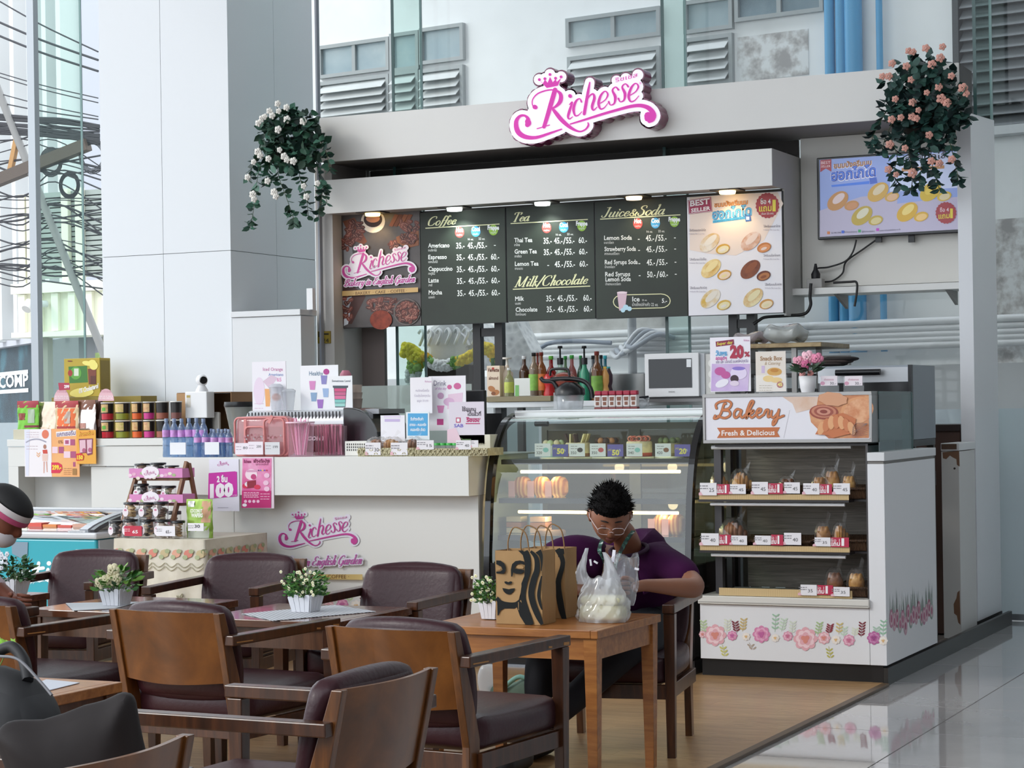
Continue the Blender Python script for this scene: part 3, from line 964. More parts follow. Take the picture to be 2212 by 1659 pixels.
# ================================================================ STREET BUILDING ON THE LEFT
sb = thing('street_building','white building with vertical fins and dark narrow windows across the street','building',(0,0,0),local=True)
LOCALS.append(sb)
D2 = 34.0
B0 = aty(0,500,D2)
A2 = math.radians(38)
sb.location = (B0.x,B0.y,0)
sb.rotation_euler = (0,0,-A2)
e2,n2 = Vector((math.cos(A2),-math.sin(A2),0)),Vector((math.sin(A2),math.cos(A2),0))
def sw(px,py,off=0.0):
 d = ray(px,py)
 o = Vector((B0.x,B0.y,0)) - n2 * off
 t = (o - O3).dot(n2) / d.dot(n2)
 p = O3 + d * t
 return ((p - o).dot(e2),p.z)
wl = mat('c2c2ca',0.7)
a0,_ = sw(-60,300); a1,_ = sw(178,300); zg = sw(40,745)[1]
MB(wl).box(a0 - 3,a1,0,3,zg,16).build('wall',sb)
for px in (-26,3,32,66,104,138,170):
 a,_ = sw(px,300)
 MB(mat('dadad8',0.6)).box(a - 0.16,a + 0.16,-0.35,-0.001,zg + 0.1,16).build('fin',sb)
for r_,(yt,yb) in enumerate(((-70,48),(100,195),(325,372),(545,680))):
 for px in (-14,14,46,82,118,150):
  p0 = sw(px - 3,yb); p1 = sw(px + 7,yt)
  w = MB(mat('3b3740',0.3) if r_ != 0 else mat('b9bdc2',0.4)).box(p0[0],p1[0],-0.02,-0.001,p0[1],p1[1]).build('window',sb)
  zm = p0[1] + (p1[1] - p0[1]) * 0.66
  MB(mat('c8c6c8',0.5)).box(p0[0],p1[0],-0.05,-0.021,zm,zm + 0.12).build('transom',w)
g0,g1 = sw(-60,800)[0],sw(84,800)[0]
MB(ramp_mat('dark_shopfront_glass','noise',0.8,[(0.3,'14222c'),(0.5,'27404c'),(0.62,'3d6a78'),(0.75,'1d3d34')],rough=0.75)).box(g0,g1,0.2,0.3,-0.3,zg).build('shop_window',sb)
sg = Print(0)
# white lettering on the shop window
vs,fs = textmesh('COMP',0.03)
s0_ = sw(-22,838); s1_ = sw(41,838); hh = sw(0,812)[1] - sw(0,838)[1]
xm_ = max(v[0] for v in vs)
lm = MB(mat('eef2f4',0.5))
lm.add([(s0_[0] + (s1_[0] - s0_[0]) * v[0] / xm_,0.19,s0_[1] + v[1] / 0.69 * hh) for v in vs],fs,False)
for yy in (806,845):
 z = sw(10,yy)[1]
 lm.box(sw(-22,800)[0],s1_[0],0.185,0.19,z - 0.04,z + 0.04)
lm.build('lettering',sb)
MB(mat('7d7f80',0.8)).box(g1,g1 + 3,0.0,0.3,-0.3,zg).build('street_wall',sb)
# sunlit cream canopy sign box
D3 = 24.0
cb = thing('cream_awning','sunlit cream ribbed sign box across the street left of the column','awning',(aty(130,660,D3).x,D3,3))
x0,x1 = aty(42,660,D3).x,aty(330,660,D3).x
z = lambda py: aty(130,py,D3).z
MB(mat('f2f0dc',0.7)).box(x0 - 0.06,x1,D3 - 0.12,D3 + 0.5,z(632),z(610)).build('top_rim',cb)
MB(mat('f2f0dc',0.7)).box(x0 - 0.06,x1,D3 - 0.12,D3 + 0.5,z(727),z(716)).build('bottom_rim',cb)
MB(mat('e9e7d2',0.7)).box(x0,x1,D3,D3 + 0.4,z(716),z(632)).build('panel',cb)
for k in range(12):
 x = x0 + 0.02 + k * 0.3
 if x < x1 - 0.1:
  MB(mat('f4f2e0',0.7)).box(x,x + 0.12,D3 - 0.06,D3 - 0.001,z(715),z(633)).build('rib',cb)
for k in (0,1,2):
 MB(mat('9c9a90',0.7)).box(x0 + 0.3 + k * 1.1,x0 + 0.42 + k * 1.1,D3 + 0.1,D3 + 0.22,-0.2,z(728)).build('post',cb)
cc = thing('street_camera','white dome security camera fixed to the cream ribbed sign box','camera',(aty(66,660,D3).x,D3 - 0.2,z(665)))
p = aty(66,660,D3 - 0.3)
MB(mat('d9d9d9',0.4)).cyl((p.x,D3 - 0.33,p.z + 0.02),(p.x + 0.1,D3 - 0.061,p.z + 0.03),0.05).build('arm',cc)
MB(mat('d4d0cc',0.4)).cyl((p.x,D3 - 0.4,p.z - 0.06),(p.x,D3 - 0.3,p.z + 0.04),0.07,0.08).build('housing',cc)
# fence-like slats above the awning
ls = thing('slatted_screen','pale slatted screen above the cream sign box across the street','screen',(aty(130,500,24.3).x,24.3,4))
xa0,xa1 = aty(48,500,24.3).x,aty(300,500,24.3).x
zz = lambda py: aty(130,py,24.3).z
for k,px in enumerate((52,70,145,175)):
 x = aty(px,500,24.3).x
 MB(mat('e6e2cf',0.7)).box(x - 0.06,x + 0.06,24.24,24.32,z(610) + 0.001,zz(415 - (6 if k > 1 else 0))).build('post',ls)
for k in range(17):
 zk = zz(600 - k * 10.8)
 MB(mat('9aa19c',0.6)).box(xa0,xa1,24.33,24.37,zk,zk + 0.09).build('slat',ls)
# tree crown patch, utility pole brace and cables
D4 = 20.0
def q4(px,py,d=D4):
 p = aty(px,py,d); return (p.x,d,p.z)
pole = thing('utility_pole','slanting grey brace pole among the street cables','pole',q4(130,1000)[:2] + (0,))
pa_,pb_ = Vector(q4(-10,180)),Vector(q4(142,560))
pb_ = pa_ + (pb_ - pa_) * ((pa_.z + 0.1) / (pa_.z - pb_.z))
MB(mat('8d8a88',0.6)).cyl(pa_,pb_,0.05,n=10).build('brace',pole)
MB(mat('5d5048',0.8)).bar(q4(-10,392),q4(190,312),0.12,0.14).build('crossarm',pole)
MB(mat('b98a55',0.8)).bar(q4(22,372),q4(37,298),0.06,0.06).build('strut',pole)
cmat = mat('2c2b33',0.6)
cab = thing('street_cables','tangle of black overhead cables strung across the street','cables',q4(0,260))
cm2 = MB(cmat)
for (y0,y1,w) in ((0,100,0.02),(48,118,0.03),(78,142,0.03),(160,200,0.015),(168,210,0.015),(205,240,0.015),(226,246,0.018)):
 cm2.tube(smooth([q4(-20,y0 - 8),q4(90,(y0 + y1) / 2 + 4),q4(212,y1 + 12)],6),w * 0.5,5)
for k in range(26):
 y0 = 244 + R.uniform(0,46); 
 cm2.tube(smooth([q4(-20,y0),q4(60,y0 + R.uniform(2,10)),q4(130,y0 + R.uniform(6,22)),q4(215,y0 + R.uniform(18,30))],5),0.013,4)
for k in range(34):
 y0 = R.uniform(300,610)
 cm2.tube(smooth([q4(-20,y0),q4(50,y0 + R.uniform(-20,24)),q4(120,y0 + R.uniform(-40,30)),q4(225,y0 + R.uniform(-30,45))],5),R.uniform(0.006,0.012),4)
for (cx_,cy_,rr) in ((200,338,26),(150,400,20),(110,350,22)):
 for k in range(5):
  pts = [q4(cx_ + rr * (0.8 + 0.08 * k) * math.cos(t),cy_ + rr * 1.3 * (0.8 + 0.08 * k) * math.sin(t)) for t in [i * PI / 9 for i in range(18)]]
  cm2.tube(pts,0.006,4,closed=True)
o = cm2.build('cable_bundle',cab)
tree = thing('street_tree','small patch of sunlit tree seen between the cables and the column','tree',q4(196,430,40)[:2] + (0,))
tb = MB(mat('93a866',0.8,noise=0.3,scale=3))
for k in range(60):
 p = q4(206 + R.uniform(-20,60),424 + R.uniform(-14,60),40)
 tb.ell((p[0],40 + R.uniform(-0.6,0.6),p[2]),(0.25,0.25,0.2),6,4)
for k in range(70):
 p = q4(150 + R.uniform(-30,60),800 + R.uniform(-40,90),40)
 tb.ell((p[0],40 + R.uniform(-0.6,0.6),p[2]),(0.35,0.3,0.3),6,4)
tb.build('foliage',tree)
MB(mat('6e5f50',0.9)).cyl(q4(196,850,40)[:2] + (-0.2,),q4(196,450,40),0.2,0.1).build('trunk',tree)
# ================================================================ COUNTERS
ZT = 1.21
FYc,PYc = 10.3,10.42
ct = thing('front_counter','long white service counter with an overhanging front board and pink shop logo','counter',(-6.2,FYc,0))
lam = mat('dfdfdb',0.34,noise=0.015,scale=1.3,name='counter_laminate')
CL,CR = -7.25,-5.145
MB(lam).box(CL,CR,FYc,11.4,ZT - 0.008,ZT).box(CL,CR,FYc,FYc + 0.018,0.985,ZT - 0.008).box(CR - 0.018,CR,FYc + 0.018,11.1,0.985,ZT - 0.008).box(CL,CR - 0.018,FYc + 0.018,PYc + 0.02,0.985,0.995).build('top_box',ct,bevel=0.002)
xj = aty(505,1120,PYc).x
MB(mat('d9d8d4',0.36)).box(xj + 0.004,CR - 0.002,PYc,PYc + 0.018,0.09,0.984).build('front_panel',ct)
MB(mat('d9d8d4',0.36)).box(CL,xj,PYc,PYc + 0.018,0.09,0.984).build('front_panel',ct)
MB(mat('c9c6c0',0.45)).box(CR - 0.018,CR - 0.003,PYc + 0.019,11.1,0.0,0.984).build('side_panel',ct)
MB(mat('1f1d1c',0.4)).box(CL,CR - 0.02,PYc + 0.01,PYc + 0.03,0,0.089).build('plinth',ct)
# left counter, further back
YL = 12.0
ZL = aty(190,948,YL).z
XA,XB = aty(15,948,YL).x,-7.3
lc = thing('side_counter','white back counter on the left carrying snack pouches and noodle cups','counter',((XA + XB) / 2,YL,0))
MB(lam).box(XA,XB,YL,YL + 0.55,ZL - 0.05,ZL).build('top_board',lc,bevel=0.002)
zdr = aty(190,1007,YL).z
xd = aty(190,1007,YL).x
MB(lam).box(XA,xd,YL + 0.012,YL + 0.03,zdr,ZL - 0.054).box(xd + 0.004,XB,YL + 0.012,YL + 0.03,zdr,ZL - 0.054).build('drawer_front',lc)
MB(lam).box(XA,XA + 0.09,YL + 0.012,YL + 0.55,0,zdr - 0.001).build('end_panel',lc)
MB(mat('c9cac8',0.4)).box(XA + 0.091,xd,YL + 0.2,YL + 0.22,0,zdr - 0.001).build('recess_back',lc)
MB(lam).box(xd + 0.005,XB,YL + 0.03,YL + 0.05,0,zdr - 0.006).build('front_panel',lc)
# partition box in front of the column
pt = thing('partition_box','pale boxed partition with a flat cap beside the column','partition',(-7.95,YC - 0.02,0))
x0,x1 = aty(500,700,YC - 0.03).x,-7.66
zt_ = aty(600,683,YC - 0.03).z
MB(mat('dfe1e3',0.35)).box(x0,x1,YC - 0.02,YC + 0.17,0,zt_).build('body',pt)
MB(mat('dfe1e3',0.35)).box(x0 - 0.005,x1 + 0.005,YC - 0.035,YC + 0.2,zt_ + 0.003,zt_ + 0.045).build('cap',pt,bevel=0.003)
MB(mat('e8e9ea',0.35)).box(x1 - 0.02,x1 + 0.03,YC + 0.1,YC + 0.14,zt_ + 0.046,zt_ + 0.2).build('switch_box',pt)
ms = tag(MB(mat('8b8f98',0.5)).box(-7.66,-7.645,YC + 0.24,YC + 0.28,0,8.6).build('metal_strip'),'thin grey vertical metal strip beside the partition box','metal strip')
ws = thing('warning_sticker','small yellow camera warning sticker on the grey jamb left of the boards','sticker',(-7.6,13.0,2.2))
pr = Print(12.97)
a = pr.pt(686,742); b = pr.pt(712,715)
MB(mat('8f7a22',0.5)).box(a[0],b[0],12.972,12.99,a[1],b[1]).build('plate',ws)
pr.m('1d1a10').rect(688,717,698,728).rect(700,720,710,723).text('24',697,740,710,9).build('lettering',ws)
# ================================================================ LOGO
def logo_strokes():
 A = []
 A.append(([(1140,268,9),(1141,258,8),(1134,250,5),(1123,251,6),(1115,263,9),(1118,283,11),(1133,295,10),(1158,297,7),(1190,287,5),(1213,279,3)]))
 A.append(([(1140,262,12),(1141,266,13),(1139,270,10)]))
 A.append(([(1199,194,10),(1190,225,10),(1182,252,9),(1175,274,8)]))
 A.append(([(1160,278,2.2),(1187,270,2.2)]))
 A.append(([(1155,231,10),(1157,232,9)]))
 A.append(([(1155,233,3),(1150,226,2.4),(1151,214,2.4),(1162,202,3),(1182,195,3.2),(1200,195,3.5),(1211,204,8),(1210,219,9),(1199,231,5),(1186,236,2.4)]))
 A.append(([(1190,230,3),(1200,243,8),(1214,260,9),(1233,276,7),(1251,284,4),(1264,280,3.5),(1271,271,4.5),(1270,265,2.5)]))
 A.append(([(1230,226,2),(1236,221,4),(1230,240,6),(1227,252,5),(1230,257,3),(1237,252,1.6)]))
 A.append(([(1231,207,8),(1232,208,8)]))
 A.append(([(1256,220,4),(1252,213,2.5),(1244,219,5),(1239,235,6),(1242,249,4),(1249,249,2.5),(1257,241,1.6)]))
 A.append(([(1274,178,3),(1270,200,6),(1262,246,7)]))
 A.append(([(1264,224,2),(1273,208,3),(1281,203,4),(1284,212,6),(1279,230,6),(1282,238,3.5),(1290,231,1.6)]))
 A.append(([(1297,223,2.2),(1308,215,2.5),(1313,204,4),(1307,197,2.5),(1298,206,5),(1293,223,6),(1297,235,4),(1305,233,2.5),(1313,223,1.6)]))
 A.append(([(1336,194,4.5),(1330,188,2.5),(1323,195,4),(1329,209,6.5),(1327,223,4),(1319,227,2.5),(1315,220,4.5)]))
 A.append(([(1357,187,4.5),(1351,181,2.5),(1344,188,4),(1350,202,6.5),(1348,216,4),(1340,220,2.5),(1336,213,4.5)]))
 A.append(([(1361,206,2.2),(1373,198,2.5),(1379,187,4),(1373,180,2.5),(1364,189,5),(1358,207,6),(1362,219,4),(1371,217,2.5),(1380,207,1.6)]))
 A.append(([(1232,268,3),(1262,259,4.5),(1300,247,5.5),(1335,237,6),(1362,230,7),(1384,228,8),(1402,234,10),(1412,247,11),(1410,258,9),(1402,263,6)]))
 A.append(([(1400,250,17),(1402,253,20),(1399,256,14)]))
 return A
CROWN = [(1165,173),(1173,180),(1177,172),(1183,179),(1188,166),(1194,178),(1200,171),(1203,177),(1212,168),(1207,181),(1205,185),(1181,190),(1177,186)]
BODY = [(1130,262),(1150,215),(1168,200),(1175,185),(1168,170),(1190,158),(1212,166),(1208,186),(1225,205),(1260,205),(1275,180),(1290,205),(1325,190),(1330,172),(1380,160),(1386,180),(1382,215),(1400,236),(1362,234),(1300,250),(1270,270),(1250,282),(1190,288),(1150,296)]
CIRC = [(1165,172),(1177,170),(1188,161),(1200,169),(1212,166)]
def logo(pr,ox,oy,k,sh,pink,plate=9.0,platem='f1edf2',hollow=True):
 T = lambda x,y: (ox + k * (x - 1103),oy + k * (y - 142) + sh * k * (x - 1103))
 A = logo_strokes()
 def run(extra):
  for st in A:
   q = smooth(st,4)
   pts = [T(p[0],p[1]) for p in q]
   ws = [(p[2] + 2 * extra) * k for p in q]
   pr.line(pts,ws)
   stp = 1 if not extra else 2
   for i in range(0,len(pts),stp):
    pr.disc(pts[i][0],pts[i][1],ws[i] / 2,n=10 if extra else 8)
 if plate:
  pr.m(platem,0.4)
  run(plate)
  for c in CIRC:
   pr.disc(*T(*c),(plate + 3) * k,n=12)
  pr.poly(*[T(*p) for p in BODY])
  pr.disc(*T(1352,170),12 * k).disc(*T(1378,162),12 * k).disc(*T(1332,174),11 * k)
  pr.up(2)
 pr.m(pink,0.4)
 run(0)
 pr.poly(*[T(*p) for p in CROWN])
 for c in CIRC:
  pr.disc(*T(*c),3.2 * k,n=10)
 p0,p1 = T(1328,178),T(1377,166)
 pr.text('ริชเชส',p0[0],p0[1],p1[0],9 * k,y1=p1[1])
 p0 = T(1381,182)
 pr.text('®',p0[0],p0[1],p0[0] + 5 * k,5 * k)
 return pr
# ---- the lit shop sign
YS = 12.76
sg = thing('shop_sign','lit white and magenta cut-out shop sign with a crown on the fascia','sign',(aty(1270,225,YS).x,YS + 0.1,3.6))
maroon = mat('7a1d4e',0.25,coat=0.5)
bd = MB(maroon)
T_ = lambda x,y: (lambda p: (p.x,p.z))(aty(x,y,YS))
ppm = 4420 / 13.4
for st in logo_strokes():
 q = smooth(st,3)
 for i in range(len(q)):
  c = T_(q[i][0],q[i][1])
  r_ = (q[i][2] / 2 + 13) / ppm
  if i % 2 == 0 or i == len(q) - 1:
   bd.lathe([(r_,0.0),(r_,0.125)],(c[0],YS,c[1]),18,'y')
for c_,r_ in [(c,16) for c in CIRC] + [((1352,170),16),((1378,162),16),((1332,174),15)]:
 c = T_(*c_)
 bd.lathe([(r_ / ppm,0.0),(r_ / ppm,0.125)],(c[0],YS,c[1]),18,'y')
bd.prism([T_(*p) for p in BODY],YS + 0.001,YS + 0.125,'y')
bd.build('side_band',sg)
pr = Print(YS - 0.001)
fw = mat('f6f2fa',0.4,emit=0.3)
def lit_logo():
 A = logo_strokes()
 pr.m(fw)
 for st in A:
  q = smooth(st,4)
  pr.line([(p[0],p[1]) for p in q],[p[2] + 18 for p in q])
  for p in q[::2]:
   pr.disc(p[0],p[1],p[2] / 2 + 9,n=14)
 for c in CIRC:
  pr.disc(c[0],c[1],12,n=14)
 pr.poly(*BODY)
 pr.disc(1352,170,12).disc(1378,162,12).disc(1332,174,11)
lit_logo()
pr.build('face',sg)
p2 = Print(YS - 0.006)
p2.st = 0.0008
logo(p2,1103,142,1.0,0.0,mat('cf22a4',0.4,emit=0.3),plate=0)
p2.build('lettering',sg)
# ================================================================ MENU BOARDS
YM = 13.12
def board(name,label,px0,px1,yt0,yt1,yb0,yb1,m,cat='menu board'):
 t = thing(name,label,cat,(aty((px0 + px1) / 2,560,YM).x,YM + 0.02,aty(px0,yb0,YM).z),group='menu boards')
 pr = Print(YM)
 P = [pr.pt(px0,yb0),pr.pt(px1,yb1),pr.pt(px1,yt1),pr.pt(px0,yt0)]
 z0 = (P[0][1] + P[1][1]) / 2
 z1 = (P[2][1] + P[3][1]) / 2
 MB(mat('232322',0.4)).box(P[0][0],P[1][0],YM + 0.004,YM + 0.03,z0,z1).build('board',t)
 MB(m).box(P[0][0] + 0.004,P[1][0] - 0.004,YM,YM + 0.0035,z0 + 0.004,z1 - 0.004).build('printed_face',t)
 return t,pr
green = ramp_mat('chalkboard_print','noise',1.2,[(0.3,'20251f'),(0.7,'2c372c')],rough=0.55)
t,pr = board('coffee_bean_poster','coffee bean poster with the pink shop logo at the left end of the boards',737,911,463,450,710,703,
    ramp_mat('poster_dusk','noise',1.6,[(0.3,'3a3230'),(0.6,'57504f'),(0.75,'6b6462')],rough=0.4),'poster')
bean = ['5b2a20','6e3326','4b231c','7d4034']
def beans(cx_,cy_,rx,ry,n,k0=0):
 for i in range(n):
  a,q = R.uniform(0,2 * PI),math.sqrt(R.random())
  x,y = cx_ + rx * q * math.cos(a),cy_ + ry * q * math.sin(a)
  if not (741 < x < 903 and 478 < y < 700): continue
  an = R.uniform(0,PI)
  pr.k = k0 + R.randrange(5)
  pr.m(bean[R.randrange(4)],0.45).disc(x,y,6.2,4.2,10,an)
  pr.k += 1
  pr.m('c98f7c',0.45).line([(x - 3.6 * math.cos(an),y - 3.6 * math.sin(an)),(x,y - 0.6),(x + 3.6 * math.cos(an),y + 3.6 * math.sin(an))],0.7)
pr.m('8a8a8e').poly((741,480),(752,478),(770,600),(745,620)); pr.m('47221a').poly((741,600),(790,640),(760,700),(741,700))
pr.m('9fa3a8').poly((741,646),(760,640),(757,655),(745,690)).m('c9ccd2').poly((743,690),(757,672),(752,700),(743,704))
pr.m('7c4329').poly((741,478),(766,470),(778,492),(793,522),(786,528),(764,520),(744,486))
pr.up(8); beans(768,497,20,22,46); pr.k = 8
beans(750,520,14,20,30)
pr.k = 1
pr.m('e6ded6').disc(806,478,26,25,24); pr.up().m('2f1712').disc(806,474,20,17,22); pr.up().m('c7896a').disc(806,472,15,9,18); pr.k = 2
pr.m('232322').poly((777,440),(834,440),(834,461),(777,464))
pr.k = 3
for i in range(4):
 x = 840 + i * 10
 pr.m(('8b4a2b','74391f','9b5a38')[i % 3]).poly((x,488),(x + 8,490),(x + 22,464),(x + 13,463))
pr.k = 1; beans(888,478,22,22,46)
pr.k = 2; pr.m('8a5233').poly((856,512),(880,502),(905,498),(905,530),(880,536),(858,524)); pr.k = 4; beans(884,515,18,9,26,4)
beans(851,530,10,8,14)
pr.k = 1; beans(830,660,42,16,60); beans(750,665,12,30,20)
pr.k = 9; pr.m(ramp_mat('cocoa_powder_print','noise',30,[(0.3,'6d2716'),(0.7,'9c4028')],rough=0.6)).disc(824,691,24,21,20)
pr.m('35221d').disc(880,674,28,28,26).m('6a5f5a').disc(880,674,29,29,26); pr.up(2).m('2c1a16').disc(880,674,26,26,26)
pr.up(2); k_ = pr.k
beans(880,674,22,22,80,k_)
pr.k = 18
logo(pr,738,520,0.512,0.035,'c8459a',plate=6.5,platem='ece4ee')
pr.k = 22
pr.m('efe6f0',0.4)
penword(pr,'Bakery in English Garden',746,619,898,15,y1=609,thick=5.2,thin=4.6,slant=0.3,mono=True)
pr.up(2).m('c04a98',0.4)
penword(pr,'Bakery in English Garden',746,619,898,15,y1=609,thick=2.4,thin=0.9,slant=0.3)
pr.up().m('c9a468',0.4).poly((742,640),(906,631),(906,621),(742,629)); pr.up().m('5f3a1c').text('· BAKERY  · CAKE  · COFFEE ·',766,637.5,882,6.6,y1=631)
pr.build('lettering',t)
lemon,wht = 'e9e7b6','eef0ec'
def head(t,x0,y0,x1,h,y1,lx0,ly0,lx1,ly1):
 pr.m(lemon,0.4)
 penword(pr,t,x0,y0,x1,h,y1=y1,thick=3.7,thin=1.1,slant=0.26)
 pr.line([(lx0,ly0),(lx1,ly1)],2.0)
def badges(h,c,f):
 for (x,y),colr,tt in ((h,'cf4a44','Hot'),(c,'3e9fd6','Cool'),(f,'8fbb2f','Frappe')):
  pr.k = 1
  pr.m(colr,0.4).disc(x,y,10,11.5)
  pr.up().m('f4f6f6',0.4)
  w = (7.5,9,12.5)[('Hot','Cool','Frappe').index(tt)]
  pr.text(tt,x - w,y - 1,x + w,9,bold=0.05)
  pr.text('เมนูร้อน' if tt == 'Hot' else ('เมนูเย็น' if tt == 'Cool' else 'เมนูปั่น'),x - 6,y + 7,x + 6,3.2)
def prices(x,y,hot,m16,m22,fr,hx,ax,bx,fx,sl=-0.03):
 pr.k = 0
 pr.m(wht,0.4)
 H_ = 12.5
 if hot: pr.text(hot,hx - 9,y,hx + 9,H_,y1=y - 0.4,bold=0.015)
 else: pr.text('-',hx - 2,y,hx + 2,H_)
 pr.text(m16,ax - 10,y - 0.5,ax + 8,H_,bold=0.015)
 pr.line([((ax + bx) / 2 - 1.5,y + 1),((ax + bx) / 2 + 2.5,y - 14)],1.8)
 pr.text(m22,bx - 8,y - 1,bx + 10,H_,bold=0.015)
 if fr: pr.text(fr,fx - 9,y - 1.5,fx + 9,H_,bold=0.015)
 else: pr.text('-',fx - 2,y - 3,fx + 2,H_)
def item(en,th,x,y,w,thw):
 pr.k = 0
 pr.m(wht,0.4).text(en,x,y,x + w,9.3,y1=y - 0.8,bold=0.018)
 pr.text(th,x,y + 8,x + thw,5)
t,pr = board('coffee_menu_board','dark green menu board headed Coffee',910,1095,460,448,703,697,green)
head('Coffee',922,488,984,19,484,919,493,1079,484)
badges((993,502),(1028,500),(1066,497))
pr.k = 0; pr.m(wht).text('16 oz.',1011,519,1023,4.5).text('22 oz.',1034,518,1048,4.5)
for i,(en,th,w,tw,fr) in enumerate((('Americano','อเมริกาโน่',46,18,None),('Espresso','เอสเปรสโซ่',40,20,'60.-'),('Cappuccino','คาปูชิโน่',52,14,'60.-'),('Latte','ลาเต้',22,8,'60.-'),('Mocha','มอคค่า',29,13,'60.-'))):
 y = (535,560,585.5,610.5,636.5)[i]
 item(en,th,925 + 0.3 * i,y,w,tw)
 prices(0,y + 2 + 0.3 * i,'35.-','45.-','55.-',fr,994.5 + 0.6 * i,1020 + 0.6 * i,1042 + 0.6 * i,1069 + 0.5 * i)
pr.build('lettering',t)
t,pr = board('tea_menu_board','dark green menu board headed Tea with Milk/Chocolate below',1096.5,1287,448,436,695.5,688,green)
head('Tea',1106,479,1142,19,477,1103,483,1270,474)
badges((1181,492),(1218,491),(1257,488))
pr.k = 0; pr.m(wht).text('16 oz.',1201,509,1213,4.5).text('22 oz.',1225,508,1239,4.5)
for i,(en,th,w,tw,hot) in enumerate((('Thai Tea','ชาไทย',39,12,'35.-'),('Green Tea','ชาเขียว',48,15,'35.-'),('Lemon Tea','ชามะนาว',51,17,None))):
 y = (523.5,548,574.5)[i]
 item(en,th,1111 + 0.7 * i,y,w,tw)
 prices(0,y + 3,hot,'45.-','55.-','60.-',1183 + 0.6 * i,1207 + 0.6 * i,1231 + 0.6 * i,1259 + i)
head('Milk/Chocolate',1111,620,1268,21,613,1108,625,1275,618)
for i,(en,th,w,tw) in enumerate((('Milk','นมสด',19,12),('Chocolate','ช็อกโกแลต',47,22))):
 y = (650,673.5)[i]
 item(en,th,1113 + 1 * i,y,w,tw)
 prices(0,y + 1,'35.-','45.-','55.-','60.-',1189 + i,1214 + i,1237 + i,1269 + i)
pr.build('lettering',t)
t,pr = board('juice_menu_board','dark green menu board headed Juice&Soda',1288,1487,436.5,425,688,684,green)
head('Juice&Soda',1298,470,1434,21,463,1296.5,473.5,1470,464)
badges((1378,483),(1416,482),(1457,479))
pr.k = 0; pr.m(wht).text('16 oz.',1397,502.5,1410,4.5).text('22 oz.',1422,501.5,1436,4.5)
for i,(en,th,w,tw,a_,b_) in enumerate((('Lemon Soda','มะนาวโซดา',60,21,'45.-','55.-'),('Strawberry Soda','สตรอเบอรี่โซดา',68,32,'45.-','55.-'),('Red Syrups Soda','น้ำแดงโซดา',71,22,'45.-','55.-'),('Red Syrups','',54,22,'50.-','60.-'))):
 y = (518.5,542.5,571,597)[i]
 pr.k = 0
 pr.m(wht).text(en,1305 + 0.8 * i,y,1305 + w + 0.8 * i,9.3,y1=y - 0.8,bold=0.018)
 if th: pr.text(th,1305 + 0.8 * i,y + 8,1305 + tw + 0.8 * i,5)
 if i == 3:
  pr.text('Lemon Soda',1308,608,1363,9.3,y1=607,bold=0.018).text('น้ำแดงมะนาวโซดา',1308,616,1341,5)
 prices(0,y + 2.5,None,a_,b_,None,1380 + 0.6 * i,1405 + i,1430 + i,1458 + 0.6 * i)
pr.k = 0
pr.m(lemon)
cap = [(1345 + 20 * math.cos(a),652 + 15 * math.sin(a)) for a in [PI / 2 + PI * i / 8 for i in range(9)]] + [(1428 + 20 * math.cos(a),650 + 15 * math.sin(a)) for a in [-PI / 2 + PI * i / 8 for i in range(9)]]
pr.line(cap + [cap[0]],1.8)
pr.k = 1
pr.m(wht).text('Ice',1366,651,1382,10,bold=0.02).text('22 oz.',1387,650,1398,3.6).text('น้ำแข็งเปล่าแก้ว 22 oz.',1366,661,1422,6.5).text('5.-',1430,654,1441,9,bold=0.02)
pr.m('d8b9c6').poly((1333,631),(1355,630),(1350,670),(1338,671)); pr.up().m('b9dcec').disc(1352,664,6).disc(1360,667,5).disc(1346,670,5); pr.m('efd9e2').disc(1344,632,11,2.5)
pr.build('lettering',t)
# ---- bun poster
t,pr = board('bun_poster','pale poster of six cream buns marked BEST SELLER',1486.5,1693,424.5,412,682.5,677,ramp_mat('poster_cream','noise',0.7,[(0.3,'f0e9e6'),(0.7,'e9e9f4')],rough=0.4),'poster')
YMt = YM
def bunposter(pr,T,kk,dim=1.0):
 """T maps poster coords (px of the big poster) to px; kk scale"""
 def D(x,y,rx,ry,a=0.0,n=20,fn=None):
  c = T(x,y); pr.disc(c[0],c[1],rx * kk,ry * kk,n,a,fn)
 def TX(s,x0,y0,x1,h,**k):
  a,b = T(x0,y0),T(x1,y0)
  pr.text(s,a[0],a[1],b[0],h * kk,y1=b[1],**k)
 return D,TX
def bun(pr,cx_,cy_,k,body,top,cut,ang=-0.75):
 m1 = ramp_mat('bun_print_' + body + top,'noise',9,[(0.35,body),(0.6,top)],rough=0.5) if k > 0 else None
 kk = abs(k)
 pr.m(m1).disc(cx_,cy_,22 * kk,13.5 * kk,22,ang)
 pr.up().m(top,0.5).disc(cx_ + 2 * kk,cy_ - 4 * kk,15 * kk,6 * kk,18,ang)
 pr.up().m(body,0.5).disc(cx_ + 25 * kk,cy_ + 12 * kk,13.5 * kk,9 * kk,18,-0.35)
 pr.up().m(cut,0.5).disc(cx_ + 26 * kk,cy_ + 13 * kk,11 * kk,6.5 * kk,16,-0.35)
 pr.up().m(top,0.5).disc(cx_ + 25 * kk,cy_ + 14 * kk,6 * kk,2.6 * kk,12,-0.35)
 pr.k -= 4
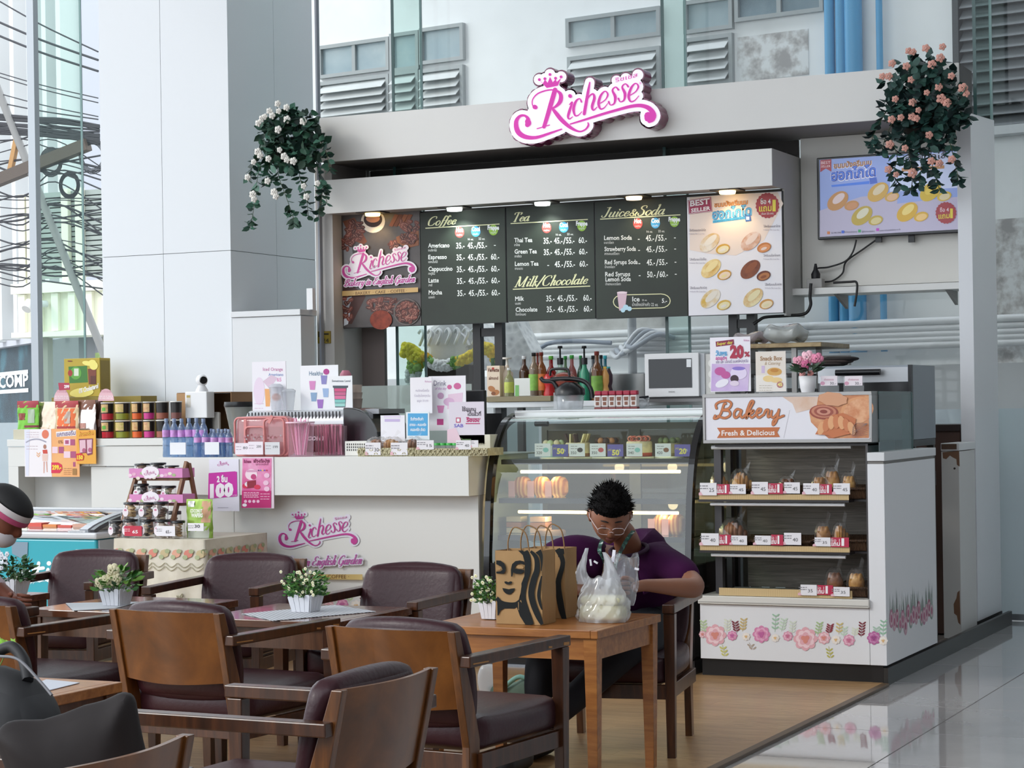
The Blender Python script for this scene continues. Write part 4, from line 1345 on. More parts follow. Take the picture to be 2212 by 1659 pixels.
def starburst(pr,x,y,r,colr,k):
 pr.m(colr,0.4).disc(x,y,r,r * 1.08,40,0,lambda i: 1.0 if i % 2 else 0.93)
 pr.up().m('f4f0ee',0.4).text('ซื้อ 4',x - 15 * k,y - 3 * k,x + 7 * k,10 * k,y1=y - 4 * k,bold=0.02)
 pr.m('e8d63a',0.4).text('แถม',x - 18 * k,y + 13 * k,x + 9 * k,13 * k,y1=y + 11.5 * k,bold=0.02).text('1',x + 11 * k,y + 12 * k,x + 18 * k,24 * k,bold=0.02)
 pr.m('f4f0ee',0.4).text('(ชิ้นละ 25 บาท)',x - 13 * k,y + 20 * k,x + 13 * k,4 * k,y1=y + 19 * k)
 pr.k -= 1
pr.k = 0
pr.m('f1ddd0').poly((1490,426),(1680,415),(1692,440),(1650,520),(1590,552),(1530,548),(1490,540))
pr.up(2).m('a3294f').poly((1486,433),(1536,425),(1539,457),(1488,463)); pr.up().m('f6eef0').text('BEST',1491,446,1533,11.5,y1=440,bold=0.03).text('SELLER',1493,459,1535,8,y1=453.5,bold=0.03)
pr.line([(1487.5,434.5),(1534.5,427),(1537.5,456),(1489,461.5),(1487.5,434.5)],0.9)
for (tt,x0,y0,x1,y1,h,c1,c2) in (('ขนมปังครีมนม',1543,448,1616,441,9.5,'8a4a2e','f2a24c'),('ฮอกไกโด',1539,474,1624,464,19,'3c6fa8','5fb8e4')):
 pr.k = 2; pr.m('fbf7f4').text(tt,x0 - 1,y0 + 1,x1 + 1,h,y1=y1 + 1,bold=0.09)
 pr.up().m(c1).text(tt,x0,y0,x1,h,y1=y1,bold=0.055)
 pr.up().m(c2).text(tt,x0,y0,x1,h,y1=y1,bold=0.01)
pr.k = 2; pr.m('4fb2e0').poly((1540,476),(1610,467),(1610,473),(1540,482)); pr.up().m('2f6fa0').text('HOKKAIDO MILK CREAM BUN',1542,481,1608,3.6,y1=472.5)
pr.m('3d6fb8').poly((1609,466),(1621,464),(1623,477),(1611,479)); pr.m('e9f0fa').rect(1612,468,1619,475)
pr.k = 2
starburst(pr,1658,444,26,'a8262c',1.0)
for (x,y,b,tp,c,tt,tx_,ty_) in ((1533,524,'d9a436','f2e6d6','f3e3b4','ไส้ครีมนมฮอกไกโด',1489,500),(1622,521,'c97c3c','ecd3c6','e0955c','ไส้ครีมนมชาไทย',1650,491.5),(1536,580,'d49a2c','f6dfa0','f6d9bc','ไส้ครีมนมไข่เค็ม',1490,563),(1621,582,'6b2f16','8e4a22','b4713c','ไส้ครีมนมช็อกโกแลต',1650,554.5),(1535,645,'d9b04a','e9e0d2','eddfae','ไส้ครีมนมทีรามิสุ',1491,624.5),(1627,643,'d29a4e','e9dcae','f1ddb8','ไส้ครีมนมใบเตย',1653,617)):
 pr.k = 3
 bun(pr,x,y,1.15,b,tp,c)
 pr.k = 8
 pr.m('3a2c52').text(tt,tx_,ty_,tx_ + 36,4.4,y1=ty_ - 1)
 pr.m('a79fb0').text('Hokkaido Milk Cream Bun',tx_,ty_ + 6.5,tx_ + 34,2.8)
pr.build('lettering',t)
# ================================================================ TELEVISION
YT = 13.40
tv = thing('television','wall-mounted television showing a bun advert behind the pink roses','television',(aty(1925,520,YT).x,13.5,2.6))
pt = Print(YT)
a,b = pt.pt(1766,520),pt.pt(2086,500)
c_,d_ = pt.pt(1766,340),pt.pt(2086,320)
z0,z1 = (a[1] + b[1]) / 2,(c_[1] + d_[1]) / 2
MB(mat('141317',0.25)).box(a[0],b[0],YT + 0.004,YT + 0.06,z0,z1).build('housing',tv,bevel=0.006)
scr = mat('8fa3dd',0.2,emit=0.2,noise=0.1,scale=1.2)
MB(scr).box(a[0] + 0.022,b[0] - 0.016,YT,YT + 0.0038,z0 + 0.035,z1 - 0.015).build('screen',tv)
E_ = 0.2
def em(h): return mat(h,0.3,emit=E_)
pt.k = 0
pt.m(em('b6b0c8')).poly((1771,455),(1860,425),(1940,418),(1938,440),(2078,424),(2079,495),(1771,512))
pt.m(em('c9d4f2')).poly((1925,340),(2078,326),(2078,405),(1922,414)); 
pt.up(2).m(em('a8414a')).poly((1772,346),(1796,344),(1796,371),(1784,364),(1772,372)); pt.up().m(em('f0e0e4')).text('BEST',1774,355,1794,6,y1=354).text('SELLER',1774,362,1794,4.5,y1=361)
for (tt,x0,y0,x1,y1,h,c1,c2) in (('ขนมปังครีมนม',1801,364,1883,356,11,'5f4650','c98f52'),('ฮอกไกโด',1795,391,1893,379,21,'3a3f9c','4f7de0')):
 pt.k = 3; pt.m(em('e6e6f6')).text(tt,x0 - 1,y0 + 1,x1 + 1,h,y1=y1 + 1,bold=0.085)
 pt.up().m(em(c1)).text(tt,x0,y0,x1,h,y1=y1,bold=0.05)
 pt.up().m(em(c2)).text(tt,x0,y0,x1,h,y1=y1,bold=0.01)
pt.k = 3; pt.m(em('4a7fe6')).poly((1796,400),(1878,391),(1878,397),(1797,404)).m(em('4668c8')).poly((1878,385),(1893,383),(1895,395),(1880,398))
pt.m(em('3c3640')).text('อร่อยทุกไส้',1942,352,2045,13,y1=341,bold=0.02)
pt.m(em('b98a5e')).poly((1948,363),(2040,357),(2040,364),(1948,371))
for (x,y,b_,tp,c) in ((1810,434,'c08a4e','dcc8c8','c98f62'),(1897,415,'cba24a','d9c9a8','d9b08a'),(1862,466,'b9a03c','d6d2ba','d2c48c'),(1960,458,'d0a62e','e6cf7a','e9c27a'),(2010,414,'cfb032','ddc24a','d9c9a0')):
 pt.k = 4
 m_ = em(b_)
 pt.m(m_).disc(x,y,26,17,22,-0.7); pt.up().m(em(tp)).disc(x + 2,y - 5,16,8,18,-0.7)
 pt.up().m(m_).disc(x + 30,y + 10,16,10,18,-0.3); pt.up().m(em(c)).disc(x + 31,y + 11,12,7,16,-0.3)
pt.k = 9
MCk = mat
pt.m(em('9c2f38')).disc(2044,460,23,24,40,0,lambda i: 1.0 if i % 2 else 0.93)
pt.up().m(em('e9dfe4')).text('ซื้อ 4',2031,458,2050,8,y1=457).m(em('d2c03a')).text('แถม',2028,473,2052,11,y1=471,bold=0.02).text('1',2053,471,2059,20,bold=0.02)
pt.k = 3
pt.m(em('3a3550')).text('02-940-3040',1796,505,1817,3.5,y1=504).text('Richessebakery',1824,503,1852,3.5,y1=502).text('@Richessebakery',1862,502,1890,3.5,y1=501).text('www.richessebakery.co.th',1900,500,1945,3.5,y1=497)
for x,y,c in ((1790,503,'c9783c'),(1821,501,'3c62c8'),(1857,499,'3c9c62'),(1896,496,'b43cb4')):
 pt.m(em(c)).rect(x - 3,y - 3,x + 3,y + 3)
pt.build('picture',tv)
for x in (1898,1969):
 p = aty(x,517,13.45)
 MB(mat('17161a',0.4)).box(p.x - 0.02,p.x + 0.02,13.44,13.465,p.z - 0.02,p.z + 0.1).build('bracket',tv)
# power strip and cables on the shelf
ps = thing('power_strip','grey power strip with a black plug on the shelf under the television','power strip',(aty(1762,610,13.36).x,13.36,2.256))
p0,p1 = aty(1745,612,13.36),aty(1778,600,13.36)
MB(mat('a9a6a2',0.5)).box(p0.x,p1.x,13.33,13.4,2.256,2.32).build('body',ps,bevel=0.004)
pp = aty(1762,590,13.36)
MB(mat('17161a',0.5)).lathe([(0.03,0),(0.032,0.03),(0.016,0.06),(0.008,0.1)],(pp.x,13.36,2.321),10).build('plug',ps)
cbm = mat('1b191a',0.5)
def cable(name,label,pts,Yc,r=0.008,cat='cable'):
 P = [(aty(x,y,Yc).x,Yc,aty(x,y,Yc).z) for x,y in pts]
 t = MB(cbm).tube(smooth(P,6),r,7).build(name)
 return tag(t,label,cat)
cable('television_cable','thin black cable looping from the television to the power strip',[(1850,518),(1842,545),(1825,565),(1790,577),(1765,580),(1755,592)],13.44,0.006)
cable('television_cable','thin black cable running from the television bracket down behind the power strip',[(1893,518),(1865,538),(1828,565),(1820,590),(1800,606),(1782,609)],13.47,0.006)
cable('power_cable','thick black cable dropping off the shelf end and under the bun poster',[(1752,612),(1750,640),(1751,660),(1738,678),(1700,682),(1655,685),(1640,692),(1628,700)],13.27,0.011)
cable('short_cable','short black cable hanging over the front edge of the shelf',[(1800,611),(1835,609),(1850,610),(1851,630),(1846,662)],13.27,0.008)
# ================================================================ small-thing helpers
def ppm(px,Y):
 p = aty(px,900,Y)
 return F / (p - O3).dot(FW)
def zat(px,py,Y): return aty(px,py,Y).z
def xat(px,Y): return aty(px,900,Y).x
ORD = ['first','second','third','fourth','fifth','sixth','seventh','eighth','ninth','tenth']
clearg = glass('ffffff',1.0,0.5,rough=0.05,name='clear_plastic')
clearf = glass('f2f4f6',1.0,0.6,rough=0.1,film=0.3,name='hazy_plastic')
def turned(name,label,cat,px,Y,z0,ytop,wpx,spec,group=None,n=16,rz=0):
 z1 = zat(px,ytop,Y)
 x = xat(px,Y)
 rr = wpx / 2 / ppm(px,Y)
 H_ = z1 - z0
 t = thing(name,label,cat,(x,Y,z0),rz,group)
 for pn,mm,prof in spec:
  MB(mm).lathe([(r * rr,h * H_) for r,h in prof],(x,Y,z0),n).build(pn,t)
 return t
def slab(name,label,cat,px0,px1,ytop,Y,z0,depth,mm,prints=None,group=None,bevel=0.002,part='body',zb=None):
 """upright box whose front stands at Y; prints(pr) draws on its front"""
 a,b = xat(px0,Y),xat(px1,Y)
 z1 = zat((px0 + px1) / 2,ytop,Y)
 t = thing(name,label,cat,((a + b) / 2,Y + depth / 2,z0),0,group)
 MB(mm).box(a,b,Y,Y + depth,z0,z1).build(part,t,bevel=bevel)
 if prints:
  pr = Print(Y)
  prints(pr)
  if pr.mb.v:
   pr.build('printed_front',t)
 return t
def leaflet(name,label,px0,py0,px1,py1,Y,mm,prints=None,cat='poster',group=None,stand=True,thick=0.004):
 a,b = xat(px0,Y),xat(px1,Y)
 z1,z0 = zat((px0 + px1) / 2,py0,Y),zat((px0 + px1) / 2,py1,Y)
 t = thing(name,label,cat,((a + b) / 2,Y,z0),0,group)
 MB(mm).box(a,b,Y,Y + thick,z0,z1).build('sheet',t)
 if stand:
  MB(clearg).prism([(Y + thick + 0.001,z0),(Y + thick + 0.001,z0 + (z1 - z0) * 0.6),(Y + thick + 0.05,z0)],(a + b) / 2 - 0.02,(a + b) / 2 + 0.02,'x').build('prop',t)
 if prints:
  pr = Print(Y)
  prints(pr)
  pr.build('printed_front',t)
 return t
def pricecard(px0,py0,px1,py1,Y,num,label,group,red=False,name='price_card'):
 def P(pr):
  w,h = px1 - px0,py1 - py0
  if red:
   pr.m('f4eef0').text('ซื้อ 1',px0 + w * 0.1,py0 + h * 0.45,px0 + w * 0.6,h * 0.3)
   pr.text('แถม',px0 + w * 0.06,py0 + h * 0.85,px0 + w * 0.62,h * 0.42,bold=0.03).text('1',px0 + w * 0.70,py0 + h * 0.85,px0 + w * 0.85,h * 0.75,bold=0.02)
  else:
   pr.m('8d8a90').stripes(px0 + 2,py0 + h * 0.25,px0 + w * 0.55,py0 + h * 0.45,2,h * 0.08)
   pr.m('e3b3bd').poly((px0,py1),(px0 + w * 0.25,py1),(px0 + w * 0.12,py1 - h * 0.3),(px0,py1 - h * 0.2))
   if num: pr.m('4a484c').text(num,px0 + w * 0.62,py0 + h * 0.72,px0 + w * (0.92 if len(num) < 3 else 0.97),h * 0.3)
 return leaflet(name,label,px0,py0,px1,py1,Y,mat('b9274a' if red else 'e9e6ea',0.4),P,'price card',group,stand=False)
# ================================================================ CURVED CAKE CASE
DX0,DX1 = -5.12,-3.87
CV = [(10.42,0.10),(10.42,0.56),(10.44,0.80),(10.455,0.95),(10.49,1.12),(10.54,1.24),(10.61,1.34),(10.70,1.41),(10.83,1.447)]
cvs = smooth(CV,4)
dc = thing('cake_display_case','curved glass cake display case with black side frames','display case',((DX0 + DX1) / 2,10.8,0))
blk = mat('131214',0.12,coat=0.6)
for x in (DX0,DX1 - 0.035):
 for k in range(1):
  mb = MB(blk)
  n = len(cvs)
  out = [(p[0],p[1]) for p in cvs]
  inn = []
  for i,p in enumerate(cvs):
   a,b = cvs[max(0,i - 1)],cvs[min(n - 1,i + 1)]
   l = math.hypot(b[0] - a[0],b[1] - a[1])
   inn.append((p[0] + (b[1] - a[1]) / l * 0.045,p[1] - (b[0] - a[0]) / l * 0.045))
  for i in range(n - 1):
   mb.prism([out[i],out[i + 1],inn[i + 1],inn[i]],x,x + 0.035,'x')
  mb.build('side_frame',dc)
pane = MB(glass('f0f7f4',1.0,1.35,rough=0.01,name='case_glass'))
pane.grid(lambda u,v: (DX0 + 0.036 + (DX1 - DX0 - 0.072) * u,cvs[int(v * (len(cvs) - 1) + 0.5)][0] + 0.02,cvs[int(v * (len(cvs) - 1) + 0.5)][1]),1,len(cvs) - 1)
pane.build('curved_glass',dc)
steel = mat('b9bbbd',0.28,0.85,name='brushed_steel')
MB(mat('d2d4d5',0.3,0.5)).box(DX0 + 0.01,DX1,10.84,11.28,1.44,1.462).build('top_deck',dc,bevel=0.003)
MB(mat('c7cac9',0.25,0.6)).box(DX0 + 0.04,DX1 - 0.04,10.78,10.838,1.405,1.455).build('top_rail',dc,bevel=0.006)
MB(mat('1a1a1c',0.3)).cyl((DX0 + 0.2,10.72,1.385),(DX0 + 0.28,10.72,1.385),0.016).build('clip',dc)
for x in (DX0 + 0.002,DX1 - 0.002):
 MB(glass('dfeae6',1.0,0.6,name='side_wall_glass')).add([(x,10.49,0.6),(x,11.2,0.6),(x,11.2,1.40),(x,10.86,1.40),(x,10.63,1.30),(x,10.54,1.15)],[(0,1,2,3,4,5)]).build('side_glass',dc)
backm = glass('7a705c',1.0,0.5,film=0.6,name='rear_door_glass')
for i in range(2):
 a = DX0 + 0.02 + i * 0.6
 MB(mat('77736b',0.4)).box(a,a + 0.6,11.2,11.22,0.6,0.64).box(a,a + 0.6,11.2,11.22,1.34,1.38).box(a,a + 0.035,11.2,11.22,0.64,1.34).box(a + 0.565,a + 0.6,11.2,11.22,0.64,1.34).build('rear_door',dc)
 MB(backm).rect(a + 0.036,a + 0.564,11.21,0.641,1.339).build('rear_pane',dc)
MB(mat('17171a',0.2)).box(DX0 + 0.036,DX1 - 0.036,10.43,11.25,0.09,0.60).build('base',dc)
MB(mat('a9b4c0',0.25,0.8)).box(DX0 - 0.0,DX1,10.44,10.455,0.0,0.03).build('kick_strip',dc)
MB(mat('151416',0.3)).box(DX0 + 0.0,DX1,10.456,11.2,0.0,0.088).build('plinth',dc)
SZ = [(1.185,10.56),(0.965,10.52),(0.755,10.50)]
tube_m = mat('ffdf9a',0.4,emit=5.0)
for k,(z,yf) in enumerate(SZ):
 MB(mat('2b2c2d',0.3)).box(DX0 + 0.05,DX1 - 0.05,yf + 0.01,yf + 0.03,z - 0.03,z - 0.002).build('shelf_rail',dc)
 MB(glass('d9e6e0',1.0,0.6,name='shelf_glass')).box(DX0 + 0.05,DX1 - 0.05,yf + 0.031,11.15,z - 0.01,z).build('glass_shelf',dc)
for z,yf in ((1.112,10.6),(0.885,10.56)):
 MB(tube_m).cyl((DX0 + 0.16,yf,z),(DX1 - 0.12,yf,z),0.009,n=8).build('light_tube',dc)
for z in (1.10,0.87):
 for i in range(3):
  light('case_lamp','POINT',(DX0 + 0.3 + i * 0.35,10.68,z),(0,0,0),0.9,(1,0.78,0.45),0.03)
# cakes on the top shelf
def cake(px,Y,w,ytop,base,side,top,tops,label,z=1.186):
 x = xat(px,Y); z1 = zat(px,ytop,Y); r = w / 2 / ppm(px,Y); h = z1 - z
 t = thing('cake',label,'cake',(x,Y,z),0,'whole cakes on the top case shelf')
 MB(mat(base,0.7)).lathe([(r,0.006),(r,h * 0.3)],(x,Y,z),24).build('base_layer',t)
 MB(mat(side,0.7,noise=0.15,scale=40)).lathe([(r,h * 0.3),(r,h * 0.92),(r * 0.93,h)],(x,Y,z),24).build('side_layer',t)
 MB(mat('e9e9e6',0.5)).lathe([(r * 1.15,0),(r * 1.15,0.005)],(x,Y,z),24).build('cake_board',t)
 for i in range(tops[1]):
  a = 2 * PI * i / tops[1]
  m_ = MB(mat(top if i % 2 else tops[0],0.6))
  c = (x + r * 0.68 * math.cos(a),Y + r * 0.68 * math.sin(a),z + h)
  if tops[2] == 'ball':
   m_.ell((c[0],c[1],c[2] + 0.012),(0.02,0.02,0.02),8,6)
  elif tops[2] == 'shard':
   m_.bar((c[0],c[1],c[2]),(c[0] + R.uniform(-0.03,0.03),c[1],c[2] + 0.05),0.035,0.008)
  else:
   m_.tube([(c[0] + 0.016 * math.cos(q),c[1],c[2] + 0.014 + 0.014 * math.sin(q)) for q in [k * PI / 4 for k in range(8)]],0.005,5,closed=True)
  m_.build('topping',t)
CK = [(1195,10.78,52,962,'bfe0da','dfe9e4','e8d9b0',('c9d9a8',8,'ball'),'mint green cake with cream dollops at the left of the top case shelf'),
  (1248,10.80,56,956,'9a6a44','e2d3a8','4a2c20',('e6d7a0',9,'shard'),'cream cake topped with chocolate shards in the cake case'),
  (1310,10.82,58,957,'3f2a22','5c4335','b57c4e',('40281e',10,'ball'),'dark chocolate cake with nut topping in the cake case'),
  (1380,10.78,56,953,'b5472e','ead9b0','c9604a',('d98a72',10,'ring'),'cream cake with red base and pink rings in the cake case'),
  (1445,10.84,56,957,'8a7a4c','b0a274','5d6a3c',('6e7a48',8,'ball'),'green tea cake at the right of the top case shelf')]
for c in CK: cake(*c)
for i,(px,num,red) in enumerate(((1171,'320',0),(1209,'50',1),(1245,'350',0),(1290,'350',0),(1328,'50',1),(1369,'340',0),(1431,'420',0),(1473,'20',1))):
 w = 17
 def P(pr,px=px,num=num,red=red):
  if red:
   pr.m('e7dc6e').text(num,px - 6,980 + (3 if px == 1328 else 0),px + 10,11,bold=0.05).text('ลด',px - 14,971 + (3 if px == 1328 else 0),px - 7,5).m('e9eaf2').text('%',px + 9,975,px + 13,5)
  else:
   pr.m('8c8a88').stripes(px - 12,964,px + 3,969,2,1.2).m('46443f').text(num,px - 12,981,px,6).m(('8fc9bf','8a5a3a','3f3734','c95a5a','c9a08a')[i % 5]).disc(px + 8,972,6,5)
 leaflet('price_card',('purple and yellow discount card reading ' if red else 'clear-framed cake price card reading ') + num + ', ' + ORD[i] + ' from the left in the case',px - w,958 if not red else 960,px + w,986,10.615,mat(('5d5a9c' if px < 1300 else '6a5fa8') if red else 'e4e6e4',0.4),P,'price card','cards on the top case shelf',stand=False)
# crepe cakes on the middle shelf, boxed treats on the low shelf
for i,px in enumerate((1120,1161,1199,1420,1450)):
 Y = 10.72
 z0 = 0.966 if i < 3 else 0.756
 x = xat(px,Y)
 t = thing('crepe_slice','orange crepe cake slice in pink wrapper, ' + ORD[i] + ' from the case left','cake',(x,Y,z0),0,'crepe slices in the cake case')
 mb = MB(ramp_mat('crepe_layers','wave',14,[(0.2,'b5652c'),(0.5,'d98a44'),(0.8,'e8b070')],rough=0.6,distort=2))
 mb.cushion((x + 0.02,Y,z0 + 0.055),(0.085,0.1,0.11),0.03,0.12,6)
 mb.build('crepe',t)
 MB(mat('e5a9a6',0.4)).box(x - 0.045,x - 0.005,Y - 0.057,Y - 0.053,z0,z0 + 0.09).build('wrapper',t)
for i,(px,wd,c) in enumerate(((1112,34,'d9c9a8'),(1164,36,'e0b89c'))):
 Y = 10.72; x = xat(px,Y); w = wd / 2 / ppm(px,Y)
 t = thing('boxed_slice_stack',('cream' if i == 0 else 'peach') + ' stacked cake slices in the lower left of the cake case','cake',(x,Y,0.756),0)
 for k in range(3):
  MB(mat(c if k % 2 == 0 else 'b5764c',0.6)).box(x - w,x + w,Y - 0.04,Y + 0.05,0.757 + k * 0.032,0.785 + k * 0.032).build('layer',t)
bl = thing('blue_cake_stand','pale blue cake stand with a brown cake behind the paper bags','cake stand',(xat(1185,10.75),10.75,0.6))
x = xat(1185,10.75)
MB(mat('a7cfe6',0.3)).lathe([(0.06,0),(0.02,0.04),(0.02,0.09),(0.11,0.105),(0.11,0.115)],(x,10.75,0.602),24).build('stand',bl)
MB(mat('7d6455',0.6)).lathe([(0.09,0.116),(0.09,0.165),(0.08,0.17)],(x,10.75,0.602),24).build('cake',bl)
# ================================================================ BAKERY CASE
b0,b1 = -3.832,-2.895
BZ = [0.975,0.70,0.45]
bc = thing('bakery_case','open white bakery shelf case with wood-print back and floral base','shelf case',((b0 + b1) / 2,10.9,0))
wf = mat('e2e2e4',0.32)
MB(wf).box(b0,b1,BY,BY + 0.02,0.105,0.40).build('base_front',bc,bevel=0.002)
MB(mat('d6d3cc',0.35)).box(b0 - 0.005,b1 + 0.005,BY - 0.02,BY + 0.03,0.403,0.447).build('base_rim',bc,bevel=0.004)
MB(mat('a09c96',0.4)).box(b0,b1,BY - 0.022,BY - 0.0205,0.412,0.416).build('rim_groove',bc)
MB(mat('151415',0.3)).box(b0,b1 + 0.03,BY + 0.025,BY + 0.05,0.0,0.104).build('plinth',bc)
MB(ramp_mat('wood_print','noise',3.2,[(0.3,'6e655d'),(0.5,'857b71'),(0.66,'9d9286')],rough=0.45,stretch=(1,1,22),distort=1.2)).box(b0 + 0.09,b1 + 0.0,11.0,11.02,0.45,1.27).build('back_board',bc)
MB(mat('4b484a',0.4,0.3)).box(b0 + 0.05,b0 + 0.09,BY + 0.12,BY + 0.16,0.45,1.26).box(b0 + 0.0,b0 + 0.03,10.9,10.94,0.45,1.26).build('upright',bc)
MB(mat('3f3c3d',0.5)).box(b0 + 0.09,b1,BY + 0.03,11.0,1.25,1.262).build('top_lining',bc)
MB(mat('ded9d0',0.4)).box(b0,b1,BY + 0.02,11.0,0.42,0.447).build('deck',bc)
MB(mat('4a4748',0.4,0.4)).box(b1 - 0.012,b1,BY + 0.02,11.0,0.45,1.26).build('side_lining',bc)
MB(mat('e8eaea',0.3)).cyl((b0 + 0.06,BY + 0.06,1.245),(b1 - 0.1,BY + 0.06,1.245),0.011,n=8).build('lamp_tube',bc)
tanm = ramp_mat('tan_weave_liner','wave',60,[(0.3,'b99a68'),(0.7,'d6bd8e')],rough=0.6,distort=0.5)
for z in BZ[:2]:
 MB(mat('2a2526',0.35)).box(b0 + 0.0,b1 - 0.0,BY + 0.10,11.0,z - 0.022,z - 0.01).box(b0,b1 - 0.1,BY,BY + 0.10,z - 0.022,z - 0.01).build('shelf',bc)
 MB(tanm).box(b0 + 0.005,b1 - 0.1,BY + 0.002,BY + 0.006,z - 0.009,z + 0.02).build('liner',bc)
 MB(mat('eeeef0',0.3)).cyl((b0 + 0.06,BY + 0.03,z - 0.035),(b1 - 0.13,BY + 0.03,z - 0.035),0.010,n=8).build('lamp_tube',bc)
MB(tanm).box(b0 + 0.11,b1 - 0.09,BY + 0.002,BY + 0.006,0.449,0.49).build('liner',bc)
# floral frieze
fl_ = Print(BY - 0.0005)
def rose(pr,x,y,r,c1,c2,c3):
 pr.k = 2
 for ring,(rr,n,cc) in enumerate(((1.0,8,c1),(0.74,7,c2),(0.48,5,c1),(0.26,3,c3))):
  for i in range(n):
   a = 2 * PI * i / n + ring * 0.5
   pr.m(cc,0.45).disc(x + r * rr * 0.6 * math.cos(a),y + r * rr * 0.58 * math.sin(a),r * 0.42 * (1 - ring * 0.15),r * 0.36 * (1 - ring * 0.15),10,a)
  pr.up()
def sprig(pr,x,y,h,c,n=5,lean=0.0):
 pr.k = 0
 pr.m(c,0.5).line([(x,y),(x + lean * 0.5,y - h * 0.5),(x + lean,y - h)],0.9)
 for i in range(n):
  t = (i + 1) / n
  for s_ in (-1,1):
   pr.disc(x + lean * t + s_ * 4.2,y - h * t,4.6,1.9,8,s_ * -0.7)
def frieze(pr,items):
 for it in items:
  if it[0] == 'r': rose(pr,*it[1:])
  else: sprig(pr,*it[1:])
PK = [('d995ae','ecbccd','c9708f'),('e2aab2','f2d0d4','d98a7c'),('d686ac','e6aac6','c0629a'),('ece2da','f2ebe0','dfb880')]
def frieze_items(x0,x1):
 L = []
 seq = [(1545,1372,24,1),(1582,1373,11,2),(1612,1375,9,3),(1645,1370,19,2),(1675,1378,9,3),(1702,1374,11,0),(1740,1380,26,1),(1780,1378,14,1),(1806,1382,10,3),(1834,1383,13,0),(1518,1370,8,1)]
 for x,y,r,k in seq:
  L.append(('r',x,y,r,*PK[k]))
 for x,y,h,c,n,l in ((1522,1368,26,'b9cc9c',4,-3),(1560,1392,-22,'c9c46a',3,6),(1570,1366,26,'d9dcc8',4,2),(1592,1366,22,'7a2c3a',4,-4),(1604,1364,26,'c9b074',4,3),(1674,1365,36,'9fc0a4',4,2),(1688,1364,26,'c4d6c0',4,6),(1710,1370,26,'d6dccc',4,3),(1766,1372,26,'a9c08c',4,5),(1790,1368,18,'8a3440',4,4),(1812,1370,22,'cdb877',3,2),(1822,1376,20,'c4d6c0',3,2),(1860,1376,30,'7a2c3a',5,3),(1846,1374,16,'d9dcc8',3,2),(1790,1396,-22,'b9b35a',3,4),(1618,1388,-12,'b0a090',2,8)):
  L.append(('s',x,y,h,c,n,l))
 return L
frieze(fl_,frieze_items(0,0))
fl_.build('floral_print',bc)
# right hand white column panel and return side
wc = thing('bakery_end_panel','white end panel with floral print at the right of the bakery case','panel',(XR - 0.02,10.9,0))
MB(wf).box(b1 + 0.002,XR + 0.045,BY,BY + 0.02,0.105,1.155).box(XR + 0.027,XR + 0.045,BY + 0.02,11.55,0.105,1.155).build('panel',wc,bevel=0.001)
MB(mat('d9dadb',0.3)).box(b1 + 0.002,XR + 0.05,BY - 0.005,11.56,1.17,1.215).build('cap',wc,bevel=0.003)
MB(mat('77736f',0.5)).box(b1 + 0.004,XR + 0.042,BY + 0.004,11.54,1.156,1.169).build('shadow_gap',wc)
MB(mat('171516',0.35)).box(b1 + 0.006,XR + 0.02,BY + 0.02,11.5,0.0,0.104).build('plinth',wc)
fl2 = Print(BY - 0.0005)
frieze(fl2,[('r',1888,1378,15,'b8639a','c98ab4','9c4a84'),('r',1908,1384,10,*PK[3]),('s',1907,1376,34,'8fb89c',4,2),('s',1896,1374,18,'a9c4b0',3,-3)])
fl2.build('floral_print',wc)
# same print runs round the corner on the side face
mb = MB()
XS = XR + 0.0455
for k in range(16):
 y0 = 10.55 + k * 0.058
 z0 = 0.30 + R.uniform(-0.03,0.05)
 cc = ('b87a94','c9a0ae','a9687c','93a39a')[k % 4]
 for ring in range(3):
  mb.m(mat((cc,'d0b4bc','b05c7c')[ring],0.45))
  mb.add([(XS + 0.0005 * (ring + 1) + k * 3e-6,y0 + (0.04 - 0.012 * ring) * math.cos(a),z0 + (0.05 - 0.014 * ring) * math.sin(a)) for a in [q * PI / 7 for q in range(14)]],[tuple(range(14))],False)
 mb.m(mat('8a9a90',0.5))
 for q in range(3):
  zt_ = z0 + R.uniform(0.08,0.17); yy = y0 + R.uniform(-0.03,0.03)
  mb.add([(XS + 0.0004,yy - 0.01,z0),(XS + 0.0004,yy + 0.01,z0),(XS + 0.0004,yy + R.uniform(-0.02,0.02),zt_)],[(0,1,2)],False)
mb.build('floral_side_print',wc)
# further white gate panels beyond the gap
gt = thing('stub_post','short off-white post with chipped brown patches between the end panel and the tall post','post',(XR,12.3,0))
yg = atx(2073,1100,XR - 0.02).y
xg = aty(2035,1100,yg).x
zg_ = aty(2055,975,yg).z
MB(mat('cfcdca',0.4)).box(xg,XR - 0.02,yg,FY - 0.03,0.03,zg_).build('body',gt,bevel=0.003)
MB(mat('dcdcdc',0.35)).box(xg,XR - 0.015,yg - 0.01,FY - 0.025,zg_ + 0.004,zg_ + 0.05).build('cap',gt,bevel=0.003)
MB(mat('5b4334',0.6)).box(xg + 0.004,XR - 0.03,yg - 0.0115,yg - 0.0105,zg_ + 0.012,zg_ + 0.045).build('worn_cap_front',gt)
pg_ = Print(yg - 0.0005)
pg_.m('7c5a44',0.7).poly((2036,977),(2072,974),(2073,1008),(2067,1004),(2066,992),(2058,988),(2052,984),(2044,992),(2037,990))
pg_.poly((2073,1275),(2068,1280),(2066,1292),(2060,1305),(2061,1325),(2067,1330),(2070,1345),(2075,1350)).m('2a211c').disc(2062,1012,2.4)
pg_.build('chipped_patch',gt)
MB(mat('221f1e',0.5)).box(xg + 0.01,XR - 0.03,yg + 0.02,FY - 0.04,0.0,0.028).build('plinth',gt)
hg = thing('dark_hinge','small dark hinge on the rear edge of the bakery end panel','hinge',(XR + 0.03,11.56,1.05))
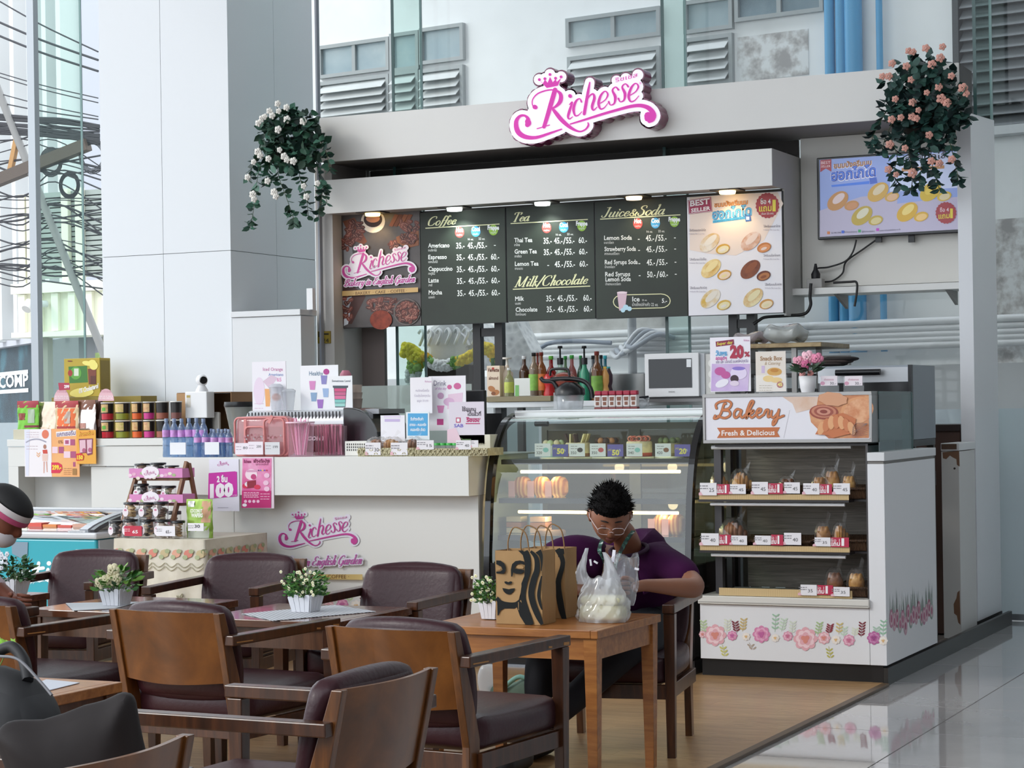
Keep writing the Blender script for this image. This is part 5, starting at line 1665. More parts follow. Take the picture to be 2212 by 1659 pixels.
MB(mat('2a2522',0.5)).box(XR + 0.028,XR + 0.044,11.548,11.58,1.0,1.08).build('leaf',hg)
# black kerb running along the booth side
struct(tag(MB(mat('2b2826',0.35)).box(XR + 0.021,XR + 0.045,10.47,13.6,0.0,0.09).build('baseboard_right')))
# ---- lit sign box
lb = thing('bakery_sign','silver-framed light box reading Bakery above the bread shelves','sign',((b0 + b1) / 2,BY,1.27))
x0,x1 = xat(1518,BY),xat(1883,BY)
z0,z1 = 1.268,1.535
MB(mat('9a9896',0.35,0.7)).box(x0,x1,BY,BY + 0.12,z0,z0 + 0.018).box(x0,x1,BY,BY + 0.12,z1 - 0.018,z1).box(x0,x0 + 0.014,BY,BY + 0.12,z0 + 0.018,z1 - 0.018).box(x1 - 0.014,x1,BY,BY + 0.12,z0 + 0.018,z1 - 0.018).build('frame',lb,bevel=0.002)
MB(mat('e9e7ee',0.35)).box(x0 + 0.0145,x1 - 0.0145,BY + 0.006,BY + 0.1,z0 + 0.0185,z1 - 0.0185).build('panel',lb)
pb = Print(BY + 0.0058,0.0008)
pb.m(ramp_mat('baked_blur','noise',6,[(0.3,'d9b49a'),(0.6,'e6d2c6'),(0.75,'f0e6e2')],rough=0.4)).poly((1690,857),(1768,857),(1768,880),(1720,892),(1712,872))
pb.up().m(ramp_mat('crust_print','noise',9,[(0.3,'b5603a'),(0.5,'d08a5c'),(0.7,'e3ad7e')],rough=0.4)).poly((1768,856),(1877,852),(1877,946),(1790,947),(1770,930),(1752,912),(1748,890),(1764,878))
pb.up().m('e0a070').disc(1852,886,36,28,24,-0.3)
pb.up().m(ramp_mat('seeded_bun','noise',20,[(0.35,'d08456'),(0.6,'e6ae84')],rough=0.4)).disc(1855,888,33,26,24,-0.4)
pb.up().m('9e4c3c').disc(1780,890,31,16,24,0.05)
for k,(r1,c) in enumerate(((27,'c98468'),(21,'a35444'),(15,'d0907a'),(8,'8e4034'))):
 pb.up().m(c).disc(1780,889,r1,r1 * 0.5,22,0.05)
pb.up().m('d9a07c').disc(1800,862,30,14,16,0.1,lambda i: 1 + 0.12 * (i % 2))
pb.up().m('c9764a').poly((1762,938),(1775,916),(1800,896),(1822,892),(1850,905),(1845,935),(1800,946),(1790,940))
for k in range(7):
 x = 1775 + k * 11
 pb.up().m(('e3a878','cf8054')[k % 2]).disc(x,925 - 14 * math.sin(k / 6 * PI),7.5,15,14,0.25 - 0.1 * k)
pb.up().m('7d6a6a')
for k in range(5):
 pb.line(smooth([(1876,915),(1850 - k,915 + k * 5),(1846,930 + k * 3),(1876,922 + k * 4)],5),0.7)
pb.k = 1
pb.m('a9a4ac').line([(1706,886),(1693,946)],0.5)
pb.m('a9623a')
for st,dx in (([(4,-10,0),(20,-2,0),(32,-26,0),(40,-46,0)],0),):
 pass
def brush(pts,w):
 q = smooth(pts,8)
 pb.line(q,w)
 for p in q[::1]: pb.disc(p[0],p[1],w / 2,n=10)
for c_,wadd in (('8a5a45',1.6),('cf7d4c',0)):
 pb.up().m(c_)
 for st in ([(1545,898),(1543,904),(1551,902),(1558,892),(1564,874),(1568,872)],
    [(1548,882),(1547,874),(1556,868),(1572,866),(1580,872),(1575,882),(1562,886),(1575,888),(1577,897),(1566,903),(1551,899)],
    [(1601,886),(1592,884),(1586,893),(1588,902),(1595,899),(1602,887),(1600,897),(1604,902),(1610,896)],
    [(1612,898),(1622,880),(1628,868),(1622,868),(1614,888),(1612,903),(1620,890),(1628,887),(1624,893),(1618,894),(1624,902),(1632,896)],
    [(1634,893),(1642,890),(1644,884),(1638,884),(1634,894),(1639,902),(1648,897)],
    [(1650,896),(1655,886),(1660,886),(1659,894),(1660,901),(1666,896)],
    [(1667,888),(1666,898),(1671,902),(1680,892),(1683,885),(1680,900),(1676,912),(1670,918),(1672,908),(1688,900),(1693,898)]):
  brush([(p[0],p[1]) for p in st],4.2 + wadd)
pb.k = 1
pb.m('c4703f').poly((1549,924),(1685,923),(1679,934),(1685,944),(1549,946),(1556,935))
pb.up().m('f6f0ee').text('Fresh & Delicious',1559,941,1674,11,y1=939.5,bold=0.02)
pb.build('printed_face',lb)
MB(glass('d4e4e2',1.0,0.7,name='side_case_glass')).box(x1 + 0.001,x1 + 0.006,BY + 0.125,11.25,1.0,1.535).build('side_glass',bc)
MB(glass('bcd2d2',1.0,0.8,film=0.25,name='teal_glass')).box(x1 + 0.01,xat(1948,11.26) ,11.26,11.268,1.0,1.53).build('rear_glass',bc)
MB(mat('8d8d8c',0.3,0.7)).box(x0,x1,BY + 0.125,11.25,1.52,1.534).build('top_plate',bc)
# ---- bread baskets, breads, cards on the bakery shelves
wick = ramp_mat('dark_wicker','wave',45,[(0.25,'3e2a1f'),(0.6,'6e4c36'),(0.85,'8a6648')],rough=0.7,bump=0.8,distort=3)
def basket(px0,px1,z,ya,yb,label,hh=0.05):
 a,b = xat(px0,ya),xat(px1,ya)
 t = thing('bread_basket',label,'basket',((a + b) / 2,(ya + yb) / 2,z),0,'wicker bread baskets')
 MB(wick).prism([(ya + 0.03,z + 0.002),(yb - 0.03,z + 0.002),(yb,z + hh),(yb - 0.012,z + hh),(yb - 0.04,z + 0.014),(ya + 0.04,z + 0.014),(ya + 0.012,z + hh),(ya,z + hh)],a,b,'x').build('basket_wall',t)
 for x in (a,b - 0.01):
  MB(wick).prism([(ya + 0.03,z + 0.002),(yb - 0.03,z + 0.002),(yb,z + hh),(ya,z + hh)],x - 0.0005,x + 0.0105,'x').build('basket_end',t)
 rim = [(a,ya,z + hh),(b,ya,z + hh),(b,yb,z + hh),(a,yb,z + hh)]
 MB(wick).tube(rim,0.008,6,closed=True).build('rim',t)
crust = ramp_mat('bread_crust','noise',14,[(0.3,'8a5626'),(0.5,'b9823e'),(0.7,'d9ab62')],rough=0.45,bump=0.15)
crust2 = ramp_mat('dark_bread_crust','noise',14,[(0.3,'57301a'),(0.5,'7d4a26'),(0.7,'a56c3c')],rough=0.4,bump=0.15)
BN = [0]
def bread(px,py,z0,Y,w,h,label,dark=False,wrap=True,kind='bun'):
 x = xat(px,Y)
 r = w / 2 / ppm(px,Y)
 hh = h * 1.25 / ppm(px,Y)
 z0 += 0.012
 t = thing('bread_roll' if kind == 'bun' else 'croissant',label,'bread',(x,Y,z0),0,'wrapped breads on the bakery shelves')
 m_ = MB(crust2 if dark else crust)
 if kind == 'bun':
  m_.ell((x,Y,z0 + hh * 0.45),(r,r * 0.8,hh * 0.5),16,9)
  for s_ in (-0.5,0,0.5):
   m_.ell((x + s_ * r,Y - r * 0.1,z0 + hh * 0.72),(r * 0.3,r * 0.62,hh * 0.24),10,6)
 else:
  for k in range(7):
   q = (k - 3) / 3
   m_.ell((x + q * r * 0.85,Y - 0.02 + 0.03 * q * q,z0 + hh * 0.4 + hh * 0.12 * (1 - q * q)),(r * 0.26,r * 0.5 * (1.1 - 0.5 * q * q),hh * 0.5 * (1.05 - 0.55 * q * q)),10,7)
 m_.build('bread',t)
 if wrap:
  fn = lambda d: 1 + 0.12 * math.sin(9 * d.x + 5 * d.z) * math.cos(7 * d.y)
  MB(clearf if False else glass('ffffff',1,0.9,rough=0.12,film=0.06,name='wrapper_film')).ell((x,Y,z0 + hh * 0.55),(r * 1.25,r * 1.0,hh * 0.68),12,7,fn,smooth=False).add([(x + r * 0.2,Y,z0 + hh * 1.1),(x + r * 0.7,Y - 0.01,z0 + hh * 1.75),(x + r * 1.0,Y,z0 + hh * 1.55),(x + r * 0.6,Y,z0 + hh * 0.9)],[(0,1,2,3)]).build('clear_wrapper',t)
za,zb_,zc = BZ
zb2 = zb_
basket(1508,1640,za - 0.009,BY + 0.02,10.95,'left wicker basket on the upper bread shelf')
basket(1648,1755,za - 0.009,BY + 0.02,10.95,'middle wicker basket on the upper bread shelf')
basket(1762,1868,za - 0.009,BY + 0.08,10.95,'right wicker basket on the upper bread shelf',0.055)
basket(1508,1615,zb_ - 0.009,BY + 0.02,10.95,'left wicker basket on the middle bread shelf')
basket(1622,1745,zb_ - 0.009,BY + 0.02,10.95,'middle wicker basket on the middle bread shelf')
basket(1752,1868,zb_ - 0.009,BY + 0.08,10.95,'right wicker basket on the middle bread shelf',0.055)
basket(1778,1866,zc,BY + 0.05,10.9,'wicker basket on the bottom bread deck')
for (px,z,Y,w,h,d,k,lab) in (
 (1553,za,10.62,34,34,0,'croissant','golden wrapped croissant at the far left of the upper bread shelf'),
 (1600,za,10.60,42,36,0,'croissant','golden croissant in clear wrap, second on the upper bread shelf'),
 (1700,za,10.66,34,26,1,'bun','flat brown bun in the middle basket of the upper bread shelf'),
 (1768,za,10.62,28,30,0,'bun','small golden bun in a tall clear wrapper on the upper bread shelf'),
 (1796,za,10.66,34,40,0,'bun','golden wrapped bun right of centre on the upper bread shelf'),
 (1832,za,10.62,30,32,0,'bun','pale wrapped bun at the far right of the upper bread shelf'),
 (1582,zb_,10.6,54,38,1,'croissant','large glazed braided bread on the middle bread shelf'),
 (1775,zb_,10.62,32,34,0,'bun','small golden bun in a twisted wrapper on the middle bread shelf'),
 (1812,zb_,10.62,30,34,0,'croissant','striped golden bun in a twisted wrapper on the middle bread shelf'),
 (1798,zc,10.60,36,36,1,'bun','dark brown bun on the bottom bread deck'),
 (1845,zc,10.58,36,36,0,'bun','golden brown bun at the right end of the bottom bread deck')):
 bread(px,0,z + 0.006,Y,w,h,lab,bool(d),True,k)
cards = [('upper',1509,1043,1546,1070,'25',0),('upper',1546,1046,1574,1068,'',1),('upper',1574,1046,1609,1067,'45',0),('upper',1621,1041,1657,1068,'45',0),('upper',1657,1044,1689,1067,'',1),('upper',1691,1042,1726,1066,'45',0),('upper',1732,1044,1768,1068,'40',0),('upper',1768,1046,1795,1068,'',1),('upper',1797,1044,1834,1068,'45',0),
   ('middle',1510,1152,1549,1178,'40',0),('middle',1549,1155,1575,1177,'',1),('middle',1575,1157,1610,1177,'40',0),('middle',1626,1157,1661,1177,'40',0),('middle',1661,1155,1688,1178,'',1),('middle',1689,1151,1727,1177,'40',0),('middle',1755,1161,1790,1180,'35',0),('middle',1790,1161,1830,1182,'',1),
   ('bottom',1723,1263,1759,1286,'35',0),('bottom',1759,1264,1794,1285,'',1),('bottom',1794,1268,1830,1288,'35',0)]
cnt = {}
for row,x0_,y0_,x1_,y1_,num,red in cards:
 cnt[row] = cnt.get(row,0) + 1
 pricecard(x0_ + 0.6,y0_,x1_ - 0.6,y1_,BY - 0.007 - 0.003 * (cnt[row] % 2),num,('red two-for-one offer card, ' if red else 'white price card reading ' + num + ', ') + ORD[cnt[row] - 1] + ' from the left on the ' + row + ' bread shelf','cards on the ' + row + ' bread shelf',bool(red))
# ---- things on top of the bakery sign
ZB = 1.535
def P(pr):
 pr.k = 1
 pr.m(ramp_mat('poster_violet','noise',3,[(0.35,'c6a3dc'),(0.7,'e9def2')],rough=0.4)).poly((1538,786),(1620,786),(1616,845),(1536,845))
 pr.m('8c1e46').poly((1546,738),(1585,733),(1586,744),(1547,749)); pr.up(2).m('f0dc5a').text('Super day',1549,746,1583,6,y1=742,bold=0.02)
 pr.m('4fa8dc').text('วันพุธ',1546,768,1571,10,bold=0.03).m('d45fa8').text('ลดสุดๆ',1546,777,1570,7,bold=0.03)
 pr.m('b22c4a').text('20',1577,772,1607,25,bold=0.06).text('%',1608,770,1620,10,bold=0.04)
 pr.m('6a4a90').text('เค้ก และ เบเกอรี่ อบสดใหม่ทุกวัน',1547,785,1616,6,y1=782)
 pr.m('c04f9a').text('Richesse',1607,737,1619,4)
 pr.m('c65aa0').disc(1556,802,12,9).disc(1568,810,10,8).m('e9dcf6').disc(1596,806,18,14).m('8f7ad0').disc(1596,796,14,4).m('f4f0fa').disc(1560,828,15,8,a=-0.4).m('3c2430').disc(1587,818,9,8).m('e8d8ea').disc(1587,828,10,6)
leaflet('discount_poster','upright pink and violet Super day 20% poster on the bakery sign',1536,728,1623,846,BY + 0.05,mat('f1edf5',0.35),P)
def P(pr):
 pr.m('a9825c').text('Snack Box',1642,779,1690,9,bold=0.03,y1=778).m('b99a72')
 penword(pr,'Catering',1650,788,1686,9,thick=1.2,thin=0.6,slant=0.2) if False else None
 pr.m('b99a72').text('& Catering',1652,788,1686,7,shear=0.3)
 pr.m('d9a85a').disc(1673,803,16,9).m('e8c46a').disc(1660,818,12,7).disc(1677,821,13,6).up().m('c98a3a').disc(1673,800,9,4)
 pr.m('a83a24').disc(1685,831,7,7); pr.up().m('f2dc5a').text('45',1680,834,1690,7,bold=0.04); pr.k = 0
 pr.m('b5a68e').stripes(1640,833,1668,843,3,1.2).m('d4c0e0').rect(1645,790,1652,806)
leaflet('snack_box_card','small cream Snack Box leaflet in a clear holder on the bakery sign',1634,759,1699,846,BY + 0.06,mat('e9e0d6',0.4),P)
tag(MB(clearg).box(xat(1631,BY + 0.05),xat(1702,BY + 0.05),BY + 0.045,BY + 0.048,ZB,zat(1665,810,BY + 0.05)).build('leaflet_holder'),'clear acrylic holder in front of the Snack Box leaflet','holder')
for i,(xa_,xb_) in enumerate(((1771,1813),(1823,1867))):
 def P(pr,xa_=xa_,xb_=xb_):
  pr.m('c98aa0').text('เค้กฝอยทอง',xa_ + 9,822,xb_ - 12,4).m('d9a0b8').disc(xa_ + 6,828,5,4).m('5a5660').text('30.-',xb_ - 20,831,xb_ - 7,6)
 leaflet('price_stand',['clear price stand reading 30 right beside the flower pot','clear price stand reading 30 at the right end of the bakery sign'][i],xa_ + 3,812,xb_ - 3,833,BY + 0.07,mat('efe4ea',0.4),P,'price card','price stands on the bakery sign',stand=False)
 MB(clearg).box(xat(xa_,BY + 0.08),xat(xb_,BY + 0.08),BY + 0.08,BY + 0.083,ZB,zat(1800,814,BY + 0.08)).build('acrylic_leg',bpy.data.objects['price_stand' if i == 0 else 'price_stand.001'])
# flower pot
FPX,FPY = 1746,BY + 0.07
t = turned('flower_pot','white pot of pink roses standing on the bakery sign','potted flowers',FPX,FPY,ZB,812,39,[('pot',mat('e9e7e8',0.4),[(0.72,0),(0.85,0.3),(1,1),(0.9,1),(0.85,0.9)])],n=24)
x,z = xat(FPX,FPY),zat(FPX,812,FPY)
def rosehead(mb,c,r,n=3):
 for k in range(n):
  q = 1 - k * 0.28
  mm = 5 + k
  for i in range(5):
   a = 2 * PI * i / 5 + k * 0.6
   mb.ell((c[0] + r * 0.58 * q * math.cos(a),c[1] - r * 0.22 * k,c[2] + r * 0.54 * q * math.sin(a)),(r * (0.44 if i % 2 else 0.36) * q,r * 0.3 * q,r * (0.36 if i % 2 else 0.44) * q),8,5)
def leaf(mb,c,d,l,w,curl=0.2):
 d = Vector(d).normalized()
 s_ = d.cross(Vector((R.uniform(-0.5,0.5),R.uniform(-1,1),R.uniform(0.2,1)))).normalized()
 nn = d.cross(s_)
 c = Vector(c)
 mb.add([c,c + d * l * 0.25 + s_ * w * 0.42 + nn * curl * w,c + d * l * 0.6 + s_ * w * 0.46 + nn * curl * w,c + d * l,c + d * l * 0.6 - s_ * w * 0.46 + nn * curl * w,c + d * l * 0.25 - s_ * w * 0.42 + nn * curl * w],[(0,1,2,3),(0,3,4,5)],True)
for i,(dx,dy,dz,r,c) in enumerate(((-0.05,0,0.075,0.038,'e9a3b8'),(0.0,0.01,0.10,0.042,'efc0cc'),(0.055,0,0.09,0.038,'e08aa8'),(0.0,-0.03,0.06,0.03,'d9709a'),(-0.02,-0.03,0.012,0.02,'d99a98'),(0.025,-0.03,0.012,0.02,'d9948f'))):
 mb = MB(mat(c,0.6,noise=0.15,scale=30)); rosehead(mb,(x + dx,FPY + dy,z + dz),r); mb.build('rose',t)
mb = MB(mat('3f5a44',0.6,noise=0.2,scale=20))
for i in range(46):
 a = R.uniform(0,2 * PI)
 leaf(mb,(x + 0.03 * math.cos(a),FPY + 0.03 * math.sin(a),z + 0.02 + R.uniform(0,0.03)),(math.cos(a),math.sin(a) - 0.2,R.uniform(-0.15,0.5)),R.uniform(0.05,0.09),0.025)
mb.build('foliage',t)
# ================================================================ BEHIND: rack, oven, microwave
rk = thing('baking_rack','steel baking tray rack with a tarnished tray on top behind the posters','rack',(xat(1700,11.9),11.9,0))
Y = 11.75
xa_,xb_ = xat(1600,Y),xat(1722,Y)
zt_ = zat(1700,752,Y)
stl = mat('8b8885',0.35,0.6)
for x in (xa_,xb_ - 0.03):
 for y in (Y,Y + 0.5):
  MB(stl).box(x,x + 0.03,y,y + 0.03,0,zt_).build('upright',rk)
for k in range(9):
 zz_ = zt_ - 0.08 - k * 0.09
 MB(mat('2f2c2b',0.4,0.4)).box(xa_ + 0.031,xb_ - 0.031,Y + 0.01,Y + 0.5,zz_,zz_ + 0.02).build('tray',rk)
MB(ramp_mat('tarnished_tray','noise',9,[(0.3,'5c4630'),(0.6,'93805f')],rough=0.35,metal=0.5)).box(xa_ - 0.03,xat(1782,Y),Y - 0.05,Y + 0.55,zt_ + 0.001,zt_ + 0.03).build('top_tray',rk,bevel=0.004)
MB(stl).box(xb_,xat(1790,Y),Y + 0.45,Y + 0.5,zt_ - 0.10,zt_ - 0.04).build('side_rail',rk)
for i,(xp0,xp1,yt,lab,cc) in enumerate(((1662,1735,704,'crumpled clear bag of white containers on the rack tray','dfe2e2'),(1598,1648,718,'low crumpled clear bag at the left of the rack tray','d8cfd2'))):
 x0_,x1_ = xat(xp0,Y + 0.1),xat(xp1,Y + 0.1)
 z0_,z1_ = zt_ + 0.031,zat(1700,yt,Y + 0.1)
 t = thing('plastic_bag',lab,'bag',((x0_ + x1_) / 2,Y + 0.1,z0_))
 fn = lambda w: w + Vector((0.012 * math.sin(40 * w.z + 9 * w.y),0.01 * math.sin(37 * w.x),0.012 * math.sin(33 * w.x + 20 * w.y)))
 MB(glass(cc,1,0.8,rough=0.15,film=0.45,name='bag_film')).cushion(((x0_ + x1_) / 2,Y + 0.12,(z0_ + z1_) / 2 + 0.005),(x1_ - x0_,0.22,(z1_ - z0_) * 0.9),0.03,0.1,12,fn=fn).build('film',t)
 MB(mat('d9d6cc',0.6)).cushion(((x0_ + x1_) / 2,Y + 0.12,(z0_ + z1_) / 2),((x1_ - x0_) * 0.8,0.15,(z1_ - z0_) * 0.55),0.02,0.1,6).build('contents',t)
ov = thing('oven','large built-in style oven with a black door behind the side glass','oven',(xat(1870,11.6),11.9,0))
Y = 11.6
xa_,xb_ = xat(1768,Y),xat(1970,Y)
zo = zat(1870,790,Y); zp = zat(1870,826,Y); zl = zat(1870,905,Y)
MB(mat('8c9298',0.35,0.4)).box(xa_,xb_,Y + 0.03,Y + 0.56,1.26,zo).build('body',ov)
MB(mat('b5b7ba',0.28,0.6)).box(xa_,xb_ - 0.02,Y,Y + 0.029,zp,zo - 0.012).build('control_panel',ov)
MB(mat('131316',0.15)).box(xa_,xb_ - 0.02,Y,Y + 0.029,zl,zp - 0.003).build('door',ov)
MB(mat('9fa3a8',0.3,0.6)).box(xa_,xb_ - 0.02,Y,Y + 0.029,1.26,zl - 0.003).build('lower_panel',ov)
MB(mat('18181b',0.2)).cyl((xat(1812,Y),Y - 0.05,(zp + zo) / 2 + 0.01),(xat(1908,Y),Y - 0.05,(zp + zo) / 2 + 0.01),0.018,n=10).build('handle',ov)
MB(mat('101013',0.3)).box(xb_ - 0.019,xb_ + 0.002,Y - 0.002,Y + 0.029,1.26,zo).build('side_trim',ov)
gl_ = thing('oven_gloves','dark folded oven gloves lying on top of the oven','gloves',(xat(1810,Y + 0.1),Y + 0.2,zo + 0.001))
for i in range(3):
 MB(mat(('39302e','453a37','2c2625')[i],0.9,bump=0.4,scale=30)).cushion((xat(1795 + i * 12,Y + 0.2),Y + 0.2,zo + 0.02 + 0.014 * i),(0.17,0.14,0.024),0.011,0.25,6).build('glove',gl_)
# grey low counter carrying the microwave and tray, behind the cake case
bk = thing('back_bench','steel work bench behind the cake case','bench',(-4.6,11.7,0))
YB_ = 11.45
zbk = zat(1120,868,YB_)
xL_,xR_ = xat(1050,YB_),xat(1600,YB_)
MB(mat('d0d2d3',0.3,0.4)).box(xL_,xR_,YB_,YB_ + 0.6,zbk - 0.035,zbk).build('bench_top',bk,bevel=0.002)
for x in (xL_ + 0.05,xL_ + 0.2,xR_ - 0.08):
 MB(mat('3a3a3c',0.4)).box(x,x + 0.04,YB_ + 0.03,YB_ + 0.07,0,zbk - 0.036).build('leg',bk)
MB(mat('9b9a98',0.25,0.8)).box(xat(1312,YB_ + 0.5),xat(1392,YB_ + 0.5),YB_ + 0.5,YB_ + 0.56,zbk + 0.001,zat(1350,808,YB_ + 0.5)).build('splash_plate',bk)
mw = thing('microwave','white microwave oven with a black door above the cake case','microwave',(xat(1455,11.3),11.3,1.5))
Y = 11.3
xa_,xb_,xc_ = xat(1394,Y),xat(1511,Y),xat(1542,Y)
z0_,z1_ = zat(1455,857,Y),zat(1455,763,Y)
MB(mat('dcdcdc',0.35)).box(xa_,xb_,Y,Y + 0.02,z0_,z1_).build('door',mw,bevel=0.004)
MB(mat('b9bcc0',0.4)).box(xa_ + 0.005,xb_ + 0.03,Y + 0.022,Y + 0.33,z0_,z1_ - 0.004).build('body',mw,bevel=0.004)
MB(mat('c9c7c2',0.4)).box(xb_ + 0.031,xc_,Y + 0.03,Y + 0.3,z0_,z1_ - 0.01).build('control_panel',mw)
for q in (0.25,0.5,0.75):
 MB(mat('e4e2dc',0.35)).lathe([(0.022,0),(0.02,0.014)],(xb_ + 0.075,Y + 0.016,z0_ + (z1_ - z0_) * q),16,'y').build('knob',mw)
MB(mat('0d0e12',0.12)).box(xat(1403,Y),xat(1496,Y),Y - 0.003,Y - 0.0005,zat(1450,838,Y),zat(1450,775,Y)).build('window',mw)
pr = Print(Y - 0.004)
pr.m('dfe2e4').rect(1483,776,1493,793).m('4a4a50').text('SAMSUNG',1444,848,1458,3.2)
pr.build('lettering',mw)
MB(mat('4c4a4a',0.4)).box(xa_ + 0.02,xc_,Y + 0.02,Y + 0.3,z0_ - 0.03,z0_ - 0.001).build('foot_plate',mw)
mst = thing('microwave_shelf','dark metal shelf under the microwave','shelf',(xat(1455,Y),Y + 0.1,1.4))
MB(mat('6d6c6c',0.35,0.5)).box(xat(1380,Y),xat(1545,Y),Y - 0.0,Y + 0.36,zbk + 0.001,z0_ - 0.031).build('board',mst)
# tray and bottles on the bench
tr_ = slab('serving_tray','shallow brown tray holding the bottles on the steel bench','tray',1050,1190,856,YB_ - 0.02,zbk + 0.001,0.3,mat('8c8062',0.45),part='tray')
zt_ = zat(1120,856,YB_ - 0.02) + 0.002
Y = YB_ + 0.08
B = [(1,0),(1,0.58),(0.85,0.66),(0.36,0.78),(0.34,0.92)]
capf = lambda c,a=0.92: ('cap',mat(c,0.4),[(0.4,a),(0.42,a),(0.42,1.0)])
def bot(px,ytop,w,body,capc,lab,labelc=None,Yo=0.0,prof=B,trans=True,name='syrup_bottle',a=0.92,zz=None):
 bm_ = glass(body,1.0,0.6,rough=0.05,film=0.55,name='tinted_bottle') if trans else mat(body,0.4)
 sp = [('body',bm_,prof),capf(capc,a)]
 if labelc:
  sp.append(('paper_label',mat(labelc,0.5,noise=0.2,scale=25),[(1.03,0.12),(1.03,0.5)]))
 return turned(name,lab,'bottle',px,Y + Yo,(zt_ if px < 1200 else zbk + 0.001) if zz is None else zz,ytop,w,sp,'bottles on the steel bench')
def P(pr):
 pr.m('6b3a24').text('Velvette',1054,803,1078,8,shear=0.3,bold=0.03).text('almond',1056,820,1076,7,bold=0.02)
 pr.m('b97a48').disc(1062,840,8,6,a=0.5).disc(1071,848,8,6,a=-0.3).m('8a5230').disc(1066,850,5,4).m('b03a2a').disc(1065,796,3,2.5)
slab('almond_milk_carton','beige almond milk carton at the left end of the bottle tray','carton',1053,1081,790,Y,zt_,0.07,mat('e3cfb8',0.45),P)
bot(1066,782,14,'efeeea','f0f0ee','white screw spout of the carton',trans=False,name='carton_spout') if False else None
turned('pump_bottle','cream pump dispenser behind the green soap bottle','bottle',1097,Y + 0.08,zt_,772,26,[('body',mat('d9c8b4',0.5),[(1,0),(1,0.6),(0.4,0.68),(0.3,0.8)]),('pump',mat('e2ddd4',0.4),[(0.25,0.8),(0.2,0.95),(0.75,0.955),(0.75,1.0)])],'bottles on the steel bench')
bot(1101,795,21,'cfd0a4','f0f0ee','squat bottle with a yellow-green label and white cap','b9c25a')
slab('milk_can','white and green paper carton in front of the brown bottle','carton',1112,1147,817,Y - 0.03,zt_,0.06,mat('dfe1dc',0.45),lambda pr: pr.m('7cb96a').rect(1113,832,1121,857))
bot(1134,769,23,'7a5238','dfe0e0','brown glass bottle behind the white carton',Yo=0.06)
bot(1155,762,23,'b9a58c','1b1a1c','clear syrup bottle with green leaves and black cap','7fb04a')
bot(1171,761,22,'b5763c','7a2c22','amber syrup bottle with a dark red cap','d07a3c',Yo=0.02)
bot(1163,762,14,'a8402c','6a241c','narrow red-necked bottle between two syrup bottles',Yo=0.10)
bot(1192,769,24,'c02a2c','6fc24a','red sauce bottle with a bright green cap',Yo=0.10,zz=zbk + 0.001)
turned('red_jug','red round jug with a small white badge beside the blender','jug',1188,Y,zbk + 0.001,808,27,[('body',mat('b81e24',0.25),[(0.8,0),(1,0.1),(0.95,0.3),(0.7,0.5),(0.95,0.7),(1,0.85),(0.6,1)]),('badge',mat('e9e9ea',0.4),[(1.02,0.12),(1.02,0.2)])])
for i,(px,yt,w,b_,c_,lab) in enumerate(((1223,769,11,'8fae8a','3aa04a','small clear bottle with a green cap between the pumps'),(1237,767,14,'c98a86','4aa84a','pink bottle with a green cap between the pumps'),(1256,768,10,'2f6a4c','2c8a4a','dark green bottle left of the right pump'),(1283,768,12,'8a8f94','2a2a2c','grey bottle with a black cap right of the right pump'),(1309,768,12,'2f8fa0','3aa8b4','teal bottle right of the tall amber bottle'),(1300,767,11,'4a7f8a','1d1d20','dark teal bottle behind the tall amber bottle'))):
 bot(px,yt,w * 1.6,b_,c_,lab,Yo=0.2)
for i,px in enumerate((1212,1264)):
 turned('pump_dispenser',['black pump dispenser left above the blender','black pump dispenser right above the blender'][i],'dispenser',px,Y + 0.12,zbk + 0.001,747,22,[('bottle',mat(('a8c4b4','2f8a6a')[i],0.3),[(1,0),(1,0.5),(0.5,0.6),(0.45,0.66)]),('collar',mat('17171a',0.4),[(0.62,0.66),(0.62,0.78)]),('pump',mat('17171a',0.4),[(0.2,0.78),(0.16,0.95),(0.5,0.955),(0.45,1.0)])],'pump dispensers')
bot(1291,759,25,'9c6a3c','7a3026','tall amber bottle with a dark red neck right of the blender','6f9a3c')
for i,(px,c_) in enumerate(((1308,'d9a05a'),(1316,'3d2430'))):
 turned('ridged_bottle',['ridged orange sauce bottle beside the amber bottle','ridged dark purple sauce bottle beside the amber bottle'][i],'bottle',px,Y + 0.03 + 0.05 * i,zbk + 0.001,792,18,[('body',mat(c_,0.3),[(1,0),(1,0.3),(0.7,0.42),(1,0.55),(1,0.75),(0.5,0.9),(0.4,0.95)]),('cap',mat('3aa8b4' if i else 'e6c24a',0.4),[(0.45,0.95),(0.45,1)])])
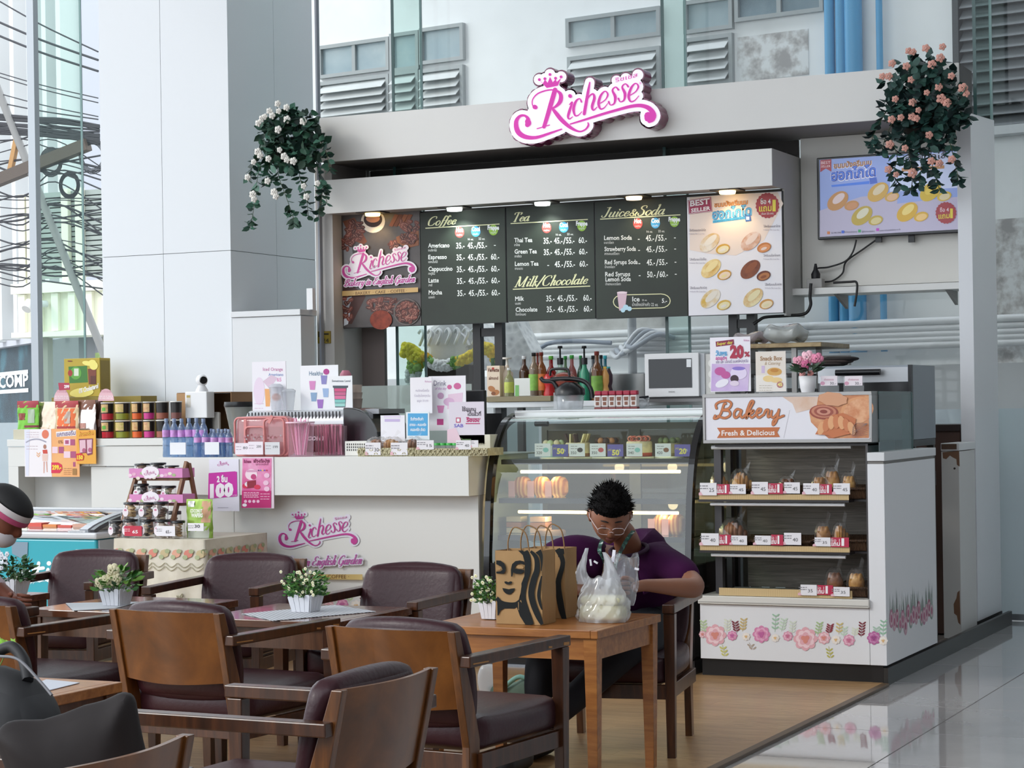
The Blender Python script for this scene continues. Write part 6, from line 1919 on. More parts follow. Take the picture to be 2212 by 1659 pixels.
# noodle snack packs on the case deck
ZD = 1.463
k = 0
for row in range(2):
 for i in range(6 - row):
  px = 1291 + i * 15.5 + row * 9
  Y = 10.9 + row * 0.09
  a_,b_ = xat(px - 8,Y),xat(px + 8,Y)
  h_ = 0.105
  zz_ = ZD + 0.0
  t = thing('snack_pack',['front','rear'][row] + ' row red and white snack packet, ' + ORD[i] + ' from the left on the case top','packet',((a_ + b_) / 2,Y,zz_),0,'snack packets on the cake case')
  mb = MB(mat('d9d2cf',0.4)).box(a_ + 0.002,b_ - 0.002,Y,Y + 0.045,zz_ + 0.012,zz_ + h_ * 0.75)
  mb.build('packet_body',t,bevel=0.006)
  MB(mat('a11c3a',0.35)).box(a_ + 0.002,b_ - 0.002,Y + 0.004,Y + 0.04,zz_ + h_ * 0.76,zz_ + h_).build('red_top',t,bevel=0.006)
  MB(mat('7a2a28',0.4)).box(a_ + 0.002,b_ - 0.002,Y + 0.002,Y + 0.04,zz_ + 0.0,zz_ + 0.011).build('base_fold',t)
  z_ = zz_ + h_ * 0.45
  cx_ = (a_ + b_) / 2
  MB(mat('7d4a34',0.4)).add([(cx_ - 0.012,Y - 0.0012,z_),(cx_ + 0.012,Y - 0.0012,z_),(cx_ + 0.014,Y - 0.0012,z_ + 0.022),(cx_ - 0.014,Y - 0.0012,z_ + 0.022)],[(0,1,2,3)]).add([(cx_ - 0.01,Y - 0.0012,z_ - 0.025),(cx_ + 0.01,Y - 0.0012,z_ - 0.025),(cx_ + 0.01,Y - 0.0012,z_ - 0.006),(cx_ - 0.01,Y - 0.0012,z_ - 0.006)],[(0,1,2,3)]).build('printed_front',t)
# blender jug with black lid and handle
Y = 10.95
bx_ = xat(1232,Y)
bj = thing('blender_jug','clear blender jug with a big black lid and handle on the cake case','blender',(bx_,Y,ZD))
MB(clearf).lathe([(0.075,0.0),(0.085,0.11),(0.08,0.11)],(bx_,Y,ZD),20).build('jug',bj)
MB(mat('161618',0.35)).lathe([(0.09,0.085),(0.088,0.12),(0.05,0.15),(0.03,0.16)],(bx_,Y,ZD),20).build('lid',bj)
P_ = lambda x,y: (aty(x,y,Y).x,Y,aty(x,y,Y).z)
MB(mat('161618',0.35)).tube(smooth([P_(1168,816),P_(1175,823),P_(1192,824),P_(1200,832),P_(1208,848)],5),0.013,8).tube(smooth([P_(1190,820),P_(1230,818),P_(1262,824),P_(1276,840),P_(1280,860)],5),0.014,8).build('handle',bj)
MB(mat('161618',0.35)).tube(smooth([P_(1188,812),P_(1190,800),P_(1200,797),P_(1222,797),P_(1228,801),P_(1230,812)],5),0.008,8).build('grip',bj)
MB(glass('e09080',1,0.6,film=0.35,name='red_dome')).ell((xat(1212,Y),Y + 0.05,zat(1212,822,Y)),(0.075,0.06,0.05),16,8).build('dome',bj)
bk2 = slab('measuring_jug','small clear square measuring jug left of the blender','jug',1196,1212,848,10.92,ZD,0.06,clearf)
kn = thing('knives','dark handled knives lying beside the snack packets','knives',(xat(1385,11.0),11.0,ZD))
MB(mat('1b1d26',0.4)).bar((xat(1372,11.0),11.0,ZD + 0.06),(xat(1394,11.0),11.05,ZD + 0.068),0.02,0.012).build('handle',kn)
MB(glass('eef0f2',1,0.8,rough=0.2,film=0.3,name='bag_film2')).cushion((xat(1384,11.0),11.02,ZD + 0.03),(0.07,0.09,0.055),0.02,0.1,6).build('clear_bag',kn)
ob = thing('oven_stand','dark steel stand carrying the large oven','stand',(xat(1870,11.6),11.9,0))
MB(mat('2d2a29',0.4)).box(xat(1768,11.6),xat(1970,11.6),11.63,12.15,1.22,1.258).build('top',ob)
for x_ in (xat(1772,11.6),xat(1955,11.6)):
 for y_ in (11.65,12.1):
  MB(mat('2d2a29',0.4)).box(x_,x_ + 0.04,y_,y_ + 0.04,0,1.219).build('leg',ob)
# ================================================================ LEFT COUNTER GOODS
foil = dict(rough=0.22,metal=0.35)
def pouch(px0,px1,yt,Y,z0,name,label,body,prints,group='snack pouches on the side counter',rr=0.28,metal=0.4):
 a,b = xat(px0,Y),xat(px1,Y)
 z1 = zat((px0 + px1) / 2,yt,Y)
 t = thing(name,label,'pouch',((a + b) / 2,Y,z0),0,group)
 h = z1 - z0
 def fn(u,v):
  th = (0.035 * (1 - v) ** 0.6 + 0.003) * math.sin(PI * min(1,max(0.0,u))) ** 0.5
  cr_ = 0.004 * math.sin(u * 23 + v * 17) * math.sin(v * 31)
  return (a + (b - a) * (u + 0.02 * math.sin(v * 9) * (u - 0.5)),Y - th * 0.6 + cr_,z0 + h * v)
 def fb(u,v):
  p = fn(u,v)
  th = (0.035 * (1 - v) ** 0.6 + 0.003) * math.sin(PI * min(1,max(0.0,u))) ** 0.5
  return (p[0],Y + th * 0.6 + 0.001,p[2])
 mb = MB(mat(body,rr,metal,noise=0.12,scale=14,bump=0.25))
 mb.grid(fn,14,12)
 mb.grid(fb,14,4)
 mb.build('pouch_body',t)
 # prints follow the bulge
 def on(u0,v0,u1,v1,c,name_,lift=0.002):
  MB(mat(c,0.35,0.1)).grid(lambda u,v: (lambda q: (q[0],q[1] - lift,q[2]))(fn(u0 + (u1 - u0) * u,v0 + (v1 - v0) * v)),6,4).build(name_,t)
 for it in prints:
  on(*it)
 return t
Y = YL + 0.16
z0 = ZL + 0.001
pouch(38,84,866,Y,z0 + 0.0,'snack_pouch','green snack pouch with a red top at the left end of the counter','6fae3a',[(0,0.82,1,1,'9c2030','red_band'),(0.08,0.5,0.4,0.68,'8a3a2a','round_badge',0.003),(0.55,0.42,0.85,0.78,'a8b8a0','lettered_patch',0.003),(0.4,0.3,1,0.36,'7a2432','maroon_strip',0.003),(0.1,0.02,0.35,0.25,'3c8a3c','green_badge',0.003)])
pouch(80,122,868,Y + 0.03,z0,'snack_pouch','shiny silver and gold snack pouch beside the green pouch','cbb9a6',[(0.1,0.05,0.6,0.32,'e6cdb8','round_badge'),(0.6,0.05,0.95,0.2,'9a7050','small_badge')],metal=0.8,rr=0.18)
pouch(120,170,866,Y,z0,'snack_pouch','orange snack pouch with a red top among the foil pouches','c9b08a',[(0.1,0.3,0.9,0.8,'e0682a','orange_panel'),(0,0.82,1,1,'a3262c','red_band'),(0.45,0.4,0.7,0.72,'b9a79a','lettered_patch',0.004),(0.1,0.26,0.9,0.33,'a02a2a','red_strip',0.004),(0.3,0.0,0.8,0.24,'b5562c','chips_picture',0.003)],metal=0.5)
pouch(169,207,864,Y + 0.02,z0,'snack_pouch','white and brown shiny snack pouch left of the noodle cups','d8cdc8',[(0,0.75,1,1,'7a4a34','brown_top'),(0.1,0.15,0.5,0.4,'b9867a','round_badge')],metal=0.7,rr=0.18)
pouch(201,222,864,Y + 0.07,z0,'snack_pouch','dark brown snack pouch squeezed against the noodle cups','4a2c24',[(0.2,0.3,0.8,0.5,'6e4636','round_badge')],metal=0.3)
# display cartons
Yb = YL + 0.34
cb_ = slab('shelf_carton','flat mustard cardboard tray behind the pouches and cups','carton',112,305,857,Yb - 0.03,z0,0.2,mat('8f7c2c',0.6))
zc_ = zat(190,857,Yb - 0.03) + 0.001
def P(pr):
 pr.m('3c7a2e').poly((148,792),(188,790),(190,826),(150,828)); pr.up().m('5fa63c').disc(164,806,12,14).m('a33028').disc(152,806,5,7).m('d8e0cc').rect(160,796,170,812)
 pr.up().m('7a3a26').poly((190,797),(208,795),(208,830),(192,830)); pr.up().m('5a2a1e').rect(196,812,207,830)
 pr.m('efe37a').disc(190,785,12,5,a=0.2).disc(203,790,9,9).disc(177,848,26,10,a=-0.1).disc(200,783,8,6)
 pr.up().m('f6f4ee').text('0% Cholesterol',171,850,213,10,y1=838,bold=0.04)
 pr.m('7a2a2a').rect(147,779,156,781)
yb_ = slab('gift_box','yellow gift box with a window showing a pouch and brown cup','box',140,217,774,Yb,zc_,0.13,mat('b9a02c',0.45),P,part='carton')
MB(mat('8f7a24',0.5)).box(xat(217,Yb) + 0.0004,xat(217,Yb) + 0.001,Yb + 0.01,Yb + 0.12,zc_ + 0.01,zat(217,778,Yb)).build('side_print',yb_)
for i,(cx_,tag_) in enumerate(((133,1),(229,0))):
 Yh = YL + 0.2
 p = aty(cx_,866,Yh)
 r_ = 21 / ppm(cx_,Yh)
 t = thing('header_card',['pink half-round header card with a red 299 tag left of the gift box','plain pink half-round header card right of the gift box'][i],'card',(p.x,Yh,p.z),0,'pink header cards')
 MB(mat('e0b4bc',0.5)).prism([(p.x + r_ * math.cos(a),p.z + r_ * 1.25 * math.sin(a)) for a in [PI * k / 14 for k in range(15)]],Yh,Yh + 0.003,'y').build('card',t)
 pr = Print(Yh)
 pr.m('d090a0').text('ริชเชส',cx_ - 11,848,cx_ + 11,6).m('f0dce0').stripes(cx_ - 15,856,cx_ + 15,860,2,1.6)
 if tag_:
  pr.up().m('b0304e').poly((126,827),(150,827),(152,842),(128,843)); pr.up().m('f6eef0').text('299',139,838,150,6,bold=0.05)
 pr.build('printed_front',t)
# noodle cups, two rows
cupcols = [('c3273a','b98a4a','red'),('8a8f2c','b9b04a','olive'),('e0662a','c98f5a','orange'),('c93a8a','c98a6a','magenta'),('9c5a48','3a3230','brown'),('7a4a44','3a3230','dull brown')]
cx_s = [(218,247),(248,283),(284,308),(309,335),(336,366),(368,394)]
Yn = YL + 0.14
rowz = [z0,zat(300,903,Yn)]
hcup = zat(300,864,Yn) - rowz[1]
rowz[1] = z0 + hcup + 0.002
for row in (1,0):
 for i,((xa_,xb_),(c1,c2,nm)) in enumerate(zip(cx_s,cupcols)):
  px = (xa_ + xb_) / 2
  x = xat(px,Yn); rr_ = (xb_ - xa_) / 2 / ppm(px,Yn)
  z = rowz[row]
  t = thing('noodle_cup','%s-banded instant noodle cup in the %s row on the side counter' % (nm,('lower','upper')[row]),'noodle cup',(x,Yn,z),0,'instant noodle cups')
  MB(mat('221d1c',0.35)).lathe([(rr_ * 0.84,0.0),(rr_ * 0.94,hcup * 0.93)],(x,Yn,z),20).build('cup',t)
  MB(mat(c1,0.35)).lathe([(rr_ * 0.858,hcup * 0.03),(rr_ * 0.893,hcup * 0.36)],(x,Yn,z),20).build('colour_band',t)
  MB(mat('e4e0da',0.4)).lathe([(rr_ * 0.98,hcup * 0.93),(rr_,hcup * 0.95),(rr_ * 0.98,hcup * 0.985),(rr_ * 0.9,hcup * 0.985)],(x,Yn,z),20).build('rim',t)
  if i < 4:
   mb = MB(ramp_mat('noodle_picture_%d' % i,'noise',40,[(0.35,c2),(0.6,'d9b880')],rough=0.4))
   mb.grid(lambda u,v: (x + rr_ * 0.945 * math.sin(-1.1 + 1.8 * u),Yn - rr_ * 0.945 * math.cos(-1.1 + 1.8 * u),z + hcup * (0.42 + 0.46 * v)),8,2)
   if i == 0: mb.m('5fae3a').grid(lambda u,v: (x + rr_ * 0.955 * math.sin(-0.4 + 0.7 * u),Yn - rr_ * 0.955 * math.cos(-0.4 + 0.7 * u),z + hcup * (0.5 + 0.2 * v)),4,1)
   mb.build('food_picture',t)
# trays and papers on the left counter
tl = slab('pouch_tray','shallow beige tray under the green pouch','tray',28,165,927,YL + 0.03,z0,0.25,mat('c9c3ac',0.5),part='tray')
PY = YL - 0.02
def P(pr):
 pr.m('dfe0f0').poly((53,928),(64,928),(62,1028),(56,1028)).m('e2785a').disc(98,938,7.5,9.5).m('c9b0b8').stripes(57,934,84,944,3,1)
 pr.m('a7a4b4').line(smooth([(56,956),(68,950),(84,949),(100,955)],5),3)
 pr.m('b9a0a8').stripes(57,964,82,970,2,1)
 pr.m('cf4a3a').poly((92,972),(102,971),(103,980),(93,980)); pr.m('b07a66').disc(97,965,3.5,5).m('e8c8bc').poly((91,981),(104,981),(103,996),(92,996)).m('d9a89a').poly((94,997),(97,997),(96,1022),(94,1022)).poly((99,997),(102,997),(103,1020),(101,1020))
 pr.m('e8b48c').poly((79,976),(83,980),(87,976),(87,979),(83,983),(79,979)).poly((79,981),(83,985),(87,981),(87,984),(83,988),(79,984))
leaflet('hanging_poster','white poster with a red-topped woman, leftmost on the side counter front',52,927,110,1030,PY,mat('efe9ec',0.4),P,stand=False)
om = ramp_mat('poster_orange','noise',2.5,[(0.3,'ee9a62'),(0.7,'f2bd78')],rough=0.4)
def P(pr):
 pr.m('f3eeee').poly((121,933),(164,929),(164,941),(122,944)); pr.up().m('6a4a80').text('แคทเธอรีน',123,943,163,9,y1=939,bold=0.02)
 pr.m('8a4a2c').text('0%',126,958,136,7).m('efd0dc').rect(138,948,152,962).rect(113,965,125,979).rect(138,975,152,989).m('b0507a').rect(141,951,149,959).rect(152,949,162,962).rect(127,965,138,979).rect(153,975,164,989).rect(158,998,163,1008)
 pr.m('d9244a').poly((111,999),(126,999),(134,1004),(135,1014),(129,1022),(111,1022)); pr.up().m('f4d63a').text('299.-',113,1014,133,9,bold=0.06)
 pr.m('b07a4a').stripes(138,1012,155,1024,4,1).m('a3763c').rect(157,1012,166,1026)
leaflet('hanging_poster','orange poster priced 299 hanging on the side counter front',110.5,926,170,1030,PY,om,P,stand=False)
def P(pr):
 pr.m('c9451c').text('Promotion',171,942,203,8,y1=938,bold=0.09); pr.up().m('f2c23a').text('Promotion',171,942,203,8,y1=938,bold=0.02)
 pr.m('8a3a50').poly((170,948),(201,947),(200,981),(190,984),(186,978),(173,980)); pr.up().m('e3b9c6').poly((172,951),(185,950),(186,976),(173,978)).poly((188,950),(199,949),(198,978),(189,980)); pr.up().m('b45a7a').disc(182,973,4,5).disc(195,972,4,5)
 pr.m('d9242e').poly((165,980),(176,979),(182,985),(180,994),(165,995)); pr.up().m('f4d63a').text('150',167,992,180,8,bold=0.06)
leaflet('hanging_poster','small yellow Promotion poster priced 150 on the side counter front',164.5,929,206,1002,PY - 0.005,mat('eba93a',0.4),P,stand=False)
# cardboard box, white appliance and baby camera
Yc_ = YL + 0.3
t = thing('cardboard_box','open brown cardboard box behind the white dispenser','box',(xat(445,Yc_),Yc_ + 0.15,z0))
a,b = xat(383,Yc_),xat(500,Yc_)
z1 = zat(440,849,Yc_)
m_ = mat('8a6848',0.8)
MB(m_).box(a,a + 0.005,Yc_,Yc_ + 0.3,z0,z1).box(b - 0.005,b,Yc_,Yc_ + 0.3,z0,z1).box(a + 0.005,b - 0.005,Yc_ + 0.295,Yc_ + 0.3,z0,z1).box(a,b,Yc_,Yc_ + 0.3,z1 + 0.0005,z1 + 0.005).build('carton',t)
MB(mat('b08a62',0.8)).box(a,a + 0.13,Yc_ - 0.005,Yc_ - 0.0005,z0,z1).build('front_flap',t)
MB(mat('c2beb8',0.4)).box(xat(452,Yc_),xat(468,Yc_),Yc_ + 0.03,Yc_ + 0.06,z0 + 0.02,zat(455,890,Yc_)).build('inner_part',t,bevel=0.01)
Yd = YL + 0.2
wb = slab('white_dispenser','white box-shaped dispenser with a black foot in front of the cardboard box','dispenser',400,447,846,Yd,zat(420,903,Yd),0.1,mat('e9e9ea',0.35),lambda pr: pr.m('cfc9c0').rect(403,853,412,880).m('b09a50').rect(403,854,411,859),part='body',bevel=0.006)
wb.location = (wb.location.x,wb.location.y,z0)
for c in wb.children: c.location = -Vector(wb.location)
MB(mat('151517',0.35)).box(xat(399,Yd),xat(442,Yd),Yd + 0.01,Yd + 0.1,z0,zat(420,903,Yd) - 0.0005).build('foot',wb,bevel=0.006)
zz_ = zat(438,846,Yd)
bcx = xat(437,Yd + 0.05)
wc_ = thing('webcam','small white round camera on top of the white dispenser','camera',(bcx,Yd + 0.05,zz_ + 0.001))
k_ = 1 / ppm(437,Yd)
MB(mat('e9e9eb',0.3)).lathe([(14 * k_,0.0),(13 * k_,4 * k_),(9 * k_,11 * k_),(7 * k_,14 * k_)],(bcx,Yd + 0.05,zz_ + 0.001),24).build('base',wc_)
MB(mat('ececee',0.25)).ell((bcx,Yd + 0.05,zz_ + 25 * k_),(13 * k_,13 * k_,13 * k_),24,14).build('head',wc_)
dd = (ray(437,830) * -1 + Vector((0.55,0,0))).normalized()
cc_ = Vector((bcx,Yd + 0.05,zz_ + 25 * k_))
MB(mat('141416',0.12)).cyl(cc_ + dd * 10 * k_,cc_ + dd * 13.3 * k_,8.5 * k_,8 * k_,20).build('lens',wc_)
# grinder hopper
turned('grinder_hopper','clear coffee grinder hopper with a black lid left of the espresso machine','grinder',516,11.25,ZT + 0.0,868,64,[('hopper',glass('c9ccc8',1,0.7,film=0.5,name='hopper_plastic'),[(0.3,0.25),(0.62,0.45),(0.95,0.9)]),('lid',mat('1a1a1c',0.3),[(0.97,0.9),(1.0,0.93),(0.97,1.0)]),('base',mat('2a2a2c',0.3),[(0.5,0),(0.5,0.22),(0.3,0.25)])],n=24)
# ================================================================ FRONT COUNTER GOODS
z0 = ZT + 0.001
# espresso machine
Ye = 10.72
em_ = thing('espresso_machine','steel and black espresso machine with a maroon front panel','coffee machine',(xat(640,Ye),Ye + 0.2,z0))
xa_,xm_,xb_ = xat(529,Ye),xat(742,Ye),xat(822,Ye)
zt1 = zat(650,886,Ye)
zt2 = zat(650,917,Ye)
MB(mat('5a2430',0.2,0.2)).box(xa_,xm_,Ye,Ye + 0.02,z0 + 0.02,zt2 - 0.012).build('front_panel',em_)
MB(mat('c9cacc',0.2,0.9)).box(xa_,xm_,Ye - 0.003,Ye + 0.02,zt2 - 0.01,zt2).box(xa_,xm_,Ye - 0.003,Ye + 0.02,z0,z0 + 0.018).build('trim',em_)
MB(mat('a9aaae',0.3,0.8)).box(xa_,xm_,Ye + 0.021,Ye + 0.4,z0,zt1 - 0.03).build('body',em_)
mb = MB(mat('c9cbcf',0.3,0.2)).grid(lambda u,v: (xa_ + (xm_ - xa_) * u,Ye + 0.0 + 0.07 * (1 - math.cos(v * PI / 2)),zt2 + (zt1 - zt2) * math.sin(v * PI / 2)),1,6)
mb.build('cup_rail',em_)
for i in range(28):
 x = xa_ + 0.02 + i * (xm_ - xa_ - 0.03) / 28
 MB(mat('1d1d20',0.4)).box(x,x + 0.006,Ye + 0.006,Ye + 0.012,zt2 + 0.012,zt1 - 0.01).build('rail_slot',em_) if i % 1 == 0 else None
MB(mat('161517',0.18,coat=0.6)).prism([(xm_ + 0.001,z0)] + [(xm_ + 0.001 + (xb_ - xm_) * u,z0 + (zat(780,880,Ye) - z0) * math.sqrt(max(0,1 - u ** 3))) for u in [k / 12 for k in range(13)]],Ye - 0.01,Ye + 0.4,'y').build('side_shell',em_,bevel=0.008)
pr = Print(Ye - 0.0035)
pr.m('17151a').rect(640,941,709,953); pr.up().m('e4e4e6').text('CONTI',664,951,706,8,bold=0.05,shear=0.2)
pr.build('lettering',em_)
zem = zt1 + 0.002
MB(mat('8f9094',0.35,0.8)).box(xa_,xb_ - 0.05,Ye + 0.071,Ye + 0.4,zt1 - 0.029,zt1).build('top_plate',em_)
# upright menus on the machine
Yp_ = Ye + 0.1
def P(pr):
 pr.m('c98ab0').text('Iced Orange',568,801,611,7,bold=0.02).m('8a9ac8').text('Americano',580,812,612,6,bold=0.02)
 pr.m('e8d6e6').disc(560,845,12,30).m('d9c0d0').poly((568,824),(586,810),(600,816),(582,840)).m('e9a96a').poly((572,840),(585,840),(583,878),(574,878)).m('d89a86').disc(597,858,10,8).m('e09ac0').text('65',598,824,608,8,bold=0.03)
 pr.m('d8b0c8').stripes(550,872,570,882,2,1)
leaflet('drink_menu','white upright Iced Orange Americano menu sheet, leftmost on the machine',546,781,619,888,Yp_,mat('ece9ee',0.35),P,cat='menu')
def P(pr):
 pr.m('5a7a96').text('Healthy',668,811,698,9,bold=0.01).m('b03a8a').disc(705,803,6.5,6.5)
 pr.k = 1
 for x,y,c in ((675,832,'d68ac0'),(700,820,'8a86c0'),(678,857,'8aa8c8'),(704,848,'9ab4d8'),(692,872,'a070c0')):
  pr.m(c).poly((x - 7,y - 9),(x + 7,y - 9),(x + 5,y + 10),(x - 5,y + 10))
leaflet('drink_menu','white Healthy drinks menu sheet on the espresso machine',650,789,732,888,Yp_ + 0.02,mat('eeeff2',0.35),P,cat='menu')
def P(pr):
 pr.m('5a6672').text('Sweetness Level',717,825,757,4.5,bold=0.02)
 pr.m('48525c').poly((719,833),(752,833),(752,837),(749,838),(746,880),(724,880),(721,838),(719,837)); pr.up()
 for k,c in enumerate(('d0507e','c8608a','d9709a','7fc4bc','9ad0c8')):
  pr.m(c).poly((722.5 + k * 0.3,839 + k * 8),(748 - k * 0.5,839 + k * 8),(747.5 - k * 0.5,846 + k * 8),(723 + k * 0.3,846 + k * 8))
leaflet('sweetness_card','small Sweetness Level card with a pink and mint cup chart',711,812,762,888,Yp_ - 0.02,mat('eceef0',0.35),P,cat='card')
turned('paper_cup_stack','tall stack of brown paper cups behind the sweetness card','cups',770,Ye + 0.2,zem,831,30,[('lower_cup',mat('b9a79c',0.6),[(0.75,0),(0.92,0.4),(1,0.42)]),('middle_cup',mat('c4b2a6',0.6),[(0.8,0.42),(0.93,0.66),(1,0.68)]),('upper_cup',mat('cbb9ac',0.6),[(0.8,0.68),(0.85,0.92),(0.9,1.0)])])
for i,(px,yt,w) in enumerate(((597,829,32),(624,840,32))):
 turned('plastic_cup',['clear domed plastic cup in front of the orange americano sheet','clear plastic cup between the first two menu sheets'][i],'cup',px,Ye + 0.06,zem,yt,w,[('cup',clearf,[(0.65,0),(0.95,0.85),(1.0,0.87)]),('lid',clearf,[(1.02,0.87),(0.95,0.93),(0.6,1.0)])],'clear cups on the espresso machine')
turned('pink_straw_cup','cup of pink wrapped sticks behind the Healthy menu sheet','cup',748,Ye + 0.25,zem,800,36,[('sticks',mat('c9788f',0.5),[(0.6,0),(0.7,0.9),(0.4,1.0)])],n=9)
# water bottles
wat = glass('b9cfe8',1.0,0.8,rough=0.03,film=0.28,name='water_bottle_plastic')
wpr = [(0.92,0),(1,0.03),(0.9,0.2),(1,0.3),(0.9,0.4),(1,0.5),(1,0.72),(0.7,0.82),(0.42,0.88),(0.42,0.9)]
def water(px,yt,w,Yw,lab,grp,small):
 H_ = zat(px,yt,Yw) - z0
 return turned('water_bottle',lab,'bottle',px,Yw,z0,yt,w,[('bottle',wat,wpr),('label_band',mat('c58fd0' if not small else 'cf9ad2',0.4,noise=0.25,scale=30),[(1.01,0.52),(1.01,0.7)]),('cap',mat('7f90ae',0.4),[(0.45,0.9),(0.45,0.995),(0.4,1.0)])],grp,n=14)
i = 0
for px,yt in ((359,904),(376,904),(392,904),(408,903),(424,903),(439,904)):
 water(px,yt,18,10.42,'tall clear water bottle with a lilac label, ' + ORD[i] + ' from the left in the tall row','tall water bottles',0); i += 1
i = 0
for px,yt in ((426,927),(443,926),(462,927),(479,927),(494,927)):
 water(px,yt,16,10.36,'small water bottle, ' + ORD[i] + ' from the left in the short front row','small water bottles',1); i += 1
i = 0
for px,yt in ((456,926),(471,926),(487,926)):
 water(px,yt,15,10.45,'small water bottle, ' + ORD[i] + ' from the left in the short rear row','small water bottles',1); i += 1
for i,(x0_,x1_,y0_) in enumerate(((366,400,956),(441,472,955))):
 leaflet('blank_price_card',['bare white card leaning on the tall water bottles','bare white card leaning on the small water bottles'][i],x0_,y0_,x1_,982,10.322,mat('e9ecf0',0.3),None,'price card','white cards before the water bottles',stand=False)
# pink bag
Yg = 10.36
t = thing('cosmetic_bag','pink clear-sided zip bag with two front pockets','bag',(xat(565,Yg),Yg + 0.06,z0))
pk = mat('d98a88',0.45)
a,b = xat(505,Yg),xat(624,Yg)
zt_ = zat(565,899,Yg)
MB(glass('eec4c6',1,0.6,film=0.55,name='pink_film')).cushion(((a + b) / 2,Yg + 0.05,(z0 + zt_) / 2),(b - a - 0.01,0.09,zt_ - z0 - 0.006),0.03,0.06,8).build('bag_body',t)
def rr(x0,x1,za_,zb_,y,r,mm,nm):
 pts = []
 for (cx_,cz_,a0) in ((x1 - r,zb_ - r,0),(x0 + r,zb_ - r,PI / 2),(x0 + r,za_ + r,PI),(x1 - r,za_ + r,1.5 * PI)):
  for k in range(5):
   q = a0 + k * PI / 8
   pts.append((cx_ + r * math.cos(q),y,cz_ + r * math.sin(q)))
 MB(mm).tube(pts,0.0065,6,closed=True).build(nm,t)
rr(a + 0.006,b - 0.006,z0 + 0.008,zt_ - 0.008,Yg,0.03,pk,'piping')
rr(xat(532,Yg),xat(574,Yg),z0 + 0.01,zat(550,922,Yg),Yg - 0.012,0.025,pk,'pocket_piping')
rr(xat(573,Yg),xat(616,Yg),z0 + 0.01,zat(590,905,Yg),Yg - 0.014,0.025,pk,'pocket_piping')
MB(pk).bar((xat(531,Yg),Yg - 0.008,zat(530,905,Yg)),(xat(531,Yg),Yg - 0.008,z0 + 0.03),0.018,0.004,(0,1,0)).build('strap',t)
MB(pk).bar((xat(584,Yg),Yg - 0.02,zat(584,914,Yg)),(xat(592,Yg),Yg - 0.02,zat(592,898,Yg)),0.02,0.005,(0,1,0)).build('strap',t)
pr = Print(Yg - 0.018)
for k in range(28):
 x,y = 518 + R.random() * 90,938 + R.random() * 16
 pr.m(('8a4a50','b9808a','a8a0a4')[k % 3]).disc(x,y,R.uniform(1,2.6),n=8)
pr.build('dotted_print',t)
for i,(x0_,x1_,y0_,num) in enumerate(((507,538,957,'80'),(535,567,954,'200'),(571,603,955,'199'))):
 leaflet('price_stand',ORD[i] + ' of the price stands before the pink bag',x0_,y0_,x1_,982,10.315 - 0.003 * i,mat('efe6ee' if i < 2 else 'd9dade',0.3),lambda pr,x0_=x0_,y0_=y0_,num=num,x1_=x1_: pr.m('a08a9a').stripes(x0_ + 3,y0_ + 8,x0_ + 14,y0_ + 14,2,1).m('55545c').text(num,x1_ - 13,y0_ + 13,x1_ - 3,5.5),'price card','stands before the pink bag',stand=False)
# straws tub
t = turned('straw_tub','pink translucent tub filled with wrapped pink straws','tub',648,10.40,z0,911,62,[('tub',glass('ffeef6',1,0.5,film=0.2,name='pink_tub'),[(0.9,0),(1.0,1.0)]),('rim',mat('e8c4d2',0.4),[(1.02,0.96),(1.03,1.0),(0.99,1.0)])],n=24)
x = xat(648,10.40)
for k in range(44):
 a = R.uniform(0,2 * PI); q = 0.05 * math.sqrt(R.random())
 p0 = (x + q * 0.7 * math.cos(a),10.40 + q * 0.7 * math.sin(a),z0 + 0.01)
 p1 = (x + q * 1.35 * math.cos(a) + R.uniform(-0.02,0.02),10.40 + q * math.sin(a),z0 + R.uniform(0.17,0.232))
 MB(mat(('ffbedc','ffd6e8','fbaed2','ffeaf4')[k % 4],0.35)).cyl(p0,p1,0.0035,n=5).build('straw',t)
t2 = thing('straw_box','clear box of pink straws in front of the espresso machine','box',(xat(712,10.62),10.62,z0))
MB(glass('fbeaf1',1,0.6,film=0.12,name='straw_box_plastic')).box(xat(683,10.62),xat(742,10.62),10.60,10.66,z0,zat(712,920,10.62)).build('box',t2)
for k in range(30):
 xx = xat(686 + R.random() * 52,10.63)
 MB(mat(('b8627e','c87a94','dc9cb0')[k % 3],0.4)).cyl((xx,10.63,z0 + 0.004),(xx + R.uniform(-0.01,0.01),10.63,zat(712,916 + R.random() * 6,10.62)),0.0035,n=5).build('straw',t2)
